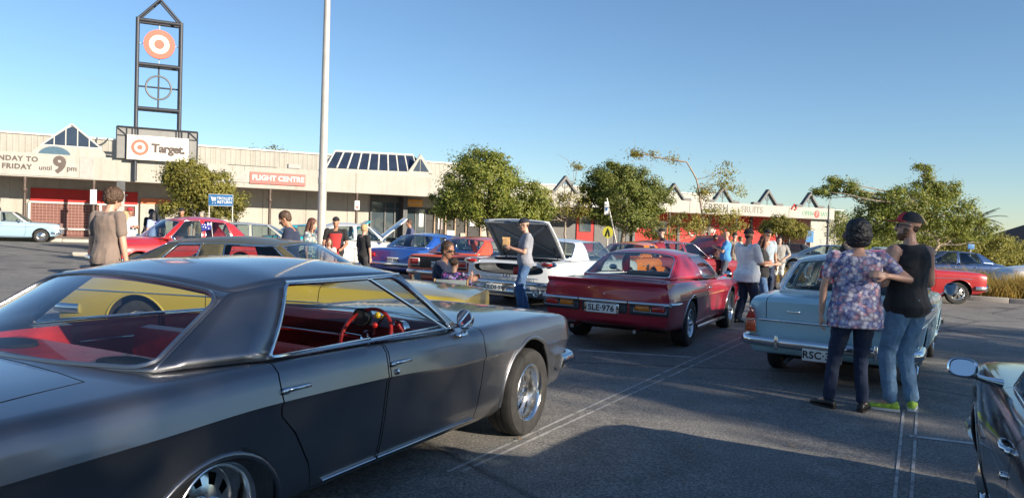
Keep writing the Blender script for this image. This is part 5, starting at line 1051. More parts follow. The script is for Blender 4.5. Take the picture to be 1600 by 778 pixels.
mb = MB(); mb.tube([(2.45, .72, .93), (2.44, .725, 1.2), (2.42, .73, 1.72)], [.005, .0035, .002], 6); mb.lathe([(.022, 0), (.014, .025), (.006, .05)], 12, 'z', (2.45, .72, .925)); mb.build('aerial', chrome, r_)
MB().tube([(2.20, y, .962) for y in np.linspace(-.7, .7, 7)], .010, 6).build('cowl_strip', chrome, r_)
bumper(r_, 3.52, .88, .48, .11, .09, .4, .07, True); bumper(r_, -1.15, .88, .46, .11, .09, .5, .06, False)
# ------------------------------------------------------------------ people
def skin_mat(name, col):
    m, nt, b = nmat(name); n = noise_node(nt, 14, 4); c = np.array(col)
    r = ramp(nt, n.outputs[0], [(.3, tuple(c*np.array((.86, .80, .78)))), (.7, tuple(np.minimum(c*1.08, 1)))]); nt.links.new(r.outputs[0], b.inputs['Base Color'])
    b.inputs['Roughness'].default_value = .5; b.inputs['Subsurface Weight'].default_value = .12; b.inputs['Subsurface Radius'].default_value = (.012, .005, .003)
    bump(nt, b, noise_node(nt, 120, 3).outputs[0], .08, .002); return m
def cloth(name, col, var=.16, rough=.9, bs=260):
    m, nt, b = nmat(name); n = noise_node(nt, 5, 4); c = np.array(col)
    r = ramp(nt, n.outputs[0], [(.3, tuple(c*(1-var))), (.7, tuple(np.minimum(c*(1+var), 1)))]); nt.links.new(r.outputs[0], b.inputs['Base Color'])
    b.inputs['Roughness'].default_value = rough; b.inputs['Sheen Weight'].default_value = .15
    n2 = noise_node(nt, 16, 3, .5); n3 = noise_node(nt, bs, 2); ad = nt.nodes.new('ShaderNodeMath'); ad.operation = 'MULTIPLY_ADD'; ad.inputs[1].default_value = .12
    nt.links.new(n3.outputs[0], ad.inputs[0]); nt.links.new(n2.outputs[0], ad.inputs[2]); bump(nt, b, ad.outputs[0], .35, .012); return m
def floral(name, cols, scale):
    m, nt, b = nmat(name); v = nt.nodes.new('ShaderNodeTexVoronoi'); v.inputs['Scale'].default_value = scale
    tc = nt.nodes.new('ShaderNodeTexCoord'); n = noise_node(nt, scale*.8, 3); mx = nt.nodes.new('ShaderNodeMix'); mx.data_type = 'VECTOR'; mx.inputs[0].default_value = .06
    nt.links.new(tc.outputs['Object'], mx.inputs[4]); nt.links.new(n.outputs['Color'], mx.inputs[5]); nt.links.new(mx.outputs[1], v.inputs['Vector'])
    sep = nt.nodes.new('ShaderNodeSeparateColor'); nt.links.new(v.outputs['Color'], sep.inputs[0])
    r = ramp(nt, sep.outputs[0], [(i/len(cols), c) for i, c in enumerate(cols)]); r.color_ramp.interpolation = 'CONSTANT'
    r2 = ramp(nt, v.outputs['Distance'], [(.0, (1.25, 1.2, 1.2)), (.42, (.95, .95, .95)), (.62, (.45, .45, .55))])
    m2 = nt.nodes.new('ShaderNodeMix'); m2.data_type = 'RGBA'; m2.blend_type = 'MULTIPLY'; m2.inputs[0].default_value = 1
    nt.links.new(r.outputs[0], m2.inputs[6]); nt.links.new(r2.outputs[0], m2.inputs[7]); nt.links.new(m2.outputs[2], b.inputs['Base Color']); b.inputs['Roughness'].default_value = .9
    bump(nt, b, noise_node(nt, 16, 3).outputs[0], .35, .012); return m
def denim(name, col):
    m, nt, b = nmat(name); n = noise_node(nt, 6, 5, .7); c = np.array(col)
    r = ramp(nt, n.outputs[0], [(.28, tuple(c*.65)), (.55, tuple(c)), (.75, tuple(np.minimum(c*1.55+.02, 1)))]); nt.links.new(r.outputs[0], b.inputs['Base Color'])
    b.inputs['Roughness'].default_value = .9; bump(nt, b, noise_node(nt, 22, 4).outputs[0], .45, .012); return m
SK = skin_mat('skin_fair', (.55, .32, .23)); SKT = skin_mat('skin_tanned', (.42, .21, .13))
hair_m = {'black': simple('hair_black', (.010, .010, .014), .5, 0, .4, 40, .6), 'brown': simple('hair_brown', (.075, .040, .022), .55, 0, .35, 40, .6), 'auburn': simple('hair_auburn', (.10, .035, .018), .5, 0, .35, 40, .6), 'blond': simple('hair_blond', (.46, .31, .15), .55, 0, .25, 40, .6), 'ginger': simple('hair_ginger', (.17, .085, .045), .6, 0, .35, 60, .6), 'grey': simple('hair_grey', (.28, .26, .24), .55, 0, .25, 40, .6)}
for _h in hair_m.values():
    _t = _h.node_tree; _b = _t.nodes['Principled BSDF']; _c = _t.nodes.new('ShaderNodeTexCoord'); _m = _t.nodes.new('ShaderNodeMapping'); _m.inputs['Scale'].default_value = (1, 1, .12); _t.links.new(_c.outputs['Object'], _m.inputs[0])
    _n = noise_node(_t, 190, 3, .6, vec=_m.outputs[0]); bump(_t, _b, _n.outputs[0], .9, .006)
eye_w = simple('eye_white', (.75, .73, .70), .3, 0, .04, 9); shoe_b = simple('black_leather', (.014, .013, .013), .4, 0, .3, 12, .1)
def capsule(mb, p0, r0, p1, r1, seg=12, fl=1.0, n=4):
    p0, p1 = Vector(p0), Vector(p1); d = p1-p0; L = d.length; t = d/L if L > 1e-6 else Vector((0, 0, 1))
    a = Vector((0, 1, 0)) if abs(t.y) < .8 else Vector((1, 0, 0)); b1 = t.cross(a).normalized(); b2 = t.cross(b1).normalized(); V = []; rings = []
    for i in range(n+1): q = math.pi/2*i/n; rings.append((p0-t*r0*math.cos(q), r0*math.sin(q)+1e-4))
    for i in range(n+1): q = math.pi/2*i/n; rings.append((p1+t*r1*math.sin(q), r1*math.cos(q)+1e-4))
    mb.loft([[c+b1*(r*math.cos(k*2*math.pi/seg))+b2*(r*math.sin(k*2*math.pi/seg)*fl) for k in range(seg)] for c, r in rings])
def fuse(mb, vx, it=3, folds=0, fs=9.0, seed=0, zs=.5, fac=.5):
    me = mb.mesh('f', 0); o = bpy.data.objects.new('f', me)
    m = o.modifiers.new('r', 'REMESH'); m.mode = 'VOXEL'; m.voxel_size = vx; m.adaptivity = 0
    if it: s = o.modifiers.new('s', 'SMOOTH'); s.iterations = it; s.factor = fac
    out = eval_mesh(o); bpy.data.meshes.remove(me)
    if folds:
        nv = len(out.vertices); co = np.empty(nv*3, np.float32); no = np.empty(nv*3, np.float32); out.vertices.foreach_get('co', co); out.vertices.foreach_get('normal', no)
        co = co.reshape(-1, 3); no = no.reshape(-1, 3); q = co*np.array((fs, fs, fs*zs))+np.array((seed*3.1, seed*1.7, 0)); nz = noise.noise
        d = np.array([1-abs(nz(p))*2.2+.5*nz((p[0]*2.3+5, p[1]*2.3+5, p[2]*2.3+5)) for p in q.tolist()])
        out.vertices.foreach_set('co', (co+no*(folds*d)[:, None]).astype(np.float32).ravel())
    out.polygons.foreach_set('use_smooth', [True]*len(out.polygons)); out.update(); return out
def ellips(mb, c, r, seg=16, M=None):
    old = mb.M; mb.M = (old or Matrix()) @ Matrix.Translation(Vector(c)) @ (M or Matrix()); mb.ball((0, 0, 0), r, seg); mb.M = old
SKIRT = [(.72, .172, .128, -.008), (.78, .172, .128, -.008)]
TORSO = [(.84, .10, .08, 0), (.88, .145, .105, -.005), (.93, .168, .122, -.01), (1.0, .160, .115, -.002), (1.09, .148, .105, .008), (1.2, .158, .112, .006), (1.3, .172, .118, 0), (1.37, .168, .108, -.008), (1.425, .135, .088, -.012), (1.46, .085, .068, -.012), (1.49, .055, .055, -.008)]
def torso(mb, Tm, g=0, wd=1, belly=0, z0=0, z1=2, hem=0, bust=0):
    rings = []
    for z, rx, ry, cy in ([q for q in SKIRT if q[0] >= z0-.03]+[(zz, max(rx, .170), max(ry, .125), cy) if zz < .93 else (zz, rx, ry, cy) for zz, rx, ry, cy in TORSO] if .5 < z0 < .82 else TORSO):
        if z < z0-.03 or z > z1: continue
        bl = belly*math.exp(-((z-1.03)/.12)**2); bu = bust*math.exp(-((z-1.27)/.07)**2)
        rx2 = rx*wd+g+(hem if z < 1.0 else hem*.5 if z < 1.12 else 0); ry2 = ry*(.5+.5*wd)+g+(hem if z < 1.0 else 0)
        rings.append([Tm @ Vector((rx2*math.copysign(abs(math.cos(a))**.85, math.cos(a)), cy+(bl+bu if math.sin(a) > 0 else bl*.15)*abs(math.sin(a))+ry2*math.sin(a), z)) for a in [2*math.pi*i/24 for i in range(24)]])
    mb.loft(rings)
def person(label, pos, face, H=1.75, top=None, bot=None, shoe=None, skin=None, hair='short', hc='brown', cap=None, pose=None, vx=.012, wd=1.0, belly=0, female=False, sleeve=.62, shorts=False, glasses=False, beard=None, top_kind='tee', hem=.012, group=None, zoff=0, seatz=None, toplen=.86, toph=None, bag=None):
    pose = pose or {}; skin = skin or SK; k = H/1.75
    root = empty('person', (pos[0], pos[1], gz(pos[0])+zoff), -face); tag(root, label, 'person', group); root.scale = (k, k, k) if False else (1, 1, 1)
    S_ = Matrix.Scale(k, 4)
    lean = pose.get('lean', 0); side = pose.get('side', 0); dz = (seatz/k+.10-.92) if seatz is not None else pose.get('drop', 0)
    Tm = S_ @ Matrix.Translation((0, 0, .92+dz)) @ Matrix.Rotation(-lean, 4, 'X') @ Matrix.Rotation(side, 4, 'Y') @ Matrix.Translation((0, 0, -.92))
    # ---- skeleton
    sh = {s: Tm @ Vector((s*.178*wd, -.008, 1.405)) for s in (1, -1)}
    arms = {}
    for s, nm in ((1, 'ra'), (-1, 'la')):
        u, f_, *pn = pose.get(nm, ((.18*s, .02, -1), (.06*s, .16, -1)))
        u = Vector(u).normalized(); f_ = Vector(f_).normalized(); el = sh[s]+u*.285*k; wr = el+f_*.25*k
        arms[s] = (sh[s], el, wr, f_, Vector(pn[0]) if pn else Vector((-s, 0, 0)))
    feet = pose.get('feet', ((.10, .0), (-.10, .0))); fdir = pose.get('fdir', (.12, -.12)); legs = {}
    for i, s in enumerate((1, -1)):
        hip = Tm @ Vector((s*.088, 0, .90)); fx, fy = feet[i]; an = Vector((fx*k, fy*k, .085*k+(pose.get('fz', (0, 0))[i])))
        d = an-hip; L = d.length; l1, l2 = .42*k, .415*k
        kn_dir = Vector((pose.get('kx', .0)*s, 1, 0)); a = max(min((l1*l1+L*L-l2*l2)/(2*l1*L), 1), -1); h = l1*math.sqrt(max(1-a*a, 0))
        dn = d.normalized(); kd = (kn_dir-dn*kn_dir.dot(dn)).normalized(); knee = hip+dn*l1*a*(1 if L < l1+l2 else L/(l1+l2))+kd*h
        if L > l1+l2: knee = hip+d*.505+kd*.01
        legs[s] = (hip, knee, an, fdir[i])
    hy, hp = pose.get('head', (0, 0)); hc_ = Tm @ Vector((0, .012, 1.50)); Hm = Matrix.Translation(hc_) @ (Tm.to_quaternion().to_matrix().to_4x4()) @ Matrix.Rotation(hy, 4, 'Z') @ Matrix.Rotation(-hp, 4, 'X') @ S_ @ Matrix.Translation((0, .015, .135))
    # ---- body: one fused surface
    mb = MB(); torso(mb, Tm, -.016 if top_kind == 'tee' else -.004, wd, belly*.8)
    capsule(mb, Tm @ Vector((0, -.012, 1.42)), .056*k, Hm @ Vector((0, -.01, -.06)), .052*k)
    for s in (1, -1):
        a0, el, wr, f_, pn = arms[s]; tw = 1 if not female else .86
        tw *= pose.get('armw', 1)
        capsule(mb, a0, (.060 if top_kind != 'tee' else .052)*k*tw, a0+(el-a0)*.45, (.050 if top_kind != 'tee' else .047)*k*tw); capsule(mb, a0+(el-a0)*.45, .050*k*tw, el, .040*k*tw); capsule(mb, el, .041*k*tw, el+(wr-el)*.35, .040*k*tw); capsule(mb, el+(wr-el)*.35, .040*k*tw, wr, .027*k*tw)
        # hand: palm, four fingers, thumb
        sd_ = f_.cross(pn).normalized(); pn = sd_.cross(f_).normalized(); c = wr+f_*.05*k; curl = pose.get('curl', {}).get(s, .5)
        for q in (-.026, -.009, .009, .026): capsule(mb, wr+sd_*q*.6*k, .015*k, wr+f_*.085*k+sd_*q*k, .0125*k, 8, n=3)
        for q, ln in ((-.028, .062), (-.0095, .075), (.0095, .080), (.028, .070)):
            b0 = wr+f_*.088*k+sd_*q*k; d1 = (f_+pn*curl*.7).normalized(); d2 = (f_+pn*curl*2.2).normalized(); m1 = b0+d1*ln*.5*k; capsule(mb, b0, .0095*k, m1, .009*k, 8, n=2); capsule(mb, m1, .009*k, m1+d2*ln*.5*k, .0075*k, 8, n=2)
        th = wr+f_*.028*k+sd_*.028*k; t1 = th+(f_*.8+sd_*.7+pn*.35).normalized()*.04*k; capsule(mb, th, .014*k, t1, .0115*k, 8, n=2); capsule(mb, t1, .0115*k, t1+(f_+sd_*.15+pn*.5).normalized()*.032*k, .009*k, 8, n=2)
        hip, kn, an, fd = legs[s]; lw = wd**.5*(1 if shorts else .80); cv = 1 if shorts or bot is None else .74
        capsule(mb, hip, .082*k*lw, kn, .050*k*cv); calf = kn+(an-kn)*.32+Vector((0, -.012*k, 0)); capsule(mb, kn, .050*k*cv, calf, .054*k*cv); capsule(mb, calf, .054*k*cv, an, .036*k)
        capsule(mb, an, .036*k, an+Vector((math.sin(fd)*.10*k, math.cos(fd)*.10*k, -.045*k)), .03*k)
    old = mb.M; mb.M = Hm
    ellips(mb, (0, -.012, .035), (.074, .094, .088), 16); ellips(mb, (0, .008, -.025), (.066, .078, .085), 16); ellips(mb, (0, .030, -.082), (.046, .050, .034), 12)
    capsule(mb, (0, .080, .008), .010, (0, .100, -.030), .014, 8); 
    for s in (1, -1): ellips(mb, (s*.073, -.010, -.015), (.009, .018, .031), 10); ellips(mb, (s*.032, .070, .022), (.024, .016, .010), 8)
    capsule(mb, (-.018, .078, -.066), .008, (.018, .078, -.066), .008, 8)
    mb.M = old
    body = link('body', fuse(mb, vx, 2), root, skin)
    hd = MB(); hd.M = Hm
    for s in (1, -1): hd.ball((s*.031, .070, .002), (.013, .012, .010), 10); hd.ball((s*.031, .080, .002), (.006, .005, .006), 8, 1)
    hd.build('eyes', [eye_w, ink], body, 60)
    # ---- hair / cap
    seed = random.random()*50
    if hair != 'bald':
        hb = MB(); hb.M = Hm
        if hair in ('short', 'curly'):
            e = .012 if hair == 'short' else .03
            if cap: e = -.008
            else: ellips(hb, (0, -.026, .048), (.072+e, .084+e, .074+e), 16)
            ellips(hb, (0, -.050, .0), (.066+e, .05+e, .062+e*.5), 12)
        elif hair == 'bob':
            ellips(hb, (0, -.028, .045), (.112, .116, .100), 16); ellips(hb, (0, -.045, -.02), (.122, .090, .090), 16); ellips(hb, (0, -.05, -.080), (.105, .066, .05), 14)
        elif hair == 'long':
            ellips(hb, (0, -.028, .045), (.088, .100, .088), 16); capsule(hb, (-.045, -.06, .0), .055, (-.055, -.075, -.22), .05); capsule(hb, (.045, -.06, .0), .055, (.055, -.075, -.22), .05); capsule(hb, (0, -.075, .0), .055, (0, -.09, -.25), .05)
            for s in (1, -1): capsule(hb, (s*.075, .01, .02), .024, (s*.088, .02, -.20), .024)
        elif hair == 'bun':
            ellips(hb, (0, -.026, .048), (.082, .094, .084), 16); ellips(hb, (0, -.13, .05), (.04, .04, .04), 12)
        link('hair', fuse(hb, max(vx*.8, .007), 1, .006 if hair != 'curly' else .013, 34 if hair != 'curly' else 40, seed, 1), body, hair_m[hc])
    if beard:
        bb = MB(); bb.M = Hm; ellips(bb, (0, .036, -.084), (.050, .050, .036), 14); ellips(bb, (0, .05, -.104), (.034, .030, .026), 12)
        for s in (1, -1): ellips(bb, (s*.058, .012, -.055), (.014, .03, .045), 10)
        link('beard', fuse(bb, max(vx*.8, .006), 1, .004, 50, seed, 1), body, hair_m[beard])
    if cap:
        cm = MB(); cm.M = Hm @ Matrix.Translation((0, -.012, .040)) @ Matrix.Rotation(R(4), 4, 'X')
        V = []; F_ = []; n_ = 24
        for i in range(7):
            q = math.pi/2*i/6
            for j in range(n_): a = 2*math.pi*j/n_; V.append(((.088)*math.cos(q)*math.cos(a)+1e-5, .108*math.cos(q)*math.sin(a), .092*math.sin(q)))
        for i in range(6):
            for j in range(n_): F_.append((i*n_+j, i*n_+(j+1) % n_, (i+1)*n_+(j+1) % n_, (i+1)*n_+j))
        cm.add(V, F_); cm.ball((0, 0, .092), (.01, .01, .006), 8)
        c_o = cm.build('cap', cap[0], body, 50)
        if len(cap) > 2:
            pf = MB(); pf.M = cm.M @ Matrix.Scale(1.02, 4); V = []; q0 = 10
            for i in range(6):
                q = R(2+62*i/5)
                for j in range(q0+1): a = R(38+104*j/q0); V.append((.088*math.cos(q)*math.cos(a), .108*math.cos(q)*math.sin(a), .092*math.sin(q)))
            pf.add(V, [(i*(q0+1)+j, i*(q0+1)+j+1, (i+1)*(q0+1)+j+1, (i+1)*(q0+1)+j) for i in range(5) for j in range(q0)]); pf.build('cap_front', cap[1], c_o, 60)
        br = MB(); br.M = cm.M; V = []
        for i in range(9):
            a = R(20+140*i/8); V += [(.086*math.cos(a), .104*math.sin(a), .004), (.088*math.cos(a), .104*math.sin(a)+.078*math.sin(R(180*i/8))**.7, .004-.016*math.sin(R(180*i/8)))]
        br.add(V, [(2*i, 2*i+1, 2*i+3, 2*i+2) for i in range(8)]); bo = br.build('cap_brim', cap[-1], c_o, 50); md = bo.modifiers.new('t', 'SOLIDIFY'); md.thickness = .006
    if glasses:
        gm = MB(); gm.M = Hm
        for s in (1, -1): gm.ball((s*.034, .086, .006), (.030, .008, .020), 14); gm.tube([(s*.062, .075, .012), (s*.082, .02, .008), (s*.080, -.03, -.002)], .004, 6)
        gm.tube([(-.01, .094, .010), (.01, .094, .010)], .004, 6); gm.build('sunglasses', blackp, body, 50)
    # ---- shirt
    if top is not None:
        tb = MB(); z0 = toplen
        torso(tb, Tm, .012 if top_kind == 'tee' else .010, wd, belly, z0-.005, 1.455 if top_kind == 'tee' else 1.38, hem, .02 if female else 0)
        rings = []
        if top_kind == 'tee':
            capsule(tb, Tm @ Vector((-.10, -.012, 1.42)), .062*k, Tm @ Vector((.10, -.012, 1.42)), .062*k)
            for s in (1, -1):
                a0, el, wr, f_, pn = arms[s]; ln = sleeve; fl_ = 1.0 if not female else .9
                capsule(tb, a0-(el-a0)*.05, .068*k*fl_*wd**.5, a0+(el-a0)*min(ln, 1), (.058 if ln < .9 else .051)*k*fl_)
                if ln > 1: capsule(tb, el, .055*k, el+(wr-el)*(ln-1), .042*k)
        else:
            tb.loft([[Tm @ Vector((rx*math.copysign(abs(math.cos(a))**.7, math.cos(a)), -.010+ry*math.copysign(abs(math.sin(a))**.7, math.sin(a)), z)) for a in [2*math.pi*i/24 for i in range(24)]] for z, rx, ry in ((1.28, .165*wd, .128), (1.36, .150*wd, .132), (1.41, .128*wd, .122), (1.445, .112*wd, .104), (1.472, .098*wd, .082))])
        link('shirt', fuse(tb, vx, 3, .0075, 8.5, seed, .45), root, top)
    # ---- trousers
    if bot is not None:
        lb = MB(); torso(lb, Tm, .010, wd, belly*.6, .83, 1.0, 0)
        for s in (1, -1):
            hip, kn, an, fd = legs[s]; lw = wd**.5; lo_ = pose.get('loose', 1.0)
            capsule(lb, hip, .096*k*lw, kn, .070*k*lo_)
            if not shorts: capsule(lb, kn, .070*k*lo_, an+(kn-an)*.5, .064*k*lo_); capsule(lb, an+(kn-an)*.5, .064*k*lo_, an+(kn-an)*.06, .058*k*lo_)
            else: capsule(lb, kn+(hip-kn)*.3, .095*k, kn+(hip-kn)*.12, .092*k)
        link('shorts' if shorts else 'trousers', fuse(lb, vx, 3, .007, 10, seed+9, .8), root, bot)
    for s in (1, -1):
        hip, kn, an, fd = legs[s]; M = Matrix.Translation((an.x, an.y, an.z-.085*k)) @ Matrix.Rotation(-fd, 4, 'Z') @ S_
        sb_ = MB(); sb_.M = M; rings = []
        for y, w_, h in ((-.075, .018, .055), (-.06, .032, .085), (-.02, .036, .095), (.05, .040, .078), (.11, .046, .060), (.165, .040, .048), (.195, .022, .036)):
            rings.append([(w_*math.cos(a), y, .012+(h-.012)*(.5+.5*math.sin(a))) for a in [2*math.pi*i/12 for i in range(12)]])
        sb_.loft(rings); sh_o = sb_.build('shoe', (shoe or (shoe_b, shoe_b))[0], root, 60)
        so = MB(); so.M = M; so.loft([[(w_, y, 0), (w_, y, .022), (-w_, y, .022), (-w_, y, 0)] for y, w_ in ((-.08, .025), (-.06, .036), (.04, .040), (.11, .048), (.17, .042), (.20, .02))]); so.build('sole', (shoe or (shoe_b, shoe_b))[1], sh_o, 30)
    return root, Hm, arms, Tm
def on(px, depth): return ((px-800)/1200*depth, depth)
T = lambda n, c: cloth('cloth_'+n, c)
navy, blackc, whitec = T('navy', (.018, .026, .06)), T('black', (.014, .014, .016)), T('white', (.74, .74, .74))
jean, jean_l, jean_d = denim('jeans_blue', (.065, .13, .26)), denim('jeans_light', (.17, .29, .43)), denim('jeans_dark', (.018, .030, .065))
capn, capb = simple('cap_navy', (.014, .018, .03), .8, 0, .2, 20, .2), simple('cap_black', (.012, .012, .013), .8, 0, .2, 20, .2); capr = simple('cap_red', (.55, .03, .04), .75, 0, .2, 20, .2)
green_sh = simple('fluoro_trainer', (.42, .62, .06), .6, 0, .5, 22, .3)
D_ = math.radians
# couple at the light blue sedan
wpos, mpos = (3.27, 7.26), (3.80, 7.34)
wf_ = floral('floral_lilac', [(.44, .42, .56), (.16, .18, .36), (.62, .58, .64), (.58, .34, .40), (.28, .30, .50), (.66, .62, .66)], 26)
person('woman with black bob in lilac floral top, hand on hip', wpos, D_(8), 1.79, wf_, jean_d, (shoe_b, shoe_b), SK, 'bob', 'black', None, dict(ra=((.95, -.30, -.75), (-.86, -.34, .12), (0, 1, -.3)), la=((-.28, .0, -1), (-.02, .10, -1)), feet=((.09, -.02), (-.19, .06)), fdir=(.5, -.6), curl={1: .5, -1: .5}, head=(-.25, .05), loose=.88), .0075, 1.20, .03, True, .55, toplen=.79, hem=.03)
person('bearded man in black singlet and red peaked cap beside the sedan', mpos, D_(-22), 1.89, blackc, jean_l, (green_sh, simple('white_sole', (.7, .7, .65), .6)), SK, 'short', 'brown', (simple('cap_black_red', (.02, .02, .025), .75, 0, .2, 20, .2), capr, capr), dict(ra=((.30, .10, -.95), (-.55, .80, .10), (0, -.5, -1)), la=((-.34, .02, -.95), (.35, .90, -.05), (0, -.5, -1)), feet=((.11, .0), (-.12, .03)), fdir=(.9, -.7), head=(.75, -.02), armw=1.10, loose=.98), .0075, 1.12, .03, glasses=True, beard='ginger', top_kind='singlet', hem=.020, toplen=.85)
# man with cap eating beside the open boot
gm_ = person('man in grey tee and navy cap holding a paper bag', (.26, 14.55), D_(-96), 1.79, T('grey_marle', (.26, .27, .31)), jean, (shoe_b, whitec), SK, 'short', 'brown', (capn, capn), dict(ra=((.10, .25, -1), (-.35, 1, .38), (-1, 0, 0)), la=((-.10, .22, -1), (.35, 1, .30), (1, 0, 0)), feet=((.09, -.05), (-.09, .06)), head=(0, .18), loose=1.12), .010, 1.05, .02, glasses=True)
pb = MB(); pb.rbox((0, 0, .10), (.15, .10, .20), .02); pb.box((0, 0, .21), (.14, .05, .05), top=(1.1, .4))
hp_ = gm_[0].matrix_basis @ ((gm_[2][1][2]+gm_[2][-1][2])/2+Vector((0, .09, -.04)))
o = pb.build('paper_bag', simple('brown_paper', (.42, .26, .12), .85, 0, .3, 14, .5), None, 30); o.location = hp_; tag(o, 'crumpled brown paper bag held by the man in grey tee', 'bag')
# seated man and child by the yellow coupe
fl2 = floral('floral_dark', [(.03, .03, .07), (.50, .10, .32), (.05, .05, .10), (.30, .16, .50), (.45, .40, .52), (.03, .03, .07)], 30)
person('seated man in navy polo and sunglasses behind the yellow coupe', (-1.02, 10.95), D_(95), 1.78, navy, jean_d, None, SKT, 'short', 'brown', None, dict(ra=((.1, .45, -.8), (-.1, .9, .25)), la=((-.1, .45, -.8), (.1, .9, .3)), feet=((.15, .45), (-.15, .45)), lean=.10, head=(-.5, .12)), .010, 1.08, .04, glasses=True, seatz=.42)
person('small child in dark floral top sitting by the seated man', (-.78, 10.45), D_(5), 1.22, fl2, jean_d, None, SK, 'bun', 'brown', None, dict(ra=((.3, .5, -.7), (.1, .5, .7)), la=((-.2, .3, -.9), (0, .9, .2)), feet=((.10, .40), (-.10, .40)), head=(-.3, 0)), .009, 1.05, .02, True, 1.4, seatz=.50)
# far left to centre
person('young man in taupe tee with curly hair, back turned', (-5.28, 10.0), D_(12), 1.88, T('taupe', (.20, .15, .125)), blackc, None, SK, 'curly', 'brown', None, dict(ra=((.16, .0, -1), (.10, .14, -1)), la=((-.16, 0, -1), (-.08, .14, -1)), head=(-.35, .30), lean=.04), .009, .95, 0, hem=.008, sleeve=.66, toplen=.82)
person('man in red cap and pale tee beyond the red car', on(201, 24), D_(120), 1.74, T('pale_grey', (.55, .56, .58)), whitec, None, SKT, 'short', 'grey', (capr, capr), dict(ra=((.1, .3, -1), (-.5, 1, .1)), la=((-.1, .3, -1), (.5, 1, .1))), .014, 1.1, .06)
person('fair haired woman beside the man in red cap', on(194.5, 23.4), D_(60), 1.62, whitec, jean_l, None, SK, 'long', 'blond', None, {}, .014, 1, 0, True)
person('dark haired man leaning in behind the red fifties sedan', on(229, 25), D_(100), 1.74, blackc, jean_d, None, SK, 'short', 'black', None, dict(lean=.2), .014)
person('woman in blue and white top behind the red sedan roof', on(239, 24.6), D_(-60), 1.66, T('blue_white', (.30, .36, .60)), jean_d, None, SK, 'long', 'black', None, {}, .014, 1, 0, True)
person('dark clad man behind red sedan under the small tree', on(283, 24.5), D_(170), 1.80, blackc, jean_d, None, SKT, 'short', 'black', (capb, capb), {}, .014)
person('grey haired man behind the red sedan by trolley sign', on(313, 25.5), D_(150), 1.70, T('khaki', (.24, .20, .14)), jean_d, None, SK, 'short', 'grey', None, {}, .014)
person('man in navy tee looking down near the light pole', on(456, 11.9), D_(-95), 1.72, navy, jean_d, None, SKT, 'short', 'brown', None, dict(head=(0, .42), lean=.06, ra=((.15, .2, -1), (-.1, .8, -.5)), la=((-.15, .2, -1), (.1, .8, -.5))), .010, 1.15, .05)
person('woman in green floral dress beside the light pole', on(484, 15.2), D_(95), 1.62, floral('floral_green', [(.40, .50, .44), (.10, .25, .22), (.55, .58, .50), (.12, .16, .22), (.5, .42, .3)], 24), jean_d, None, SK, 'long', 'auburn', None, dict(head=(0, .2)), .012, 1, 0, True)
rp = person('man in black cap wearing red and black top behind pole', on(524, 17.4), D_(175), 1.68, blackc, blackc, None, SKT, 'short', 'black', (capb, capb), dict(ra=((.25, .2, -1), (-.2, .7, -.3)), la=((-.25, .2, -1), (.2, .7, -.3))), .012, 1.12, .06)
pf = MB(); torso(pf, rp[3], .052, .80, .062, .87, 1.40, .0); pm2 = pf.mesh('red_panel', 60)
bm = bmesh.new(); bm.from_mesh(pm2); bmesh.ops.delete(bm, geom=[f for f in bm.faces if f.calc_center_median().y < .04 or abs(f.normal.z) > .9], context='FACES'); bm.to_mesh(pm2); bm.free(); link('red_shirt_front', pm2, rp[0], T('red_front', (.42, .03, .03)))
person('small child in pale top in front of the red shirted man', on(513.5, 16.4), D_(150), 1.22, T('pale_pink', (.60, .42, .40)), jean_l, None, SK, 'long', 'auburn', None, {}, .012, 1, 0, True)
person('blond boy in black tee beside the royal blue car', on(568, 18.0), D_(40), 1.54, blackc, T('charcoal', (.04, .04, .045)), None, SK, 'short', 'blond', None, dict(ra=((.2, .1, -1), (.05, .1, -1)), la=((-.2, .05, -1), (-.05, .15, -1))), .011, .95, 0, sleeve=.8)
person('man in dark blue tee beyond the royal blue car', on(640, 25.5), D_(-110), 1.75, T('slate_blue', (.06, .075, .15)), jean_d, None, SKT, 'short', 'brown', None, dict(head=(0, .2)), .013, 1.05, .04)
# centre to right
person('man in black cap and black tee near the raised red bonnet', on(1034, 23.5), D_(-85), 1.78, blackc, jean_d, None, SK, 'short', 'grey', (capb, capb), {}, .013, 1.12, .06, beard='grey')
person('person in dark tee beside the man in bright blue shirt', on(1117, 24.5), D_(20), 1.66, T('plum', (.07, .03, .035)), blackc, None, SKT, 'short', 'black', (capb, capb), dict(la=((-.35, .1, -.9), (-.2, .1, -1))), .013, 1.0)
person('balding man in bright blue shirt on the garden bed', on(1135, 23.6), D_(-70), 1.78, T('bright_blue', (.06, .24, .56)), T('slate_trousers', (.07, .08, .11)), None, SK, 'bald', 'grey', None, dict(ra=((.1, .4, -1), (-.3, .9, .5)), la=((-.1, .4, -1), (.3, .9, .5))), .012, 1.12, .07)
person('man in beige shirt and khaki trousers behind the blue shirted man', on(1147, 24.6), D_(30), 1.76, T('beige', (.46, .40, .31)), T('khaki_trousers', (.34, .28, .19)), None, SK, 'short', 'grey', (capb, capb), {}, .013, 1.08, .03)
person('person in black tee with white stripe near the far cars', on(1156, 30), D_(150), 1.66, blackc, blackc, None, SKT, 'short', 'black', None, dict(la=((-.4, .1, -.8), (.1, .3, -1))), .014, 1.1)
person('man in white tee and black cap between two cars', on(1168, 14.4), D_(58), 1.76, whitec, jean_d, None, SKT, 'short', 'black', (capb, capb), dict(ra=((.15, .30, -.9), (-.12, 1, .02), (-1, 0, 0)), la=((-.15, .3, -.9), (.3, .9, .0), (1, 0, 0)), feet=((.11, .1), (-.11, -.08)), loose=1.2), .010, 1.18, .10, hem=.045, sleeve=.85, toplen=.78)
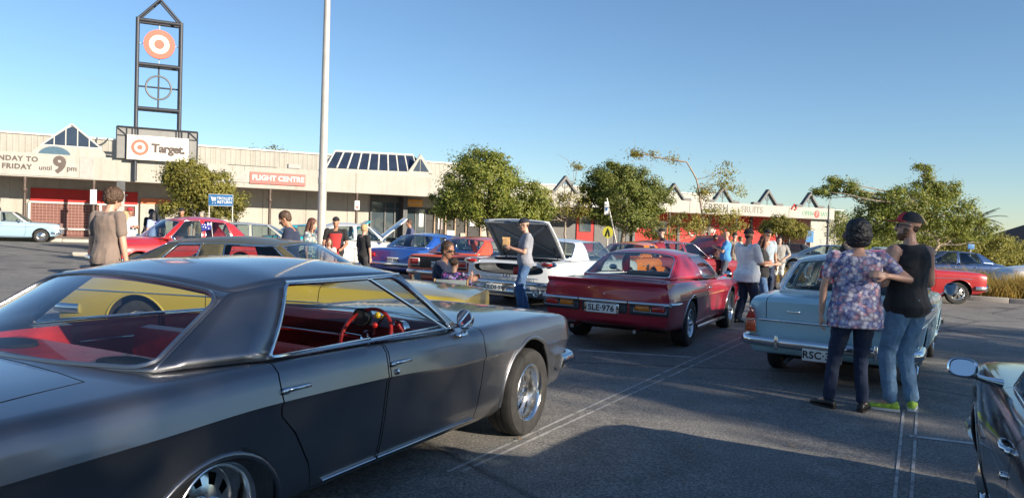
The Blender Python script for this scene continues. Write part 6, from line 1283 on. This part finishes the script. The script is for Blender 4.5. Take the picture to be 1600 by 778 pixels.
person('woman with long auburn hair in black tee', on(1191, 15.6), D_(105), 1.66, blackc, jean, None, SK, 'long', 'auburn', None, dict(ra=((.15, .2, -1), (-.4, .9, .1)), la=((-.15, .2, -1), (.4, .9, .1)), head=(-.2, .2)), .010, 1.04, .02, True, hem=.03)
person('man in dark cap behind the long haired woman', on(1198, 19.5), D_(170), 1.84, T('grey_blue', (.30, .36, .42)), jean_d, None, SKT, 'short', 'black', (capb, capb), {}, .013)
person('man in grey tee and pale shorts, hands behind his back', on(1218, 24.8), D_(5), 1.70, T('mid_grey', (.30, .29, .27)), T('pale_shorts', (.62, .62, .58)), None, SK, 'short', 'grey', (capn, capn), dict(ra=((.45, -.12, -.9), (-.75, -.35, -.5)), la=((-.45, -.12, -.9), (.75, -.35, -.5)), head=(0, .5)), .011, 1.12, .03, shorts=True, sleeve=.75)
person('dark clad man beyond the roof of the light blue sedan', on(1322, 18.0), D_(120), 1.83, T('dark_navy', (.012, .014, .02)), jean_d, None, SKT, 'short', 'brown', None, dict(ra=((.3, .5, -.7), (-.1, .9, .25)), la=((-.3, .5, -.7), (.1, .9, .25))), .012, 1.12, .04, sleeve=1.5)
# folding chairs
wood_m = simple('chair_wood', (.46, .27, .11), .55, 0, .2, 12, .1); canvas = cloth('chair_canvas', (.22, .26, .26))
def folding_chair(pos, rz, label, sz=.42, k=1.0):
    r = empty('folding_chair', (pos[0], pos[1], gz(pos[0])), rz); tag(r, label, 'chair'); w_ = .26*k; d = .24*k
    for sx in (-1, 1):
        for sy in (-1, 1): MB().tube([(sx*w_, sy*d, 0), (sx*w_, sy*d, sz+.2*k if sy > 0 else sz+.45*k)], .014, 8).build('leg', wood_m, r, 50)
        MB().rbox((sx*w_, 0, sz+.21*k), (.05, d*2+.08, .025), .01).build('arm_rest', wood_m, r, 50)
    MB().rbox((0, 0, sz-.02), (w_*2-.03, d*2, .03), .012).build('seat', canvas, r, 50); MB().rbox((0, -d-.005, sz+.32*k), (w_*2-.03, .02, .24*k), .008).build('backrest', canvas, r, 50)
    return r
folding_chair((-1.10, 10.93), R(-95), 'folding chair under the seated man in navy', .42, 1.05); folding_chair((-.78, 10.40), R(-5), 'small wooden armed chair under the child', .50, .85)
# ------------------------------------------------------------------ vegetation
def leafmat(name, a, b, c, trans=.5):
    m = bpy.data.materials.new(name); m.use_nodes = True; nt = m.node_tree; nt.nodes.clear(); MATS[name] = m; L = nt.links.new
    out = nt.nodes.new('ShaderNodeOutputMaterial'); pr = nt.nodes.new('ShaderNodeBsdfPrincipled'); tl = nt.nodes.new('ShaderNodeBsdfTranslucent'); mx = nt.nodes.new('ShaderNodeMixShader'); mx.inputs[0].default_value = trans
    ge = nt.nodes.new('ShaderNodeNewGeometry'); r = ramp(nt, ge.outputs['Random Per Island'], [(0, a), (.5, b), (1, c)])
    n = noise_node(nt, .9, 3); r2 = ramp(nt, n.outputs[0], [(.35, (.72, .72, .72)), (.65, (1.2, 1.2, 1.1))]); ml = nt.nodes.new('ShaderNodeMix'); ml.data_type = 'RGBA'; ml.blend_type = 'MULTIPLY'; ml.inputs[0].default_value = 1
    L(r.outputs[0], ml.inputs[6]); L(r2.outputs[0], ml.inputs[7]); L(ml.outputs[2], pr.inputs['Base Color']); L(ml.outputs[2], tl.inputs[0]); pr.inputs['Roughness'].default_value = .5; pr.inputs['Specular IOR Level'].default_value = .35
    L(pr.outputs[0], mx.inputs[1]); L(tl.outputs[0], mx.inputs[2]); L(mx.outputs[0], out.inputs[0]); return m
olive = leafmat('leaves_olive', (0.176, 0.182, 0.038), (0.270, 0.257, 0.057), (0.392, 0.338, 0.088)); green_l = leafmat('leaves_green', (0.135, 0.182, 0.038), (0.236, 0.270, 0.057), (0.365, 0.358, 0.084)); gold_l = leafmat('leaves_golden', (0.216, 0.223, 0.051), (0.338, 0.304, 0.074), (0.450, 0.365, 0.115)); dark_l = leafmat('leaves_dark', (0.115, 0.155, 0.041), (0.196, 0.230, 0.057), (0.297, 0.304, 0.081))
bark = simple('bark_grey', (.22, .17, .13), .9, 0, .35, 6, .6); bark_p = simple('bark_pale', (.34, .27, .21), .85, 0, .3, 6, .5)
rng = np.random.default_rng(11)
def leaves(name, P, size, mat, parent, O=None, asp=.48, droop=.35):
    n = len(P); sz = size*(.65+.7*rng.random(n))[:, None]
    f_ = rng.normal(size=(n, 3))*.42+(0 if O is None else O); f_ /= np.linalg.norm(f_, axis=1)[:, None]     # leaves face outwards, roughly
    d = rng.normal(size=(n, 3)); d[:, 2] -= droop; d -= (d*f_).sum(1)[:, None]*f_; d /= np.linalg.norm(d, axis=1)[:, None]
    e = np.cross(f_, d); V = np.stack([P-d*sz*.5, P+e*sz*asp*.5+f_*sz*.06, P+d*sz*.5, P-e*sz*asp*.5+f_*sz*.06], 1).reshape(-1, 3)
    me = bpy.data.meshes.new(name); me.vertices.add(n*4); me.vertices.foreach_set('co', V.ravel()); me.loops.add(n*4); me.loops.foreach_set('vertex_index', np.arange(n*4, dtype=np.int32))
    me.polygons.add(n); me.polygons.foreach_set('loop_start', np.arange(0, n*4, 4, dtype=np.int32)); me.update(calc_edges=True); me.validate()
    o = link(name, me, parent, mat); o['kind'] = 'stuff'; return o
def limb(mb, p, q, r0, r1, sag=.12, n=6):
    p, q = Vector(p), Vector(q); L = (q-p).length; o = Vector(rng.normal(size=3))*L*.06; pts = []; rs = []
    for i in range(n+1):
        t = i/n; pts.append(p+(q-p)*t+o*math.sin(math.pi*t)+Vector((0, 0, -sag*L*math.sin(math.pi*t)*.5))+Vector(rng.normal(size=3))*L*.012*(0 < i < n)); rs.append(r0+(r1-r0)*t)
    mb.tube(pts, rs, 7); return pts
def tree(name, label, pos, crown, nl, size, mat, trunk, barkm=None, group='trees', rc=.34, shell=.62, nb=14, tr=.10, base_dz=0, twig=1, cat='tree'):
    """crown: list of (centre xyz, radii xyz, weight) in tree coordinates; trunk: list of points"""
    z0 = gz(pos[0])+base_dz; root = empty(name, (pos[0], pos[1], z0)); tag(root, label, cat, group)
    wt = np.array([c[2] for c in crown], float); wt /= wt.sum(); P = []; centres = []; ON = []
    for (c, r, _), w_ in zip(crown, wt):
        m = max(int(nl*w_), 20); vol = r[0]*r[1]*r[2]; nc = max(int(3+16*vol/(rc**3)/10), 4); nc = min(nc, 260)
        d = rng.normal(size=(nc, 3)); d /= np.linalg.norm(d, axis=1)[:, None]; rad = (shell+(1-shell)*rng.random(nc)**.6)[:, None]
        C = np.array(c)+d*rad*np.array(r)*(.82+.3*rng.random((nc, 1))); centres.append(C)
        k = rng.integers(0, nc, m); sr = (rc*(.55+.8*rng.random(nc)))[k][:, None]
        of = rng.normal(size=(m, 3))*np.array((1, 1, .72))*.55; P.append(C[k]+of*sr); o1 = (P[-1]-np.array(c))/np.array(r); o1 /= np.linalg.norm(o1, axis=1)[:, None]+1e-6; o2 = of/(np.linalg.norm(of, axis=1)[:, None]+1e-6); ON.append(o1*.7+o2*.8+np.array((0, 0, .25)))
    P = np.concatenate(P); ON = np.concatenate(ON); P[:, 2] = np.maximum(P[:, 2], .12)
    leaves('crown', P, size, mat, root, ON)
    mb = MB(); pts = [Vector(p) for p in trunk]; n = len(pts); dense = []
    for a, b in zip(pts[:-1], pts[1:]): dense += [a+(b-a)*i/4 for i in range(4)]
    dense.append(pts[-1]); dense = [p+Vector(rng.normal(size=3))*tr*.12*(i > 0) for i, p in enumerate(dense)]
    mb.tube(dense, [tr*(1.25 if i == 0 else 1)*(1-.55*i/(len(dense)-1)) for i in range(len(dense))], 9)
    for C in centres:
        sel = C[rng.permutation(len(C))[:max(int(nb*len(C)/max(sum(len(q) for q in centres), 1)), 2)]]
        for q in sel:
            qv = Vector(q); ok = [(((p_-qv).length+1.5*max(0, p_.z-qv.z+.25)), i_) for i_, p_ in enumerate(dense) if i_ > len(dense)//4]; p = dense[sorted(ok)[rng.integers(0, 2)][1]]; lp_ = limb(mb, p, q, tr*.38, tr*.10)
            if twig:
                for _ in range(2): j = rng.integers(2, len(lp_)); limb(mb, lp_[j], np.array(lp_[j])+rng.normal(size=3)*.35+np.array((0, 0, .12)), tr*.14, tr*.05, n=4)
    mb.build('trunk', barkm or bark, root, 50); return root
G = lambda px, dep: ((px-800)/1200*dep, dep)
tree('small_tree', 'bushy olive green tree in front of the store sign', G(308, 29.0), [((-.35, 0, 2.95), (.85, .85, .75), 3), ((.15, .1, 2.55), (1.15, 1.0, .85), 4), ((.85, .1, 2.05), (.85, .8, .62), 2), ((-1.0, 0, 3.15), (.40, .4, .34), .6), ((-.85, 0, 1.75), (.62, .6, .42), 1)], 24000, .10, olive, [(0, 0, 0), (.05, 0, .8), (-.05, 0, 1.4), (.1, 0, 2.2)], rc=.26, tr=.09)
tree('street_tree', 'large rounded green tree behind the open boot lid', G(762, 34.0), [((-.35, 0, 3.55), (1.7, 1.6, 1.35), 5), ((-.25, 0, 4.35), (1.05, 1.0, .65), 2), ((1.15, 0, 2.95), (1.35, 1.2, .95), 3), ((-1.55, 0, 2.7), (1.0, 1.0, .85), 2), ((.1, 0, 2.4), (2.1, 1.4, .7), 2.5), ((2.2, 0, 2.45), (.8, .8, .5), 1)], 38000, .125, green_l, [(0, 0, 0), (.05, 0, 1.2), (-.1, 0, 2.2), (0, 0, 3.4)], rc=.34, tr=.14)
tree('young_tree', 'young thin tree with bare pale branches before grey shutters', G(882, 37.0), [((0, 0, 2.85), (1.15, .9, .55), 3), ((-1.1, 0, 3.2), (.7, .6, .4), 1), ((.75, 0, 2.5), (.6, .6, .35), 1), ((.55, 0, 4.65), (.55, .3, .12), .35)], 4200, .10, gold_l, [(0, 0, 0), (.03, 0, 1.0), (-.02, 0, 1.6), (.0, 0, 2.2)], bark_p, rc=.30, tr=.085, nb=18)
tree('street_tree', 'dense dark green tree left of the sparse leaning tree', G(972, 37.0), [((-.55, 0, 4.1), (1.15, 1.1, 1.05), 3), ((.1, 0, 3.5), (1.7, 1.5, 1.25), 4), ((1.25, 0, 3.3), (1.0, 1.0, .75), 2), ((-1.1, 0, 2.9), (.9, .9, .85), 2), ((.2, 0, 2.3), (1.7, 1.3, .65), 2), ((-1.75, 0, 3.75), (.3, .3, .2), .25)], 36000, .125, dark_l, [(0, 0, 0), (.0, 0, 1.1), (.1, 0, 2.2), (0, 0, 3.4)], rc=.33, tr=.13)
tree('sparse_tree', 'sparse tall tree with long bare arching branches, centre right', G(1112, 27.0), [((-.95, 0, 2.05), (.75, .5, .34), 2.2), ((-1.75, 0, 1.75), (.7, .5, .32), 1.6), ((.15, 0, 2.35), (.7, .5, .3), 1.3), ((.75, 0, 1.95), (.45, .4, .25), .9), ((-.15, 0, 3.1), (.5, .4, .25), .6), ((.55, 0, 3.3), (.6, .4, .3), .6), ((-2.35, 0, 4.42), (.62, .3, .09), .7), ((-1.4, 0, 4.3), (.3, .25, .1), .2), ((.3, 0, 4.0), (.5, .3, .28), .3), ((.5, 0, 1.5), (.6, .4, .28), .6)], 7000, .085, gold_l, [(0, 0, 0), (-.08, 0, .8), (-.28, 0, 1.7), (-.42, 0, 2.6), (-.62, 0, 3.6), (-1.0, 0, 4.2), (-1.9, 0, 4.3), (-2.5, 0, 4.42)], bark_p, rc=.26, tr=.042, nb=34)
tree('small_tree', 'small round tree in front of the red wall, right wing', G(1222, 50.0), [((-.2, 0, 2.55), (1.0, 1.0, .6), 3), ((.75, 0, 2.2), (.9, .8, .5), 2), ((-.9, 0, 2.25), (.55, .5, .4), 1)], 12000, .13, olive, [(0, 0, -.6), (0, 0, .8), (.1, 0, 1.8)], rc=.30, tr=.09)
tree('spreading_tree', 'wide spreading tree with leaning trunk beyond the blue sedan', G(1438, 38.0), [((-.9, 0, 3.55), (1.8, 1.4, 1.05), 5), ((.9, 0, 3.25), (1.8, 1.3, 1.05), 5), ((-2.3, 0, 2.9), (1.2, .9, .9), 2.6), ((-.3, 0, 2.4), (2.2, 1.0, .7), 2.4), ((-3.9, 0, 4.35), (.95, .7, .30), 1.1), ((-4.8, 0, 4.1), (.6, .4, .16), .5), ((-4.3, 0, 4.75), (.4, .3, .14), .3), ((-3.0, 0, 3.9), (.6, .4, .22), .45), ((.2, 0, 4.55), (.7, .5, .30), .7), ((.95, 0, 4.2), (.75, .5, .3), .7), ((.35, 0, 5.0), (.4, .3, .2), .3), ((-.10, 0, 5.55), (.36, .3, .18), .35), ((2.4, 0, 2.5), (1.1, .8, .7), 2), ((1.55, 0, 4.55), (.3, .25, .14), .2)], 34000, .12, green_l, [(-.4, 0, -.6), (.0, 0, .5), (.6, 0, 1.2), (.9, 0, 1.7), (.3, 0, 2.6), (.1, 0, 3.6), (0, 0, 4.8)], bark_p, rc=.27, tr=.12, nb=36)
for i, (px, dep, w_, h, lb) in enumerate([(1312, 66, 2.6, 4.0, 'dark background tree right of the shop wing end wall'), (1350, 70, 3.2, 3.4, 'dark background tree behind the spreading tree, left part'), (1500, 52, 3.2, 2.7, 'bushy background tree below the palm'), (1560, 54, 2.6, 2.2, 'low background shrub tree near the far house')]):
    tree('background_tree', lb, G(px, dep), [((0, 0, h*.72), (w_, w_*.8, h*.36), 3), ((-w_*.4, 0, h*.5), (w_*.7, w_*.6, h*.35), 1.5), ((w_*.45, 0, h*.5), (w_*.7, w_*.6, h*.35), 1.5), ((0, 0, h*.25), (w_, w_*.6, h*.25), 1.5)], 15000, .17, green_l if i < 2 else olive, [(0, 0, -1), (0, 0, h*.6)], rc=.5, tr=.16, group='background trees')
tree('background_tree', 'distant tree top showing above the shopping centre roof', (F(16.5, -24).x, F(16.5, -24).y), [((0, 0, 6.2), (2.0, 1.6, 1.6), 3), ((-.5, 0, 4.5), (1.8, 1.6, 1.4), 2)], 5000, .2, gold_l, [(0, 0, 0), (0, 0, 5)], rc=.5, tr=.2, group='background trees')
# unseen trees added towards the sun, spaced to dapple the foreground with shade
SH = tosun.xy.normalized(); EH = Vector((-SH.y, SH.x))
for i, (a, b, h, w_) in enumerate(SHADE):
    p = EH*a+SH*b
    tree('shade_tree', ['tall shade tree outside the frame, nearest behind the black sedan', 'tall shade tree outside the frame, second along the row', 'tallest shade tree in the middle of the unseen row', 'very slim shade tree fourth along the unseen row', 'shade tree fifth along the unseen row', 'shade tree second from the far end of the unseen row', 'smallest shade tree at the far end of the unseen row'][i], (p.x, p.y), [((0, 0, h*.62), (w_, w_, h*.34), 4), ((w_*.3, -w_*.4, h*.45), (w_*.8, w_*.8, h*.3), 2), ((-w_*.4, w_*.4, h*.5), (w_*.8, w_*.8, h*.3), 2), ((0, 0, h*.28), (w_*.75, w_*.75, h*.14), 1.2)], int(4200*max(w_, 1.2)**1.25), .26, green_l, [(0, 0, 0), (0, 0, h*.35), (.2, .1, h*.7)], rc=.5, tr=.2, shell=.25, group='shade trees by the car park', twig=0)
# palm
pr_ = empty('palm_tree', (G(1524, 58)[0], 58, -.3)); tag(pr_, 'palm tree with arching fronds above the background trees', 'palm')
MB().tube([(0, 0, 0), (.05, 0, 2.0), (0, 0, 3.6)], [.28, .22, .2], 10).build('trunk', bark, pr_, 50)
pm_ = simple('palm_frond', (.07, .085, .03), .6, 0, .3, 4)
for k in range(26):
    a = k*2.4; el = .9-1.5*(k/26); L = 2.0; mb = MB(); V = []; F_ = []; prev = Vector((0, 0, 3.6)); d = Vector((math.cos(a)*math.cos(el), math.sin(a)*math.cos(el), math.sin(el))); sv = Vector((-math.sin(a), math.cos(a), 0)); pts = [prev.copy()]
    for i in range(9): d = (d+Vector((0, 0, -.085))).normalized(); pts.append(pts[-1]+d*L/9)
    for i in range(1, 9):
        for s in (-1, 1):
            for q in (0, .5):
                p = pts[i]*(1-q)+pts[i+1]*q; ln = .42*math.sin(math.pi*(i+q)/9.6)+.06; b0 = len(V); V += [p, p+(pts[i+1]-pts[i])*.32, p+sv*s*ln+(pts[i+1]-pts[i])*.9+Vector((0, 0, -.10))]; F_.append((b0, b0+1, b0+2))
    mb.add(V, F_); mb.tube(pts, [.022*(1-.08*i) for i in range(10)], 5); mb.build('frond', pm_, pr_, 0, False)
# garden bed with kerb, bark and ornamental grass
bed = [(5.2, 29.5), (8.2, 26.6), (10.5, 25.0), (12.6, 24.2), (16.0, 22.2), (26, 17.2), (27.5, 19.6), (17.2, 25.2), (13.6, 27.2), (10.2, 29.6), (6.5, 32.2)]
mb = MB(); n_ = len(bed); mb.add([(x, y, zf(x)+.13) for x, y in bed], [tuple(range(n_))]); bd_ = tag(mb.build('garden_bed', dryg, None, 0), 'raised bark mulch garden bed beyond the parked cars', 'garden', kind='structure')
for i in range(n_):
    a, b = Vector(bed[i]), Vector(bed[(i+1) % n_]); L = (b-a).length; m_ = max(int(L/1.2), 1)
    for j in range(m_):
        p = a+(b-a)*(j+.5)/m_; mbk = MB().rbox((0, 0, 0), (L/m_-.015, .16, .30), .02); o = mbk.build('kerb_stone', kerbm, bd_, 40); o.location = (p.x, p.y, zf(p.x)+.0); o.rotation_euler = (0, 0, math.atan2(b.y-a.y, b.x-a.x))
def grass(name, label, clumps, blades, mat, hgt):
    V = []; F_ = []
    for cx, cy, h, sp in clumps:
        z = zf(cx)+.12
        for _ in range(blades):
            a = rng.random()*6.283; l = h*(.6+.5*rng.random()); o = rng.normal(size=2)*sp*.35; dx, dy = math.cos(a), math.sin(a); bend = .25+.5*rng.random(); w_ = .006+.007*rng.random()
            b0 = len(V); px, py = -dy*w_, dx*w_; x0, y0 = cx+o[0], cy+o[1]
            for t, q in ((0, 1), (.5, .85), (1, .1)): V.append((x0+dx*l*bend*t*t+px*q, y0+dy*l*bend*t*t+py*q, z+l*t*(1-.25*bend*t))); V.append((x0+dx*l*bend*t*t-px*q, y0+dy*l*bend*t*t-py*q, z+l*t*(1-.25*bend*t)))
            F_ += [(b0, b0+1, b0+3, b0+2), (b0+2, b0+3, b0+5, b0+4)]
    me = bpy.data.meshes.new(name); me.from_pydata(V, [], F_); me.update(); return tag(link(name, me, None, mat), label, 'grass', kind='stuff')
gr_m = leafmat('dry_grass', (.42, .29, .08), (.52, .37, .11), (.30, .25, .07), .5)
cl = []
from mathutils.geometry import intersect_point_tri_2d
def in_bed(x, y):
    c = False; j = n_-1
    for i in range(n_):
        if (bed[i][1] > y) != (bed[j][1] > y) and x < (bed[j][0]-bed[i][0])*(y-bed[i][1])/(bed[j][1]-bed[i][1])+bed[i][0]: c = not c
        j = i
    return c
while len(cl) < 330:
    x, y = rng.uniform(5, 27), rng.uniform(17, 32)
    if in_bed(x, y) and in_bed(x-.25, y-.3) and (x > 12.3 or rng.random() < .35): cl.append((x, y, (.85 if x > 12.3 else .45)*(.6+.6*rng.random()), .5))
grass('ornamental_grass', 'tall golden ornamental grass filling the garden bed', cl, 95, gr_m, .8)

# fallen leaves on the asphalt
P = np.stack([rng.uniform(-3, 14, 420), 3+26*rng.random(420)**1.3, np.zeros(420)], 1); P[:, 2] = SLOPE*P[:, 0]+.012
lf = leaves('fallen_leaves', P, .055, leafmat('dry_leaves', (.22, .13, .05), (.30, .20, .08), (.16, .11, .05), .1), None, np.tile(np.array([[0, 0, 3.0]]), (420, 1))); tag(lf, 'scattered dry leaves on the car park asphalt', 'leaves', kind='stuff')
# ------------------------------------------------------------------ street furniture and small things
pole_m = simple('pole_galvanised', (.50, .47, .42), .5, .25, .12, 3)
c = G(501.5, 20.0); r = empty('light_pole', (c[0], c[1], gz(c[0]))); tag(r, 'tall pale galvanised light pole rising out of the frame', 'light pole')
MB().tube([(0, 0, 0), (0, 0, 2.6), (0, 0, 10.5)], [.115, .108, .062], 20).build('shaft', pole_m, r, 60); MB().lathe([(.30, 0), (.30, .55), (.27, .6)], 20).build('concrete_footing', kerbm, r, 50)
MB().lathe([(.118, 2.55), (.118, 2.70)], 20).build('pole_band', pole_m, r, 50); MB().tube([(0, 0, 10.4), (.3, -.2, 10.7), (1.2, -.8, 10.8)], .03, 8).build('arm', pole_m, r, 50); MB().rbox((1.4, -.93, 10.78), (.6, .25, .12), .04).build('lamp_head', pole_m, r, 50)
# trolley return sign
r = empty('trolley_sign', (-10.27, 27.0, gz(-10.3))); tag(r, 'blue trolley return sign on two thin posts', 'sign')
for x in (-.41, .41): MB().tube([(x, 0, 0), (x, 0, 2.36)], .022, 8).build('post', pole_m, r, 50)
pn = MB().rbox((0, -.02, 2.16), (.86, .03, .42), .008).build('sign_panel', sigblue, r, 50); fr = MB().tube([(-.42, -.04, 1.96), (.42, -.04, 1.96), (.42, -.04, 2.36), (-.42, -.04, 2.36)], .010, 6, closed=True).build('sign_border', white_paint, pn, 50)
TX = lambda x, y, z: Matrix.Translation((x, y, z)) @ Matrix.Rotation(R(90), 4, 'X')
text('sign_text', 'TROLLEY', .135, white_paint, pn, TX(.14, -.037, 2.22), extrude=.002, bold=.003); text('sign_text', 'RETURN', .135, white_paint, pn, TX(.14, -.037, 2.09), extrude=.002, bold=.003)
mb = MB(); mb.tube([(-.37, -.038, 2.28), (-.33, -.038, 2.28), (-.29, -.038, 2.12), (-.17, -.038, 2.12)], .010, 6); mb.box((-.24, -.038, 2.21), (.15, .006, .10)); mb.ball((-.28, -.038, 2.05), .018, 8); mb.ball((-.19, -.038, 2.05), .018, 8); mb.build('trolley_icon', white_paint, pn, 50)
# parking plates on the walkway columns
def plate_sign(s_, d, z0, z1, label, lower=None):
    c = F(s_, d); r = empty('parking_plate', (c.x, c.y, z0), RZ); tag(r, label, 'sign'); h = z1-z0
    MB().rbox((0, 0, h/2), (.30, .02, h), .01).build('plate', white_paint, r, 50); MB().box((0, -.012, h*.28), (.20, .004, h*.22)).build('plate_print', simple('print_grey', (.45, .42, .40), .6) if lower is None else lower, r); MB().box((0, -.012, h*.70), (.18, .004, h*.10)).build('plate_print', MATS.get('print_grey') or lower, r)
plate_sign(4.07, .02, 2.18, 2.94, 'white parking plate on the column left of sign tower'); plate_sign(18.06, .02, 2.44, 2.98, 'white and red parking plate on column near the entrance', sigred)
# leaning pole with white plate, yellow pedestrian sign
r = empty('parking_sign', (4.35, 30.0, gz(4.3))); tag(r, 'slightly leaning white pole with blue and white sign plate', 'sign'); MB().tube([(.02, 0, 0), (-.72, 0, 2.95)], .028, 8).build('post', pole_m, r, 50)
MB().rbox((-.72, -.04, 2.55), (.16, .015, .50), .008).build('plate', white_paint, r, 50); MB().box((-.72, -.05, 2.52), (.09, .004, .14)).build('plate_symbol', sigblue, r)
r = empty('pedestrian_sign', (4.46, 36.0, gz(4.4))); tag(r, 'round yellow pedestrian crossing sign with black legs', 'sign'); MB().tube([(0, 0, 0), (0, 0, 1.9)], .03, 8).build('post', pole_m, r, 50)
ylw = simple('sign_yellow', (.40, .37, .03), .5); mb = MB(); mb.lathe([(.25, 0), (.25, -.02), (.01, -.02)], 28, 'y', (0, -.03, 1.62), sc=(1, 1, 1.1)); mb.build('sign_disc', ylw, r, 50)
mb = MB(); mb.tube([(-.09, -.06, 1.42), (-.06, -.06, 1.58), (0, -.06, 1.78), (.06, -.06, 1.58), (.09, -.06, 1.42)], .035, 6); mb.build('walking_legs', ink, r, 50)
c = F(38.9, -2.4); 
plate_sign(40.0, -2.0, 1.9, 2.6, 'narrow white notice plate beside the red pillar')
# ornamental lamp post at the end of the wing
c = G(1292, 54); r = empty('lamp_post', (c[0], c[1], gz(c[0]))); tag(r, 'slim dark ornamental lamp post before the white end wall', 'lamp post'); MB().tube([(0, 0, 0), (0, 0, 4.2)], [.09, .05], 10).build('shaft', dkgrey, r, 50); MB().lathe([(.10, 0), (.12, .4), (.06, .5)], 12).build('base', dkgrey, r, 50)
MB().lathe([(.05, 2.9), (.14, 3.0), (.10, 3.15), (.03, 3.2)], 12).build('collar', dkgrey, r, 50)
# blue notice board at right wing
r = empty('notice_board', tuple(F(55.9, -.3, zf(F(56, 0).x)))  , RZ); tag(r, 'blue notice board at the corner of the white end wall', 'sign'); MB().rbox((0, 0, 2.0), (.85, .05, .95), .01).build('panel', sigblue, r, 50)
for x in (-.38, .38): MB().tube([(x, .03, 0), (x, .03, 2.4)], .03, 8).build('post', pole_m, r, 50)
# flags on the red sedan, wheel stop, small sign by the palm
flagb = simple('flag_blue', (.02, .03, .22), .7, 0, .1, 20)
for (lx, ly, lz, lb) in ((.72, .73, 1.05, 'small blue flag on white stick clipped to the near window'), (1.2, -.74, 1.05, 'small blue flag on the far side of the red sedan')):
    r = empty('car_flag', tuple(red5['root'].matrix_basis @ Vector((lx, ly, lz))), red5['root'].matrix_basis.to_euler().z); tag(r, lb, 'flag'); r.scale = (.62, .62, .62)
    MB().tube([(0, 0, -.02), (.12, .06, .62)], .011, 6).build('stick', white_paint, r, 50); mb = MB(); V = []
    for i in range(9):
        for j in range(5): V.append((.12+.055*i-.03*(4-j)*.3, .06+.035*math.sin(i*.9), .62-.075*(4-j)-.012*i))
    mb.add(V, [(i*5+j, i*5+j+1, (i+1)*5+j+1, (i+1)*5+j) for i in range(8) for j in range(4)]); f_ = mb.build('flag_cloth', flagb, r, 60); md = f_.modifiers.new('t', 'SOLIDIFY'); md.thickness = .004
    mb = MB()
    for x, z, q in ((.40, .50, .030), (.46, .42, .026), (.36, .40, .03), (.50, .52, .022), (.22, .36, .04)): mb.ball((x, .075, z), (q, .02, q), 8)
    mb.build('flag_stars', white_paint, f_, 50); mb = MB(); mb.tube([(.10, .07, .60), (.30, .09, .48)], .016, 6); mb.tube([(.10, .07, .48), (.30, .09, .60)], .016, 6); mb.tube([(.09, .075, .54), (.31, .095, .54)], .014, 6, 1); mb.build('flag_cross', [white_paint, sigred], f_, 50)
p = gnd(131, 400); o = MB().rbox((0, 0, .07), (1.7, .18, .15), .04).build('wheel_stop', kerbm, None, 50); o.location = (p.x+.55, p.y, zf(p.x)); o.rotation_euler = (0, 0, .3); tag(o, 'concrete wheel stop behind the young man', 'wheel stop')
c = G(1516, 34); r = empty('blue_sign', (c[0], c[1], gz(c[0]))); tag(r, 'small blue sign behind the metallic blue sedan', 'sign'); MB().tube([(0, 0, 0), (0, 0, 1.7)], .025, 8).build('post', pole_m, r); MB().rbox((0, -.03, 1.66), (.30, .02, .22), .01).build('panel', sigblue, r)
# far house at the right edge
c = G(1612, 75); r = empty('far_house', (c[0], c[1], -.6)); tag(r, 'brown tiled roof of a house at the far right edge', 'house'); MB().box((3, 0, 1.2), (10, 8, 3.0)).build('wall', creamw, r)
mb = MB(); mb.add([(-2.6, -4.6, 2.7), (8.6, -4.6, 2.7), (8.6, 4.6, 2.7), (-2.6, 4.6, 2.7), (1.2, 0, 4.9), (5, 0, 4.9)], [(0, 1, 5, 4), (1, 2, 5), (2, 3, 4, 5), (3, 0, 4), (0, 3, 2, 1)]); ro = mb.build('roof', simple('roof_tile_brown', (.13, .075, .055), .85, 0, .2, 3), r, 0); MB().box((1.6, -.6, 4.9), (.5, .5, .9)).build('chimney', simple('chimney_brick', (.25, .11, .07), .85), ro)
bpy.data.scenes.remove(TMP)
